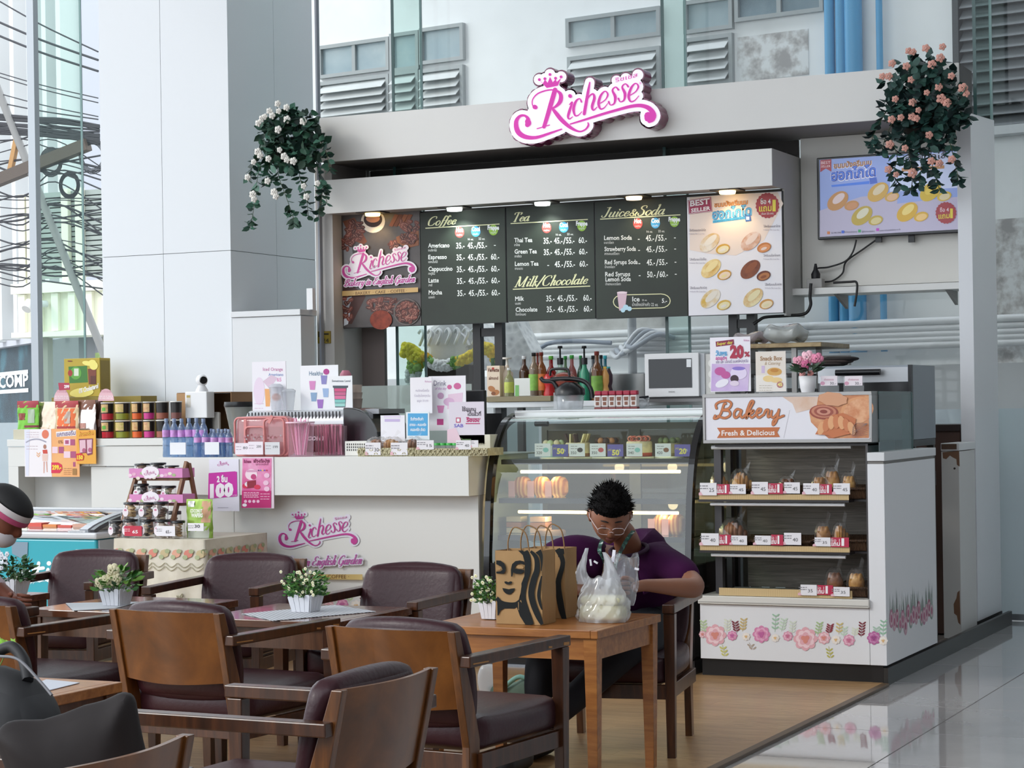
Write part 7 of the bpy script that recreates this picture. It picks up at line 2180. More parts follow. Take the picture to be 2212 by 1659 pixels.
# small basket, bread on trays
def wicker_tray(px0,px1,yt,Yw,label,c='c9bf96',name='woven_tray'):
 a,b = xat(px0,Yw),xat(px1,Yw)
 z1 = zat((px0 + px1) / 2,yt,Yw)
 t = thing(name,label,'tray',((a + b) / 2,Yw,z0),0)
 m_ = ramp_mat('woven_band_' + c,'wave',30,[(0.3,c),(0.7,'e4ddba')],rough=0.55,bump=0.8,distort=2)
 MB(m_).box(a,b,Yw,Yw + 0.006,z0,z1 - 0.004).box(a,b,Yw + 0.2,Yw + 0.206,z0,z1 - 0.004).box(a,a + 0.006,Yw + 0.006,Yw + 0.2,z0,z1 - 0.004).box(b - 0.006,b,Yw + 0.006,Yw + 0.2,z0,z1 - 0.004).build('side_band',t)
 MB(mat('d9d2b0',0.6)).box(a + 0.006,b - 0.006,Yw + 0.006,Yw + 0.2,z0,z0 + 0.004).build('bottom',t)
 mb = MB(m_)
 n = int((b - a) / 0.03)
 for s_ in (0,1):
  pts = [(a + (b - a) * k / (n * 4),Yw - 0.002 + 0.003 * math.sin(k * PI / 2 + s_ * PI),(z0 + z1) / 2 + (z1 - z0) * 0.3 * math.sin(k * PI / 4 + s_ * PI)) for k in range(n * 4 + 1)]
  mb.tube(pts,0.0055,6)
 mb.build('braid',t)
 return t
wicker_tray(772,893,966,10.33,'cream braided tray holding the filled rolls')
wicker_tray(895,1052,967,10.33,'cream braided tray holding the green-lidded pots','bdb088')
sbk = slab('slotted_basket','small white slotted plastic basket beside the espresso machine','basket',744,792,953,10.52,z0,0.12,mat('e4e3dc',0.4),None,part='rim_wall')
pr = Print(10.52)
for r_ in range(3):
 for k in range(9):
  pr.m('3d3a38').rect(749 + k * 4.6,958 + r_ * 6,751.4 + k * 4.6,962 + r_ * 6)
pr.build('slots',sbk)
for i,(px,w,d,lab) in enumerate(((815,46,1,'long brown filled roll with cream, left on the braided tray'),(846,46,0,'golden brown roll leaning on the braided tray'),(893,40,1,'dark glazed roll in clear wrap beside the white cards'))):
 bread(px,0,z0 + 0.01,10.45,w,22,lab,bool(d),True,'croissant')
for k in range(4):
 px = 944 + k * 13
 turned('sauce_pot','small pot with a bright green lid, ' + ORD[k] + ' from the left on the braided tray','pot',px,10.42,z0 + 0.006,957,15,[('pot',clearf,[(0.85,0),(0.95,0.8)]),('lid',mat('3cb84a',0.35),[(1.0,0.8),(1.0,0.97),(0.9,1.0)])],'green-lidded pots')
tb = slab('tissue_box','pale printed tissue box at the right end of the front counter','box',982,1058,939,10.50,z0 + 0.006,0.1,mat('ddd8c6',0.5),lambda pr: pr.m('7fa86a').text('Kleenex',992,952,1018,6).m('b9b39a').stripes(986,958,1050,962,2,1),part='carton')
turned('sanitizer_bottle','clear sanitizer pump bottle on the tissue box','bottle',1016,10.55,zat(1020,939,10.5) + 0.001,905,26,[('bottle',clearf,[(1,0),(1,0.25),(0.35,0.45)]),('pump',mat('e6e8ea',0.35),[(0.32,0.45),(0.32,0.7),(0.6,0.72),(0.6,1.0)])])
for i,(x0_,x1_,y0_,y1_,num) in enumerate(((788,821,956,983,'30'),(843,879,956,983,''),(899,936,951,971,'15'),(984,1016,951,971,'40'),(1017,1032,951,966,''))):
 pricecard(x0_,y0_,x1_,y1_,10.322,num,'white price card, ' + ORD[i] + ' from the left along the braided trays','cards along the braided trays')
# low frosted screen behind the counter
gsx0,gsx1 = xat(745,11.5),xat(1020,11.5)
gsc = thing('glass_screen','low frosted greenish glass screen behind the espresso machine and notices','glass screen',((gsx0 + gsx1) / 2,11.5,0))
MB(glass('cdd8d2',1,0.3,film=0.7,name='screen_glass')).rect(gsx0,gsx1,11.5,0.02,zat(880,832,11.5)).build('pane',gsc)
MB(mat('9a9ea0',0.4,0.5)).box(gsx0,gsx1,11.49,11.51,0,0.019).build('base_rail',gsc)
# upright signs on the counter
def P(pr): pr.m('c9b8e0').rect(831,905,864,911).m('e4d8ee').rect(829,898,866,902)
leaflet('payment_card','white framed payment card left of the blue notice',822,897,874,954,10.5,mat('eeecf2',0.3),P,cat='card')
def P(pr):
 pr.m('4fa8dc').rect(881,893,924,941); pr.up().m('eef6fb').text('รับชำระเงินค่า',887,908,915,6,bold=0.03).text('เราชนะ - คนละครึ่ง',885,920,921,5.5,bold=0.03).text('คนละครึ่ง เที่ยว',887,931,919,6,bold=0.03)
leaflet('blue_notice','sky blue notice card in a white border on the counter',877,890,927,950,10.48,mat('e9f0f4',0.3),P,cat='notice')
def P(pr):
 pr.m('c98ab8').text('Richesse',918,826,932,4).m('b9b0c4').text('คนรักเครื่องดื่ม',898,846,927,5).text('ร่วมลุ้นโชคทุกวัน',895,857,929,5).text('เมนูละ 10 บาท',901,868,925,5)
leaflet('white_notice','tall plain white notice above the blue notice',887,815,934,893,10.56,mat('eeebf0',0.35),P,cat='notice',stand=False)
wn_ = bpy.data.objects['white_notice']
MB(clearg).box(wn_.location.x - 0.03,wn_.location.x + 0.03,10.565,10.569,z0,wn_.location.z + 0.01).build('acrylic_leg',wn_)
def P(pr):
 pr.m('6a6480').text('Drink',937,833,964,11).m('c890c8').text('of the day',940,842,965,6,shear=0.3)
 pr.m('d0659a').disc(971,836,5,5).disc(988,834,8,7).m('c9a0c0').disc(952,855,7,7).m('d98ab8').poly((944,876),(960,876),(957,892),(947,892)).m('e6c9dc').poly((968,852),(1000,848),(998,880),(966,884)).m('b93a80').rect(944,905,958,918).m('d8b0d0').disc(970,868,12,9)
leaflet('drink_poster','tall white Drink of the day poster behind the notices',927,812,1007,930,10.62,mat('efecf1',0.35),P,stand=True)
def P(pr):
 pr.m('3a2a3a').text('ใช้สแกน',998,888,1028,8,bold=0.03).text('ได้แล้วที่',1009,898,1039,8,bold=0.03).m('b82a6a').text('ริชเชส',1007,911,1038,9,bold=0.05)
 pr.m('b82a6a').rect(1006,914,1037,916).m('6a5ac0').text('SAB',981,923,1001,7,bold=0.02).m('c0406a').rect(985,902,995,913).m('e9c8d6').poly((966,928),(985,924),(1000,960),(966,960)); pr.up().m('f0eef2').rect(987,904,993,911)
leaflet('scan_poster','lilac and white scan-to-pay poster at the right of the counter',970,868,1046,960,10.5,mat('dfd6e2',0.35),P)
# point of sale screen seen from behind
ps_ = thing('sales_terminal','black sales terminal screen seen from behind at the counter end','monitor',(xat(1030,10.75),10.8,z0))
MB(mat('17171a',0.35)).box(xat(1004,10.75),xat(1046,10.75),10.75,10.79,zat(1025,945,10.75),zat(1025,843,10.75)).build('screen_back',ps_,bevel=0.006)
MB(mat('1d1d20',0.4)).cyl((xat(1025,10.8),10.81,z0 + 0.01),(xat(1025,10.8),10.80,z0 + 0.12),0.02).box(xat(1008,10.8),xat(1042,10.8),10.76,10.9,z0,z0 + 0.012).build('stand',ps_)
MB(mat('17171a',0.4)).box(xat(1049,10.9),xat(1084,10.9),10.9,10.93,zat(1065,960,10.9),zat(1065,893,10.9)).build('customer_display',ps_)
# ---- posters and logo on the counter front
Yq = FYc - 0.006
def P(pr):
 logo(pr,469,994,0.08,0.06,'c02a96',plate=0)
 pr.m('c0269c').poly((451,1022),(509,1018),(510,1068),(450,1073)); pr.up().m('d94fb8').poly((451,1024),(452,1024),(510,1070),(450,1078)); pr.up()
 pr.m('c82aa4').poly((451,1024),(512,1019),(513,1072),(450,1077)); pr.up().m('f4eef6').text('2 ชิ้น',469,1041,492,12,bold=0.05).text('100',454,1074,505,26,y1=1070,bold=0.07).text('บาท',503,1071,512,3)
 pr.m('a8a0b0').rect(471,1096,494,1097)
leaflet('price_poster','white and magenta 2 for 100 poster on the front counter',450,992,514,1104,Yq,mat('e6e4f0',0.35),P,stand=False)
def P(pr):
 pr.m(ramp_mat('poster_pink','noise',4,[(0.3,'cf2f7e'),(0.6,'e58ab8'),(0.75,'eebad4')],rough=0.35)).poly((524,990),(587,990),(586,1097),(522,1097)); pr.up()
 pr.m('8a1f5a').text('Richesse',527,1000,543,7,bold=0.04).m('7a1a4a').text('ผลิต-เสริม-บำรุง',548,999,583,7,bold=0.05).text('และระบบเลือด',553,1005,580,5)
 pr.m('f6dce8').disc(543,1025,13,12).m('c03a78').disc(548,1030,6,6).m('d9a0c0').rect(533,1015,556,1020); pr.up().m('8f1a34').poly((532,1040),(553,1037),(553,1053),(533,1055)).m('d42a50').disc(530,1050,6,5).disc(556,1052,7,5).m('e8e0e8').poly((529,1044),(534,1040),(534,1052),(529,1048))
 pr.m('c01f70').poly((523,1060),(586,1060),(586,1097),(522,1097)); pr.up().m('f0c4dc').stripes(527,1064,560,1074,4,1.4).stripes(563,1067,583,1078,3,1.2)
 for k in range(4): pr.disc(531 + k * 9,1083,3.4,n=10)
 for x,y in ((577,1027),(575,1043),(577,1056)): pr.disc(x,y,6,5.4)
 pr.m('f4f0f4').disc(529,1091,5,3.6)
 for k,c in enumerate(('5a2a6a','3a7ac0','e8d040','6a4ac0','c02a50')): pr.m(c).disc(559 + k * 4.4,1016,1.6,n=8)
leaflet('pink_poster','magenta collagen drink poster on the front counter beside the 2 for 100 poster',522,987,589,1098,Yq,mat('e9d6e2',0.35),P,stand=False)
pr = Print(PYc - 0.003,0.0018)
logo(pr,598.5,1091.5,0.555,0.095,'b8348a',plate=7.5,platem='d9d4e0')
pr.k = 8
pr.m('d9d4e0')
penword(pr,'Bakery in English Garden',604,1224,784,19,y1=1217,thick=7,thin=6.4,slant=0.3,mono=True)
pr.up(2).m('b0509a')
penword(pr,'Bakery in English Garden',604,1224,784,19,y1=1217,thick=2.6,thin=0.9,slant=0.3)
pr.up().m(ramp_mat('gold_band','noise',1.5,[(0.3,'b9964a'),(0.7,'d9c48a')],rough=0.35)).poly((600,1240),(787,1240),(787,1252),(600,1249)); pr.up().m('6a4420').text('· BAKERY  · CAKE  · COFFEE ·',608,1248,758,8,y1=1249)
o_ = pr.build('logo_print',ct)
fl3 = Print(PYc - 0.0006)
for k in range(9):
 x = 560 + k * 30
 fl3.k = 0
 frieze(fl3,[('r',x,1306 + 3 * (k % 2),13,*PK[k % 4]),('s',x + 14,1300,18,('b9cc9c','7a2c3a')[k % 2],3,3)])
fl3.build('floral_print',ct)
# ================================================================ CHEST FREEZER (left)
ZF = 0.87
f0 = atz(207,1162,0.75)
fx = f0.x; fy = f0.y
fz = thing('ice_cream_freezer','turquoise ice cream chest freezer with a curved glass lid','freezer',(fx - 0.5,fy + 0.35,0))
MB(mat('2fa8b8',0.3)).box(fx - 1.15,fx,fy,fy + 0.62,0.06,0.74).build('body',fz,bevel=0.012)
MB(mat('c4c6ca',0.35)).box(fx - 1.17,fx + 0.015,fy - 0.015,fy + 0.64,0.741,0.78).build('rim',fz,bevel=0.012)
MB(mat('9da2a8',0.35)).box(fx + 0.001,fx + 0.012,fy + 0.02,fy + 0.6,0.06,0.735).build('side_panel',fz)
def lid(u,v):
 return (fx - 1.15 + 1.1 * u,fy + 0.02 + 0.58 * v,0.785 + 0.095 * math.sin(v * PI / 2) ** 0.8)
MB(glass('e6f0f2',1,0.9,name='freezer_glass')).grid(lambda u,v: (lambda q: (q[0],q[1],q[2]))(lid(u * 0.94,v)),1,10).build('glass_lid',fz)
for u0 in (0.955,0.0):
 mb = MB(mat('b9bcc2' if u0 else 'a9adb2',0.3))
 pts = [lid(u0,k / 10) for k in range(11)]
 for k in range(10):
  mb.bar(pts[k],pts[k + 1],0.06,0.03)
 mb.build('lid_frame',fz)
mb = MB(mat('3a3a40',0.3)); pts = [lid(1.01,k / 10) for k in range(11)]
for k in range(10): mb.bar(pts[k],pts[k + 1],0.03,0.024)
mb.build('dark_lid_edge',fz)
MB(mat('b0b4ba',0.3)).box(fx - 1.15,fx,fy + 0.6,fy + 0.64,0.781,0.895).build('rear_rail',fz,bevel=0.008)
MB(mat('cfd3d6',0.5)).box(fx - 1.1,fx - 0.08,fy + 0.03,fy + 0.58,0.7401,0.7405).build('liner',fz)
for k in range(24):
 x = fx - 1.0 + (k % 8) * 0.11; y = fy + 0.08 + (k // 8) * 0.16
 MB(mat(('d9574a','e9e4d6','e08a4a','c9403c','efe0c0','d0a08a')[R.randrange(6)],0.4)).box(x,x + 0.1,y,y + 0.13,0.782,0.81 + R.random() * 0.02).build('ice_cream_pack',fz)
pf = Print(fy - 0.001,0.001)
pf.m('eef6f8')
for st in ([(60,1238),(50,1232),(42,1246),(50,1256),(60,1244),(62,1234),(62,1252),(68,1256)],[(84,1216),(80,1240),(84,1254),(92,1250)],[(72,1230),(94,1227)],[(104,1230),(100,1248),(106,1254),(112,1248)]):
 q = smooth(st,6); pf.line(q,7.5)
 for p in q: pf.disc(p[0],p[1],3.7,n=8)
pf.disc(106,1217,5,5)
for x0_,y0_ in ((150,1196),(164,1187)): pf.rect(x0_,y0_,x0_ + 10,y0_ + 7)
pf.m('d9eef2').text('of Happiness',42,1262,100,8,y1=1256,shear=0.3)
pf.m('c9ccd0').rect(147,1146,184,1155); pf.up().m('8a8e94').stripes(151,1149,180,1152,2,0.8)
pf.up().m('7f96a8').poly((25,1170),(61,1171),(60,1200),(50,1208),(27,1196))
pf.build('lettering',fz)
# ================================================================ CLOTH TABLE WITH LADDER RACK
ZK = 0.765
k0,k1 = atz(217,1166,ZK),atz(443,1166,ZK)
kb = atz(517,1149,ZK)
tx0,tx1,ty0,ty1 = k0.x,k1.x,k1.y,min(kb.y,10.28)
cl = thing('display_table','small display table under a cream floral tablecloth','table',((tx0 + tx1) / 2,(ty0 + ty1) / 2,0))
MB(mat('8a6a48',0.6)).box(tx0 + 0.02,tx1 - 0.02,ty0 + 0.02,ty1 - 0.02,ZK - 0.03,ZK - 0.004).build('table_top',cl)
for x in (tx0 + 0.04,tx1 - 0.08):
 for y in (ty0 + 0.04,ty1 - 0.08):
  MB(mat('8a6a48',0.6)).box(x,x + 0.04,y,y + 0.04,0,ZK - 0.031).build('leg',cl)
tcm = ramp_mat('lace_cloth','noise',5,[(0.3,'c9c0ac'),(0.5,'d9d2c2'),(0.7,'e0dacb')],rough=0.85)
tcl = thing('tablecloth','cream floral tablecloth with a scalloped border draped to the floor','tablecloth',((tx0 + tx1) / 2,(ty0 + ty1) / 2,ZK))
mb = MB(tcm)
mb.add([(tx0,ty0,ZK),(tx1,ty0,ZK),(tx1,ty1,ZK),(tx0,ty1,ZK)],[(0,1,2,3)])
L_ = [(tx0,ty0),(tx1,ty0),(tx1,ty1),(tx0,ty1),(tx0,ty0)]
def drape(u,v):
 s_ = u * 4
 i = min(3,int(s_)); f = s_ - i
 x = L_[i][0] + (L_[i + 1][0] - L_[i][0]) * f; y = L_[i][1] + (L_[i + 1][1] - L_[i][1]) * f
 nx,ny = ((0,-1),(1,0),(0,1),(-1,0))[i]
 amp = 0.022 * v * (0.5 + 0.5 * math.sin(s_ * 11) + 0.4 * math.sin(s_ * 27 + 1)) + 0.03 * v
 return (x + nx * amp,y + ny * amp * (0.4 if i == 2 else 1),ZK - (ZK - 0.10) * v)
mb.grid(drape,160,10)
mb.build('cloth',tcl)
pc = MB()
def clothpt(u,v,lift=0.006):
 q = drape(u,v); i = min(3,int(u * 4)); nx,ny = ((0,-1),(1,0),(0,1),(-1,0))[i]
 return (q[0] + nx * lift,q[1] + ny * lift,q[2])
def blob(u,v,r,c,k=8,lift=0.006):
 pc.m(mat(c,0.8))
 pc.add([clothpt(u + r * 0.35 * math.cos(a),v + r * math.sin(a),lift) for a in [2 * PI * j / k for j in range(k)]],[tuple(range(k))],False)
for k in range(15):
 u = 0.012 + k * 0.0325
 blob(u,0.12,0.035,('d98a7a','c9b890','e0a890')[k % 3]); blob(u + 0.008,0.10,0.02,'a8b088',lift=0.008); blob(u - 0.008,0.15,0.02,'b0b890',lift=0.008)
 blob(u,0.72,0.03,('d98a7a','e0a890','c9b890')[k % 3]); blob(u + 0.01,0.80,0.02,'d9a08a',lift=0.008)
pc.m(mat('b9b49a',0.8))
for v0 in (0.2,0.23):
 for k in range(14):
  u0 = 0.005 + k * 0.035
  pts = [clothpt(u0 + 0.033 * t,v0 + 0.035 * math.sin(PI * t)) for t in [j / 6 for j in range(7)]]
  pc.tube(pts,0.0025,4)
for (u,v) in ((0.19,0.5),(0.10,0.55),(0.36,0.5)):
 for j in range(5):
  a = 2 * PI * j / 5
  pts = [clothpt(u + 0.012 * r_ * math.cos(a + 0.3 * q_),v + 0.045 * r_ * math.sin(a + 0.3 * q_)) for r_,q_ in ((0,0),(0.6,-1),(1,0),(0.6,1),(0,0))]
  pc.tube(smooth(pts,3),0.003,4)
pc.build('floral_pattern',tcl)
# ladder rack
wdm = ramp_mat('rack_wood','noise',4,[(0.3,'6b452b'),(0.7,'8f6240')],rough=0.5,stretch=(8,8,1))
ry = ty0 + 0.3
lr = thing('ladder_rack','small brown wooden ladder rack with two pink printed trays','rack',(xat(340,ry),ry,ZK + 0.002))
za_ = ZK + 0.002
ztop = zat(395,998,ry)
for (pxb,pxt) in ((284,296),(392,398)):
 MB(wdm).bar((xat(pxb,ry),ry - 0.14,za_),(xat(pxt,ry),ry + 0.02,ztop if pxt > 350 else ztop - 0.02),0.018,0.03,(0,1,0)).build('front_leg',lr)
 MB(wdm).bar((xat(pxb,ry) + 0.02,ry + 0.16,za_),(xat(pxt,ry) + 0.005,ry + 0.03,ztop - 0.01),0.018,0.025,(0,1,0)).build('rear_leg',lr)
def ptray(yb_,yt_,Yt,lab):
 a,b = xat(277,Yt),xat(392,Yt)
 z_0,z_1 = zat(330,yb_,Yt),zat(330,yt_,Yt)
 t = MB(mat('d98ac0',0.5)).box(a,b - 0.06,Yt,Yt + 0.004,z_0,z_1).box(b - 0.06,b,Yt,Yt + 0.004,z_0,z_1).box(a,b,Yt + 0.12,Yt + 0.124,z_0,z_1).box(a,a + 0.004,Yt + 0.004,Yt + 0.12,z_0,z_1).box(b - 0.004,b,Yt + 0.004,Yt + 0.12,z_0,z_1).build('tray',lr)
 MB(mat('c9b8a8',0.6)).box(a + 0.004,b - 0.004,Yt + 0.005,Yt + 0.119,z_0,z_0 + 0.004).build('tray_bottom',lr)
 MB(wdm).box(a + 0.02,b - 0.01,Yt + 0.02,Yt + 0.10,z_0 - 0.018,z_0 - 0.001).build('crossbar',lr)
 pr = Print(Yt,0.001)
 for k in range(12):
  pr.m(('f2d6e6','e6b0cc','e9e0d0','a8b888')[k % 4]).disc(281 + k * 8.6,(yb_ + yt_) / 2 + 6 + R.uniform(-6,5),4.5,3.6,8)
 cy_ = (yb_ + yt_) / 2 - 2
 pr.up().m('f1eaf0').disc(325,cy_,19,13,24); pr.up().m('c0509a')
 logo(pr,311,cy_ - 7,0.085,0.09,'c0509a',plate=0)
 pr.build('printed_front',lr)
 return z_0 + 0.005
zr = [ptray(1032,1012,ry - 0.04,0),ptray(1086,1068,ry - 0.08,0)]
# jars
def jar(px,Yj,zj,w,h_px,content,lab,lidc='17161a',badge=True,grp='biscuit jars',dark=None):
 k_ = 1 / ppm(px,Yj)
 x = xat(px,Yj); r_ = w / 2 * k_; h_ = h_px * k_
 t = thing('biscuit_jar',lab,'jar',(x,Yj,zj),0,grp)
 MB(glass('ffffff',1,0.8,rough=0.05,film=0.05,name='jar_plastic')).lathe([(r_ * 0.95,0),(r_,0.006),(r_,h_ * 0.82),(r_ * 0.9,h_ * 0.86)],(x,Yj,zj),18).build('jar',t)
 MB(mat(lidc,0.3)).lathe([(r_ * 1.02,h_ * 0.865),(r_ * 1.04,h_ * 0.98),(r_ * 0.9,h_)],(x,Yj,zj),18).build('lid',t)
 mb = MB(mat(content,0.7,noise=0.25,scale=40))
 if dark: mb2 = MB(mat(dark,0.7))
 for j in range(13):
  a = R.uniform(0,2 * PI); q = r_ * 0.5 * math.sqrt(R.random())
  zz__ = zj + 0.012 + h_ * 0.7 * (j / 13)
  (mb2 if dark and j % 2 else mb).ell((x + q * math.cos(a),Yj + q * math.sin(a),zz__ + 0.004),(r_ * 0.44,r_ * 0.44,h_ * 0.075),8,5)
 mb.build('biscuits',t)
 if dark: mb2.build('dark_biscuits',t)
 if badge:
  z_c = zj + h_ * 0.42
  MB(mat('ece4ea',0.4)).add([(x - r_ * 0.2 + r_ * 0.45 * math.cos(a),Yj - r_ * 1.03,z_c + h_ * 0.27 * math.sin(a)) for a in [j * PI / 8 for j in range(16)]],[tuple(range(16))]).m('c97a9a').add([(x - r_ * 0.2 + r_ * 0.22 * math.cos(a),Yj - r_ * 1.035,z_c + h_ * 0.12 + h_ * 0.06 * math.sin(a)) for a in [j * PI / 5 for j in range(10)]],[tuple(range(10))]).build('round_sticker',t)
JR = [('upper tray',ry + 0.02,zr[0],[(306,34,28,'c9b08a',None),(340,34,30,'3a2a26',None),(370,30,24,'c07a50','a8603a')]),
  ('lower tray',ry - 0.02,zr[1],[(303,32,38,'3a2a26',None),(335,32,34,'8a5a3a','6a3a2a'),(362,32,34,'c9b48a','7a8a4a')]),
  ('table, rear line',ry - 0.06,za_,[(272,28,50,'3a2a26',None),(373,30,54,'8f8478',None),(345,30,58,'d0b890','9a8a70')])]
for nm,Yj,zj,L in JR:
 for i,(px,w,h,c,d) in enumerate(L):
  jar(px,Yj,zj,w,h,c,ORD[i] + ' biscuit jar from the left on the ' + nm.replace(', rear',' in the rear') + ' of the ladder rack' if 'table' not in nm else ORD[i] + ' biscuit jar of the rear line beneath the ladder rack',dark=d)
Yj = ty0 + 0.07
low = [(247,30,36,'2e2422',None),(278,32,40,'d9c9b8','c98a7a'),(315,32,40,'3a2c26','d9c09a'),(348,34,40,'b9a08a',None),(381,30,38,'a8845a',None)]
for i,(px,w,h,c,d) in enumerate(low):
 jar(px,Yj,za_,w,h,c,ORD[i] + ' biscuit jar from the left in the bottom front row',dark=d)
zj2 = za_ + 40 / ppm(300,Yj) + 0.001
for i,(px,w,h,c,d) in enumerate([(281,34,36,'d0b078',None),(315,34,36,'cbb48c','5a4034'),(345,32,38,'6a4c3a',None)]):
 jar(px,Yj,zj2,w,h,c,ORD[i] + ' biscuit jar from the left in the stacked second row',dark=d)
for i,(x0_,x1_,num,c,tc) in enumerate(((265,302,'65','c22a46','f4eef0'),(334,374,'65.-','eceaf0','5a5660'),(402,436,'30','eceaee','4a4750'))):
 leaflet('jar_price_card',['red price card reading 65 before the biscuit jars','white price card reading 65 before the biscuit jars','white price card reading 30 before the green pouch'][i],x0_,1136 if i < 2 else 1130,x1_,1158 if i < 2 else 1147,ty0 + 0.018,mat(c,0.35),lambda pr,x0_=x0_,x1_=x1_,num=num,tc=tc,i=i: pr.m(tc).text(num,x1_ - 16,1152 if i < 2 else 1140,x1_ - 4,6.5,bold=0.02).stripes(x0_ + 4,1143 if i < 2 else 1136,x0_ + 16,1147 if i < 2 else 1140,2,1),'price card','jar price cards',stand=False)
pouch(400,456,1078,ty0 + 0.12,za_,'wafer_pouch','green coconut wafer pouch standing right of the biscuit jars','8fae4a',[(0.1,0.8,0.35,0.95,'dfe0dc','barcode_patch',0.003),(0.1,0.0,0.9,0.3,'b9bdb0','clear_window',0.002),(0.62,0.4,0.95,0.95,'c99a78','wafer_picture',0.002)],group=None,metal=0.3)
pr = Print(ty0 + 0.075)
pr.m('eef0e6').text('COCONUT',411,1107,437,7,bold=0.05).text('WAFERS',413,1117,438,8,bold=0.05)
pr.build('lettering',bpy.data.objects['wafer_pouch'])
# ================================================================ ARMCHAIRS
def woodm(nm,a,b,c,sx=(10,10,1.2),rough=0.3):
 return ramp_mat(nm,'noise',3,[(0.3,a),(0.5,b),(0.7,c)],rough=rough,stretch=sx,coat=0.1,distort=0.5)
wood = woodm('armchair_wood','2e190e','422413','59331b')
plym = woodm('armchair_plywood','4f2e11','693d17','7f4d1f',(1.5,1.5,1.5))
wood2 = woodm('armchair_post_wood','442711','5e3717','77481f')
wear = mat('b07a40',0.6)
leather = mat('371920',0.42,noise=0.12,scale=4,bump=0.12,bscale=60,name='burgundy_leather',coat=0.05,spec=0.35)
seam = mat('24141a',0.5)
def rotx(a):
 return Matrix.Rotation(a,3,'X')
def armchair(label,leather=leather,wood=wood,plym=plym):
 t = thing('armchair',label,'armchair',(0,0,0),local=True,group='burgundy leather armchairs around the small tables')
 for s_ in (-1,1):
  x = s_ * 0.275
  MB(wood).bar((x,0.70,0),(x,0.70,0.612),(0.034,0.048),(0.036,0.052),(0,1,0)).build('front_leg',t,bevel=0.003)
  pf_ = [(0.075,0),(0.13,0),(0.155,0.36),(0.115,0.50),(0.035,0.735),(0.0,0.735),(0.055,0.48),(0.085,0.34)]
  xi = s_ * 0.246
  MB(wood2).prism(pf_,xi - 0.015,xi + 0.015,'x').build('rear_leg',t,bevel=0.003)
  MB(wood).bar((x,0.03,0.633),(x,0.735,0.633),0.052,0.038).build('arm',t,bevel=0.004)
  MB(wood).bar((s_ * 0.262,0.04,0.633),(s_ * 0.262,0.12,0.633),0.03,0.036).build('arm_bracket',t,bevel=0.003)
  MB(wood).bar((x * 0.985,0.13,0.285),(x * 0.985,0.68,0.285),0.024,0.06).build('side_rail',t,bevel=0.002)
  if s_ == 1:
   for (y,l,w) in ((0.70,0.02,0.03),(0.58,0.012,0.02),(0.1,0.05,0.012)):
    MB(wear).bar((x + 0.0265,y - l,0.626),(x + 0.0265,y + l,0.624),0.002,w * 0.35).build('worn_patch',t)
 MB(wood).bar((-0.257,0.70,0.285),(0.257,0.70,0.285),0.024,0.06).build('front_rail',t,bevel=0.002)
 MB(wood).bar((-0.23,0.12,0.285),(0.23,0.12,0.285),0.024,0.06).build('rear_rail',t,bevel=0.002)
 # curved plywood back
 def pan(off):
  def f(u,v):
   x = -0.232 + 0.464 * u
   z = 0.485 + 0.245 * v - 0.012 * math.sin(PI * u) * (1 - v) * -1 - 0.0 
   z = 0.47 + (0.735 - 0.47) * v + (0.012 * math.sin(PI * u)) * (v - 1)
   yb = 0.055 + (0.0 - 0.055) * ((z - 0.48) / 0.255)
   return (x,yb - 0.036 * math.sin(PI * u) + off + 0.01,z)
  return f
 mb = MB(plym)
 mb.grid(pan(0),16,6).grid(pan(0.014),16,6)
 A,B_ = pan(0),pan(0.014)
 for v in (0,1):
  mb.grid(lambda u,w,v=v: tuple(A(u,v)[k] * (1 - w) + B_(u,v)[k] * w for k in range(3)),16,1,smooth=False)
 for u in (0,1):
  mb.grid(lambda v,w,u=u: tuple(A(u,v)[k] * (1 - w) + B_(u,v)[k] * w for k in range(3)),6,1,smooth=False)
 mb.build('back_panel',t)
 def fb(w):
  return Vector((w.x,w.y - 0.03 * math.cos(w.x / 0.23 * 1.4),w.z - 0.008 * (w.x / 0.22) ** 2))
 bc_ = MB(leather).cushion((0,0.128,0.585),(0.462,0.085,0.35),0.034,0.12,12,rotx(0.20),fb).build('back_cushion',t)
 pts = []
 for k in range(32):
  a = 2 * PI * k / 32
  cx_,cz_ = math.cos(a),math.sin(a)
  w = Vector((math.copysign(abs(cx_) ** 0.35,cx_) * 0.222,-0.03,math.copysign(abs(cz_) ** 0.35,cz_) * 0.166))
  pts.append(Vector((0,0.128,0.585)) + rotx(0.20) @ fb(w))
 MB(seam).tube(pts,0.0028,5,closed=True).build('piping',bc_)
 sc_ = MB(leather).cushion((0,0.43,0.375),(0.515,0.565,0.125),0.03,0.12,10).build('seat_cushion',t)
 pts = [(math.copysign(abs(math.cos(a)) ** 0.3,math.cos(a)) * 0.252,0.43 + math.copysign(abs(math.sin(a)) ** 0.3,math.sin(a)) * 0.278,0.412) for a in [2 * PI * k / 32 for k in range(32)]]
 MB(seam).tube(pts,0.003,5,closed=True).build('piping',sc_)
 return t
A0 = armchair('burgundy armchair seen from behind at the right front table')
A0.location = (-3.328,6.04,0)
A0.rotation_euler = (0,0,-0.08)
H_ = math.pi / 2
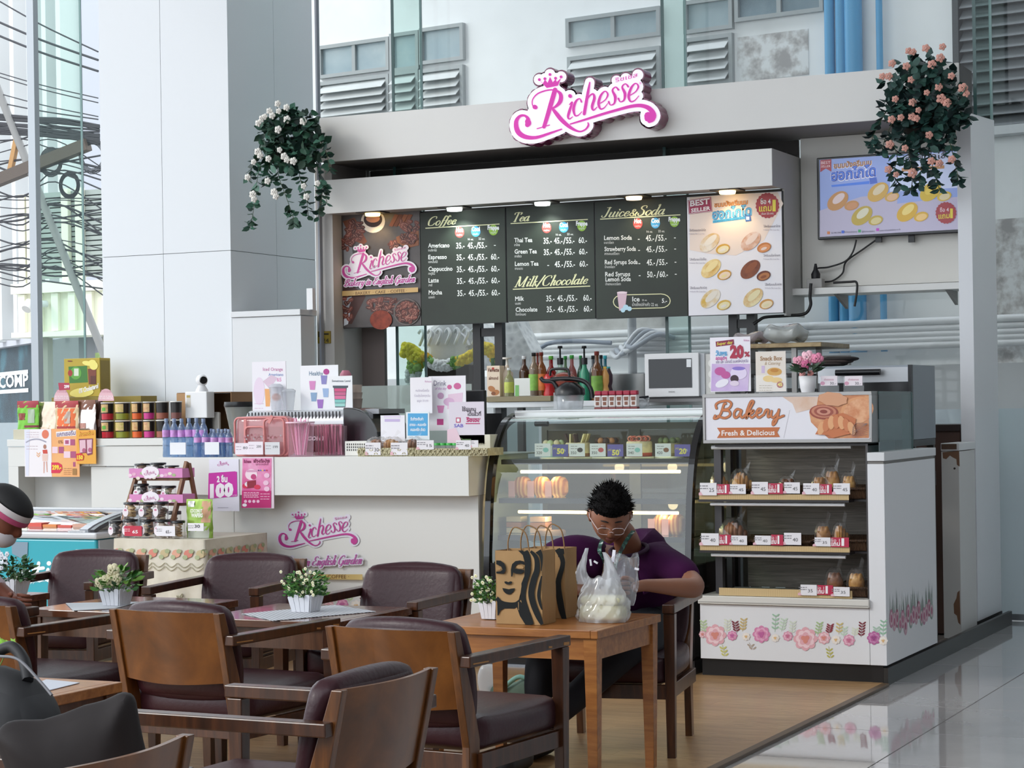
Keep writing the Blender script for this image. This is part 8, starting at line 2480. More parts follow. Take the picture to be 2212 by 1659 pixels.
for (x,y,r,lab) in (
 (-4.447,6.335,-0.068,'burgundy armchair with amber plywood back turned to the camera, at the middle table'),
 (-5.41,6.34,-0.06,'burgundy armchair cut by the left picture edge, seen from behind'),
 (-2.70,4.92,H_ - 0.03,'nearest burgundy armchair with scratched arms, facing left at the bottom centre'),
 (-2.66,3.66,H_ + 0.03,'dark armchair back at the bottom left corner under the black cushion'),
 (-4.464,8.438,PI + 0.07,'burgundy armchair facing the camera behind the middle table, right of three'),
 (-5.598,8.82,PI + 0.17,'burgundy armchair facing the camera in front of the magenta poster, middle of three'),
 (-6.588,8.86,PI + 0.18,'burgundy armchair facing the camera before the cloth-covered table, left of three'),
 (-3.446,8.586,PI + 0.184,'dark burgundy armchair on which the man in purple sits')):
 q_ = dup(A0,(x,y,0),r,lab)
 if 'black cushion' in lab:
  for ch in [c for c in COL.objects if c.parent == q_ and c.name.startswith('back_cushion')]:
   for g_ in [c for c in COL.objects if c.parent == ch]: bpy.data.objects.remove(g_)
   bpy.data.objects.remove(ch)
# ================================================================ TABLES
def table(label,x0,x1,y0,y1,z,top,legm,tap=True,rough=0.2):
 t = thing('cafe_table',label,'table',((x0 + x1) / 2,(y0 + y1) / 2,0),group='small square cafe tables')
 th = 0.032
 MB(top).box(x0 + 0.03,x1 - 0.03,y0 + 0.0,y1 - 0.0,z - th,z).build('tabletop',t,bevel=0.003)
 for a,b in ((x0,x0 + 0.0295),(x1 - 0.0295,x1)):
  MB(top).box(a,b,y0,y1,z - th,z - 0.0003).build('breadboard_end',t,bevel=0.003)
 MB(legm).box(x0 + 0.03,x1 - 0.03,y0 + 0.02,y0 + 0.04,z - 0.115,z - th - 0.001).build('apron',t)
 MB(legm).box(x0 + 0.03,x1 - 0.03,y1 - 0.04,y1 - 0.02,z - 0.115,z - th - 0.001).build('apron',t)
 MB(legm).box(x0 + 0.02,x0 + 0.04,y0 + 0.05,y1 - 0.05,z - 0.115,z - th - 0.001).build('apron',t)
 MB(legm).box(x1 - 0.04,x1 - 0.02,y0 + 0.05,y1 - 0.05,z - 0.115,z - th - 0.001).build('apron',t)
 for x in (x0 + 0.037,x1 - 0.037):
  for y in (y0 + 0.04,y1 - 0.04):
   MB(legm).bar((x,y,0.0),(x,y,z - th - 0.001),(0.036,0.055),(0.036,0.055),(0,1,0)).build('leg',t,bevel=0.002)
 return t
TZ = 0.63
ta = woodm('honey_table_wood','8a5429','9f6532','b4783f',(1.5,12,12),0.35)
tb_ = woodm('dark_table_wood','4a2c20','5d3826','6e452e',(1.5,12,12),0.12)
lgw = woodm('dark_table_leg_wood','4a2f20','5c3b26','6c4830')
table('honey-coloured wooden cafe table carrying the paper bags',-3.755,-3.01,7.09,7.75,TZ,ta,ta)
table('glossy reddish-brown cafe table with a checked mat, in the middle',-4.80,-4.13,7.06,7.71,TZ,tb_,lgw)
table('glossy brown cafe table under the cream flower planter',-5.74,-5.07,7.16,7.81,TZ,tb_,lgw)
table('dark cafe table cut by the left picture edge',-6.85,-6.17,7.20,7.87,TZ,tb_,lgw)
table('cafe table partly hidden behind the black cushion',-4.50,-3.87,4.64,5.29,TZ,ta,lgw)
# checked table mats
chk = bpy.data.materials.new('checked_mat')
chk.use_nodes = True
n_ = chk.node_tree
cn_ = n_.nodes.new('ShaderNodeTexChecker')
cn_.inputs['Scale'].default_value = 80
cn_.inputs[1].default_value = (*lin('d9dade'),1)
cn_.inputs[2].default_value = (*lin('8a8d96'),1)
tcn = n_.nodes.new('ShaderNodeTexCoord')
n_.links.new(tcn.outputs['Object'],cn_.inputs[0])
n_.links.new(cn_.outputs[0],n_.nodes['Principled BSDF'].inputs['Base Color'])
n_.nodes['Principled BSDF'].inputs['Roughness'].default_value = 0.6
def tmat(pts,label,m_):
 q = [atz(*p,TZ + 0.002) for p in pts]
 t = thing('table_mat',label,'table mat',(q[0].x,q[0].y,TZ),0,'woven table mats')
 mb = MB(m_)
 mb.prism([(p.x,p.y) for p in q],TZ + 0.001,TZ + 0.003,'z')
 mb.build('mat',t)
tmat([(522,1326),(590,1341),(812,1321),(724,1307)],'grey and white checked mat on the middle table',chk)
tmat([(142,1303),(158,1319),(250,1314),(300,1300)],'pale mat under the cream flower planter',mat('c9ccd2',0.6))
tmat([(85,1474),(104,1492),(172,1475),(100,1468)],'pale mat on the table behind the black cushion',mat('c4c7d0',0.6))
# ================================================================ PLANTERS
plw = mat('dfe0e6',0.5)
def planter(px,py,wpx,hpx,label,leafc,flw,fcol,crown,seedv=1,ztab=TZ + 0.004):
 p = atz(px,py,ztab)
 k = 1 / (F / (p - O3).dot(FW))
 w,h = wpx * k * 0.94,hpx * k
 t = thing('planter',label,'planter',tuple(p),0,'white picket planters on the tables')
 b = w * 0.36
 tp = w * 0.5
 c = Vector(p) + Vector((0,b,0))
 MB(plw).prism([(-1,0),(1,0),(1,1),(-1,1)],0,0,'x') if False else None
 mb = MB(mat('3a3a34',0.9)); mb.box(c.x - b * 1.05,c.x + b * 1.05,c.y - b * 1.05,c.y + b * 1.05,c.z + h * 0.1,c.z + h * 0.55); mb.build('soil',t)
 for s_,(dx,dy) in enumerate(((0,-1),(1,0),(0,1),(-1,0))):
  for i in range(4):
   q0 = (i - 1.5) / 2
   ux,uy = -dy,dx
   hb = h * (0.86 + 0.14 * ((i + s_) % 2))
   def V(q,hh,o):
    r_ = b + (tp - b) * hh / h
    return (c.x + dx * (r_ + o) + ux * q * r_,c.y + dy * (r_ + o) + uy * q * r_,c.z + hh)
   g_ = 0.235
   pts = []
   for o in (0.0,0.004):
    pts += [V(q0 - g_,0,o),V(q0 + g_,0,o),V(q0 + g_ * 0.96,hb * 0.93,o),V(q0 + g_ * 0.5,hb,o),V(q0 - g_ * 0.5,hb,o),V(q0 - g_ * 0.96,hb * 0.93,o)]
   MB(plw).add(pts,[(0,1,2,3,4,5),(11,10,9,8,7,6)] + [(j,(j + 1) % 6,6 + (j + 1) % 6,6 + j) for j in range(6)]).build('picket',t)
 RR = random.Random(seedv)
 cw,ch_ = crown[0] * k,crown[1] * k
 for part_,cols,n in (('foliage',leafc,3),):
  for ci,cc_ in enumerate(cols):
   mb = MB(mat(cc_,0.55,noise=0.25,scale=25))
   for j in range(int(flw[1])):
    a,el = RR.uniform(0,2 * PI),RR.uniform(-0.15,1.0)
    r_ = RR.uniform(0.35,1.0)
    pp = (c.x + cw * 0.5 * r_ * math.cos(a),c.y + cw * 0.4 * r_ * math.sin(a),c.z + h * 0.8 + ch_ * (0.08 + 0.85 * max(0,el) * math.sqrt(max(0.05,1 - 0.6 * r_ * r_))))
    d = (math.cos(a) + RR.uniform(-.5,.5),math.sin(a) + RR.uniform(-.5,.5),RR.uniform(-0.2,0.9))
    leaf(mb,pp,d,flw[0] * RR.uniform(0.7,1.2),flw[0] * 0.5)
   mb.build('foliage',t)
 mb = MB(mat('5d7a3a',0.6))
 for j in range(14):
  a = RR.uniform(0,2 * PI); r_ = RR.uniform(0.3,0.95)
  mb.tube([(c.x,c.y,c.z + h * 0.5),(c.x + cw * 0.25 * r_ * math.cos(a),c.y + cw * 0.2 * r_ * math.sin(a),c.z + h * 0.8 + ch_ * 0.35),(c.x + cw * 0.5 * r_ * math.cos(a),c.y + cw * 0.4 * r_ * math.sin(a),c.z + h * 0.8 + ch_ * 0.75 * RR.uniform(0.4,1))],0.0015,4)
 mb.build('stems',t)
 for (fx_,fy_,fr,kind) in fcol[1]:
  q = Vector((c.x + (fx_ * k),c.y - cw * 0.30,c.z + h + fy_ * k))
  mb = MB(mat(fcol[0][0],0.6,noise=0.1,scale=40))
  if kind == 'rose':
   rosehead(mb,q,fr * k)
  else:
   for j in range(6):
    a = 2 * PI * j / 6
    mb.ell((q.x + fr * k * 0.5 * math.cos(a),q.y,q.z + fr * k * 0.5 * math.sin(a)),(fr * k * 0.42,fr * k * 0.25,fr * k * 0.42),7,4)
   mb.m(mat(fcol[0][1],0.6)).ell((q.x,q.y - fr * k * 0.2,q.z),(fr * k * 0.25,) * 3,6,4)
  mb.build('flower',t)
 return t
G1 = ['2f5a2c','4a8038','6a9a48']
planter(240,1308,58,37,'white picket planter with cream roses on the second table from the left',['3a7030','568f3c','7fb048'],(0.042,42),(('e6ddb8','d9c68a'),[(-22,12,15,'rose'),(-4,20,14,'rose'),(14,40,18,'rose'),(22,22,15,'rose'),(8,18,13,'rose')]),(96,58),3)
planter(650,1322,62,38,'white picket planter with tiny cream blossoms on the checked mat',G1,(0.022,150),(('e9e6c8','c9c46a'),[(R.uniform(-45,42),R.uniform(-2,58),4.5,'f') for _ in range(26)]),(92,66),5)
planter(1056,1337,46,40,'white picket planter with cream blossoms beside the paper bag',G1,(0.022,130),(('e9e6c8','c9c46a'),[(R.uniform(-40,14),R.uniform(-6,62),4.5,'f') for _ in range(22)]),(70,66),6)
planter(16,1286,58,36,'white picket planter with white hydrangeas at the left picture edge',['24492a','34603a','4a7a4a'],(0.036,60),(('dfe3ea','c9ced8'),[(-6 + R.uniform(-22,12),30 + R.uniform(-14,26),7,'f') for _ in range(22)]),(84,60),7)
# lime leaf sprig at the left edge
sp_ = atz(0,1440,TZ)
t = thing('leaf_sprig','lime green leaf sprig at the left edge above the backpack','plant',(sp_.x,sp_.y,TZ + 0.003))
mb = MB(mat('8fc44a',0.5,noise=0.2,scale=20))
for k in range(12):
 p = atz(R.uniform(-14,32),1396 + R.uniform(-14,10),TZ); 
 q = aty(R.uniform(-14,34),1396 + R.uniform(-8,16),sp_.y)
 leaf(mb,q,(R.uniform(-1,1),R.uniform(-.5,.5),R.uniform(0.2,1)),0.035,0.018)
mb.build('leaves',t)
MB(mat('5d8a3a',0.6)).tube([(sp_.x,sp_.y,TZ + 0.004),aty(6,1425,sp_.y),aty(14,1400,sp_.y)],0.002,5).build('stem',t)
# ================================================================ HANGING ROSE BASKETS
def hanging(name,label,cx_,cy_,Yh,outline,rosec,leafcs,roses,trails,nl,seedv):
 RR = random.Random(seedv)
 c = aty(cx_,cy_,Yh)
 t = thing(name,label,'hanging flowers',tuple(c),0,'hanging rose baskets on the booth corners')
 mbs = [MB(mat(h_,0.55,noise=0.2,scale=20)) for h_ in leafcs]
 k = 1 / ppm(cx_,Yh)
 for j in range(nl):
  while True:
   x,y = RR.uniform(outline[0],outline[1]),RR.uniform(outline[2],outline[3])
   if ((x - (outline[0] + outline[1]) / 2) / ((outline[1] - outline[0]) / 2)) ** 2 + ((y - (outline[2] + outline[3]) / 2) / ((outline[3] - outline[2]) / 2)) ** 2 < RR.uniform(0.5,1.05):
    break
  p = aty(x,y,Yh + RR.uniform(-0.12,0.10))
  leaf(mbs[RR.randrange(len(mbs))],p,(RR.uniform(-1,1),RR.uniform(-1,0.3),RR.uniform(-1,0.6)),RR.uniform(0.055,0.09),RR.uniform(0.045,0.062),0.15)
 st = MB(mat('4f5a3c',0.7))
 for tr_ in trails:
  q = smooth(tr_,5)
  yo = RR.uniform(-0.1,0.05)
  P3 = [aty(a,b,Yh + yo) for a,b in q]
  st.tube(P3,0.0025,4)
  L = 0
  for i in range(len(q)):
   for s_ in (-1,1):
    if RR.random() < 0.82:
     leaf(mbs[RR.randrange(len(mbs))],P3[i],(s_ * RR.uniform(0.4,1),RR.uniform(-0.6,0.4),RR.uniform(-0.9,0.3)),RR.uniform(0.05,0.075),RR.uniform(0.036,0.05),0.15)
 st.build('stems',t)
 for m_ in mbs:
  m_.build('foliage',t)
 for (x,y,r_) in roses:
  q = aty(x,y,Yh - 0.14)
  mb = MB(mat(rosec,0.6,noise=0.12,scale=30))
  rosehead(mb,q,r_ * k * 1.1)
  mb.build('rose',t)
 return t
hw = hanging('hanging_white_roses','hanging white artificial roses at the left end of the fascia',640,290,12.62,(556,705,226,372),'e8e5de',['1f3d2c','2c5440','16302a','3f6a58'],
 [(600,224,8),(582,240,8),(572,252,7),(566,256,8),(558,266,8),(588,250,8),(602,240,7),(619,232,8),(620,258,9),(601,280,9),(655,262,9),(650,252,0.1),(557,328,9),(562,336,8),(580,343,8),(604,324,7),(614,338,9),(620,345,8),(634,348,9),(548,350,7),(535,383,8),(578,391,8),(546,420,9),(549,430,8),(592,415,9),(596,424,8),(656,402,7),(662,425,8),(686,396,7)],
 [[(570,340),(558,375),(552,420),(545,470),(540,492)],[(600,340),(602,380),(618,425),(632,465),(636,485)],[(560,330),(548,355),(536,385)],[(640,350),(650,390),(662,430),(666,465)],[(680,340),(690,375),(700,405),(706,438)],[(690,300),(705,330),(712,365)],[(586,342),(578,372),(576,392)],[(700,395),(694,430),(688,468)]],520,11)
hp = hanging('hanging_pink_roses','hanging salmon pink artificial roses at the right end of the fascia',2000,220,12.60,(1905,2092,112,330),'dfa697',['1d3a36','284c46','162c2c','345a50'],
 [(1963,110,8),(1972,112,8),(2000,104,9),(2036,101,8),(1927,137,9),(1958,143,9),(2013,139,10),(2031,125,10),(1906,165,8),(1920,165,9),(1968,172,8),(2055,164,8),(2080,190,11),(2087,202,8),(2028,188,9),(2002,200,7),(1934,214,8),(1971,221,9),(2033,213,11),(2046,222,10),(1984,238,7),(1946,254,8),(1926,258,9),(1970,252,9),(1980,256,8),(2007,292,9),(1922,312,10),(1955,320,8),(2012,348,9),(2029,353,9),(2056,344,9),(1919,366,9),(1971,374,11),(1936,377,7)],
 [[(1915,240),(1895,275),(1884,300),(1892,320)],[(1930,260),(1912,300),(1905,330)],[(1960,300),(1965,340),(1972,375),(1968,410)],[(1925,300),(1938,340),(1930,375),(1945,400)],[(2010,300),(2012,345),(2020,380),(2030,410)],[(2050,300),(2060,340),(2068,375),(2070,395)],[(2075,240),(2085,260),(2092,250)],[(1985,320),(1990,360),(1985,400)]],640,12)
for o_,(cx_,cy_) in ((hw,(628,330)),(hp,(2000,260))):
 q = aty(cx_,cy_,12.7)
 MB(mat('2a241e',0.8)).cushion((q.x,12.70,q.z),(0.26,0.2,0.2),0.06,0.1,6).build('basket',o_)
 MB(mat('4a4540',0.6)).cyl((q.x,12.74,q.z + 0.1),(q.x + (0.16 if o_ is hw else -0.02),12.893,q.z + 0.10),0.01,n=6).build('hook',o_)
# ================================================================ PAPER BAGS
kraft = mat('a98558',0.75,noise=0.08,scale=5,bump=0.35,bscale=9,name='kraft_paper')
kdark = mat('141819',0.9,noise=0.05,scale=8)
def paperbag(px0,px1,ytop,ybot,label,face,Yb=None,dz=0.13):
 p0 = atz(px0,ybot,TZ + 0.001) if Yb is None else aty(px0,ybot,Yb)
 Yb = p0.y
 a,b = aty(px0,1300,Yb).x,aty(px1,1300,Yb).x
 z1 = aty(px0,ytop,Yb).z
 z0 = TZ + 0.001
 t = thing('paper_bag',label,'paper bag',((a + b) / 2,Yb + dz / 2,z0),0,'brown takeaway paper bags')
 def side(u,v,x0,y0,x1,y1,nx,ny):
  bul = 0.004 * math.sin(PI * u) * math.sin(PI * v * 2.2) + 0.0015 * math.sin(23 * u + 9 * v)
  return (x0 + (x1 - x0) * u + nx * bul,y0 + (y1 - y0) * u + ny * bul,z0 + (z1 - z0) * v)
 mb = MB(kraft)
 mb.grid(lambda u,v: side(u,v,a,Yb,b,Yb,0,-1),10,10)
 for x,s_ in ((b,1),(a,-1)):
  mb.grid(lambda u,v: (lambda q: (q[0] - s_ * 0.014 * v * (1 - abs(2 * u - 1)),q[1],q[2]))(side(u,v,x,Yb,x,Yb + dz,s_,0)),10,10)
 mb.grid(lambda u,v: side(u,v,a,Yb + dz,b,Yb + dz,0,1),10,10)
 mb.add([(a,Yb,z0),(b,Yb,z0),(b,Yb + dz,z0),(a,Yb + dz,z0)],[(0,1,2,3)])
 mb.build('bag_body',t)
 for y in (Yb + 0.006,Yb + dz - 0.006):
  w = (b - a)
  pts = smooth([(a + w * 0.28,y,z1 - 0.03),(a + w * 0.27,y,z1 + 0.035),(a + w * 0.38,y - 0.004,z1 + 0.085),(a + w * 0.52,y - 0.006,z1 + 0.088),(a + w * 0.68,y - 0.004,z1 + 0.06),(a + w * 0.74,y,z1 - 0.03)],5)
  MB(mat('8f6d47',0.8)).tube(pts,0.0028,6).build('handle',t)
 if face:
  pr = Print(Yb - 0.004,0.0008)
  face(pr)
  pr.build('printed_front',t)
 return t
def siren(pr):
 k = lambda *L: [(1000 + x / 3.6867,1000 + y / 3.6867) for x,y in L]
 pr.m(kdark)
 pr.poly(*k((440,697),(478,697),(508,730),(523,790),(520,870),(500,950),(478,1020),(452,1075),(440,1110),(470,1080),(466,960),(490,900),(494,800),(478,735)))
 # hair bands
 def band(c,w):
  q = smooth([(p[0],p[1],p[2]) for p in c],6)
  pr.line(k(*[(p[0],p[1]) for p in q]),[p[2] / 3.6867 * w for p in q])
 band([(500,700,34),(522,760,34),(520,860,36),(492,960,40),(480,1060,40),(500,1150,40),(530,1240,44),(545,1288,40)],1)
 band([(540,702,20),(585,760,36),(590,850,44),(565,930,50),(545,1030,50),(560,1120,48),(600,1220,44),(632,1286,26)],1)
 band([(600,700,50),(622,740,30),(628,800,14),(624,860,6)],1)
 band([(628,900,10),(612,980,22),(604,1060,26),(618,1130,20),(632,1170,8)],1)
 band([(270,1075,30),(300,1110,34),(360,1130,42),(420,1128,40),(455,1100,30)],1)
 pr.poly(*k((272,1060),(300,1100),(360,1140),(420,1150),(440,1145),(410,1160),(330,1160),(300,1175),(282,1215),(276,1215)))
 pr.poly(*k((425,1135),(465,1110),(500,1200),(545,1288),(498,1288),(455,1220)))
 # brows, eyes, nose, mouth
 pr.poly(*k((266,776),(300,778),(330,800),(342,836),(340,862),(325,883),(266,880),(266,865),(300,862),(316,850),(305,826),(266,806)))
 pr.poly(*k((384,905),(382,850),(392,806),(418,782),(455,776),(490,786),(492,812),(455,800),(425,812),(410,840),(440,845),(490,852),(486,870),(462,884),(425,882),(402,872),(394,905)))
 pr.poly(*k((330,945),(346,942),(362,950),(378,942),(394,946),(390,958),(372,968),(350,968),(334,958)))
 pr.poly(*k((314,996),(340,1000),(365,1006),(390,1000),(416,998),(402,1026),(382,1044),(362,1048),(342,1040),(324,1022)))
 pr.up().m(kraft).poly(*k((266,838),(292,836),(302,844),(298,852),(266,850)))
 pr.poly(*k((424,828),(442,812),(470,816),(486,832),(476,842),(440,840)))
 pr.poly(*k((266,700),(330,700),(330,702),(266,702)))
paperbag(1071.5,1171,1189,1347,'front brown paper bag printed with a black long-haired face',siren)
def strips(pr):
 pr.m(kdark)
 q = smooth([(1204,1186,12),(1216,1215,10),(1206,1260,12),(1212,1310,14),(1222,1346,8)],6)
 pr.line([(p[0],p[1]) for p in q],[p[2] for p in q])
 pr.poly((1204,1185),(1218,1185),(1219,1196),(1206,1204))
paperbag(1131,1221,1184,1342,'rear brown paper bag half hidden behind the printed one',strips,Yb=7.46,dz=0.12)
# ================================================================ CARRIER BAG AND FOOD ON THE TABLE
pbm = glass('f4f5f8',1,0.9,rough=0.12,film=0.42,name='carrier_film')
tb0 = atz(1300,1346,TZ)
Yk = tb0.y + 0.05
kk = 1 / ppm(1295,Yk)
cxk = xat(1296,Yk)
cbag = thing('carrier_bag','translucent white plastic carrier bag with knotted handles on the honey table','plastic bag',(cxk,Yk,TZ + 0.001))
RB = random.Random(5)
ph = [RB.uniform(0,6) for _ in range(8)]
def bagf(u,v):
 a = 2 * PI * u
 h = 152 * kk * v
 wx = (60 - 4 * v - 22 * max(0,v - 0.45) ** 1.0 * 1.6) * kk
 wy = (0.085 - 0.05 * v)
 cre = 1 + 0.05 * math.sin(5 * a + 8 * v + ph[0]) + 0.035 * math.sin(11 * a - 13 * v + ph[1]) + 0.02 * math.sin(19 * a + 21 * v)
 if v < 0.12: cre *= 0.9 + v / 1.2
 dip = 0
 return (cxk + wx * cre * math.cos(a),Yk + wy * cre * math.sin(a),TZ + 0.002 + h * (0.62 + 0.02 * math.sin(7 * a)))
mb = MB(pbm); mb.grid(bagf,60,26); mb.build('bag_film',cbag)
for i,(pts,w) in enumerate((([(1262,1262),(1256,1235),(1262,1205),(1268,1184)],(34,24,12,7)),([(1312,1262),(1318,1235),(1312,1208),(1305,1193)],(46,30,16,8)))):
 mb = MB(pbm)
 ws = smooth([(0,x) for x in w],5); q = smooth(pts,5)
 def hf(u,v,q=q,ws=ws):
  i_ = min(len(q) - 1,int(v * (len(q) - 1) + 0.5))
  c_ = aty(q[i_][0],q[i_][1],Yk)
  rr_ = ws[i_][1] * kk / 2
  a = 2 * PI * u
  return (c_.x + rr_ * math.cos(a) * (1 + 0.18 * math.sin(5 * a + 9 * v)),Yk + rr_ * 0.45 * math.sin(a) * (1 + 0.2 * math.sin(4 * a + 7 * v)),c_.z)
 mb.grid(hf,18,len(q) - 1); mb.build('handle_loop',cbag)
fd = thing('food_box','cream foam food box inside the carrier bag','food box',(cxk,Yk,TZ + 0.006))
MB(mat('e3dcae',0.6)).cushion((cxk,Yk,TZ + 0.036),(96 * kk,0.09,0.06),0.018,0.05,8).build('box_base',fd)
MB(mat('ece6c0',0.6)).cushion((cxk,Yk,TZ + 0.086),(88 * kk,0.082,0.034),0.014,0.1,8).build('box_lid',fd)
# clear bag and cup in the man's hands
cb2 = thing('clear_bag','crinkled clear bag with straws held open by the man','plastic bag',tuple(aty(1345,1310,7.55)))
Y2 = 7.54
k2 = 1 / ppm(1345,Y2)
c2 = aty(1345,1305,Y2)
def b2(u,v):
 a = 2 * PI * u
 q0 = aty(1340 + 8 * v,1308 - 108 * v,Y2)
 w = (26 + 10 * math.sin(v * 3)) * k2
 cre = 1 + 0.1 * math.sin(5 * a + 6 * v) + 0.07 * math.sin(9 * a - 10 * v)
 return (q0.x + w * cre * math.cos(a),Y2 + 0.04 * cre * math.sin(a),q0.z + 0.012 * math.sin(3 * a) * v)
mb = MB(glass('f6f7fa',1,1.2,rough=0.08,film=0.14,name='clear_bag_film')); mb.grid(b2,40,16,smooth=True); mb.build('bag_film',cb2)
for (p0,p1,w_) in (((1277,1222),(1275,1208),4),((1283,1212),(1291,1217),4),((1371,1228),(1380,1230),4.5),((1324,1214),(1327,1188),7)):
 q0,q1 = aty(*p0,Y2 - 0.03),aty(*p1,Y2 - 0.03)
 MB(mat('e9e6ee',0.4)).bar(q0,q1,w_ * k2,0.004,(0,1,0)).build('straw_tip',cb2)
# ================================================================ PEOPLE
skin = mat('8a5a42',0.5,noise=0.06,scale=9,sss=0.08,name='skin')
def skinobj(name,chains,parent,m_,sub=2):
 me = bpy.data.meshes.new(name)
 bm = bmesh.new()
 lay = bm.verts.layers.skin.verify()
 idx = {}
 for ch in chains:
  prev = None
  for j in ch:
   r_ = j[3] if isinstance(j[3],tuple) else (j[3],j[3])
   key = tuple(round(q,3) for q in j[:3])
   if key not in idx:
    v = bm.verts.new(j[:3]); v[lay].radius = r_; idx[key] = v
    if len(idx) == 1: v[lay].use_root = True
   v = idx[key]
   if prev is not None and prev != v and not bm.edges.get((prev,v)):
    bm.edges.new((prev,v))
   prev = v
 bm.to_mesh(me); bm.free()
 me.materials.append(m_)
 o = bpy.data.objects.new(name,me); COL.objects.link(o)
 md = o.modifiers.new('skin','SKIN'); md.use_smooth_shade = True
 md2 = o.modifiers.new('sub','SUBSURF'); md2.levels = md2.render_levels = sub
 if parent is not None:
  o.parent = parent; o.location = -parent_world(parent)
 return o
G_ = lambda d,c,s_: math.exp(-((d[0] - c[0]) ** 2 + (d[1] - c[1]) ** 2 + (d[2] - c[2]) ** 2) / (s_ * s_))
def headmesh(name,parent,M4,m_,hair=None,hairm=None,R_=(0.078,0.096,0.118)):
 """face looks along -Y in head space; centre of skull at the origin"""
 def face(d):
  x,y,z = d
  k = 1.0
  k += 0.20 * G_(d,(0,-0.98,-0.18),0.17)          # nose
  k += 0.10 * G_(d,(0,-1.0,-0.06),0.12)
  k += 0.05 * G_(d,(0.13,-0.95,-0.24),0.09) + 0.05 * G_(d,(-0.13,-0.95,-0.24),0.09)
  k -= 0.06 * (G_(d,(0.34,-0.92,0.05),0.17) + G_(d,(-0.34,-0.92,0.05),0.17))   # sockets
  k += 0.05 * (G_(d,(0.34,-0.9,0.22),0.16) + G_(d,(-0.34,-0.9,0.22),0.16))     # brow
  k += 0.05 * (G_(d,(0.55,-0.75,-0.3),0.28) + G_(d,(-0.55,-0.75,-0.3),0.28))   # cheeks
  k += 0.045 * G_(d,(0,-0.88,-0.50),0.13)          # lips
  k -= 0.035 * G_(d,(0,-0.82,-0.62),0.09)
  k += 0.08 * G_(d,(0,-0.66,-0.80),0.22)           # chin
  if z < -0.3: k *= 1 - 0.10 * (-(z) - 0.3) * abs(x)
  return k
 mb = MB(m_); mb.M = M4
 mb.ell((0,0,0),R_,48,36,face)
 for s_ in (-1,1):   # ears
  mb.ell((s_ * R_[0] * 1.0,0.012,-0.012),(0.012,0.02,0.033),12,8)
  mb.ell((s_ * R_[0] * 1.06,0.018,-0.008),(0.012,0.014,0.026),10,6)
 o = mb.build(name,parent)
 return o,face
# ---- the man in the purple shirt
mn = thing('person','man in a purple T-shirt, glasses and lanyard bending over a clear bag at the table','person',(-3.34,8.3,0))
CXm,CYm = -3.37,8.30
pants = mat('14161f',0.8,noise=0.1,scale=12)
shirt = mat('360a35',0.9,noise=0.15,scale=3,bump=0.7,bscale=9,spec=0.2,name='purple_cotton')
hipL,hipR = (CXm - 0.10,8.30,0.50,0.11),(CXm + 0.10,8.30,0.50,0.11)
def P7(px,py,y): 
 p = aty(px,py,y); return (p.x,p.y,p.z)
kneeR = P7(1395,1470,7.93); footR = P7(1275,1590,7.30)
kneeL = P7(1200,1470,7.66)
ankle = P7(1255,1575,7.62)
ankL = (kneeL[0] - 0.02,7.72,0.10)
# right leg (image right) bends inward, foot forward; left leg upright
trousers = skinobj('trousers',[
 [(CXm,8.36,0.52,(0.15,0.13)),hipR,(CXm + 0.16,8.08,0.50,0.095),(CXm + 0.17,7.86,0.47,0.075),(CXm + 0.02,7.70,0.30,0.062),(CXm - 0.13,7.50,0.14,0.052)],
 [(CXm,8.36,0.52,(0.15,0.13)),hipL,(CXm - 0.17,8.08,0.50,0.095),(CXm - 0.22,7.86,0.47,0.075),(CXm - 0.22,7.80,0.28,0.062),(CXm - 0.21,7.84,0.11,0.052)],
 [(CXm,8.36,0.52,(0.15,0.13)),(CXm,8.38,0.62,(0.16,0.13))]],mn,pants)
for nm,(x,y,a) in (('shoe',(CXm - 0.14,7.44,0.1)),('shoe',(CXm - 0.21,7.80,0.0))):
 MB(mat('101014',0.5)).cushion((x,y - 0.05,0.062),(0.095,0.27,0.09),0.035,0.08,8,Matrix.Rotation(a,3,'Z')).build(nm,mn)
headc = Vector(P7(1318,1112,7.86))
shL = P7(1226,1180,7.98); shR = P7(1440,1204,8.10)
elR = P7(1510,1272,7.90); wrR = P7(1392,1264,7.66)
elL = (shL[0] - 0.07,7.84,0.80); wrL = P7(1290,1290,7.66)
neck = ((headc.x + 0.02),headc.y + 0.12,headc.z - 0.10)
chest = ((shL[0] + shR[0]) / 2 + 0.02,8.14,(shL[2] + shR[2]) / 2 - 0.12)
# skin body: neck, arms
arm_c = lambda a,b,t: tuple(a[i] + (b[i] - a[i]) * t for i in range(3))
sleeveR_end = arm_c(shR,elR,0.72)
body = skinobj('body',[
 [(*chest,0.10),(chest[0],chest[1] - 0.01,chest[2] + 0.10,0.07),(*neck,0.055),(headc.x + 0.005,headc.y + 0.04,headc.z - 0.03,0.055)],
 [(*chest,0.10),(*shR,0.055),(*sleeveR_end,0.046),(*elR,0.047),(*arm_c(elR,wrR,0.3),0.044),(*arm_c(elR,wrR,0.7),0.033),(*wrR,0.026),(wrR[0] - 0.045,wrR[1] - 0.035,wrR[2] - 0.01,(0.034,0.02))],
 [(*chest,0.10),(*shL,0.055),(*elL,0.045),(*arm_c(elL,wrL,0.5),0.038),(*wrL,0.026),(wrL[0] + 0.045,wrL[1] - 0.02,wrL[2] + 0.01,(0.034,0.02))]],mn,skin)
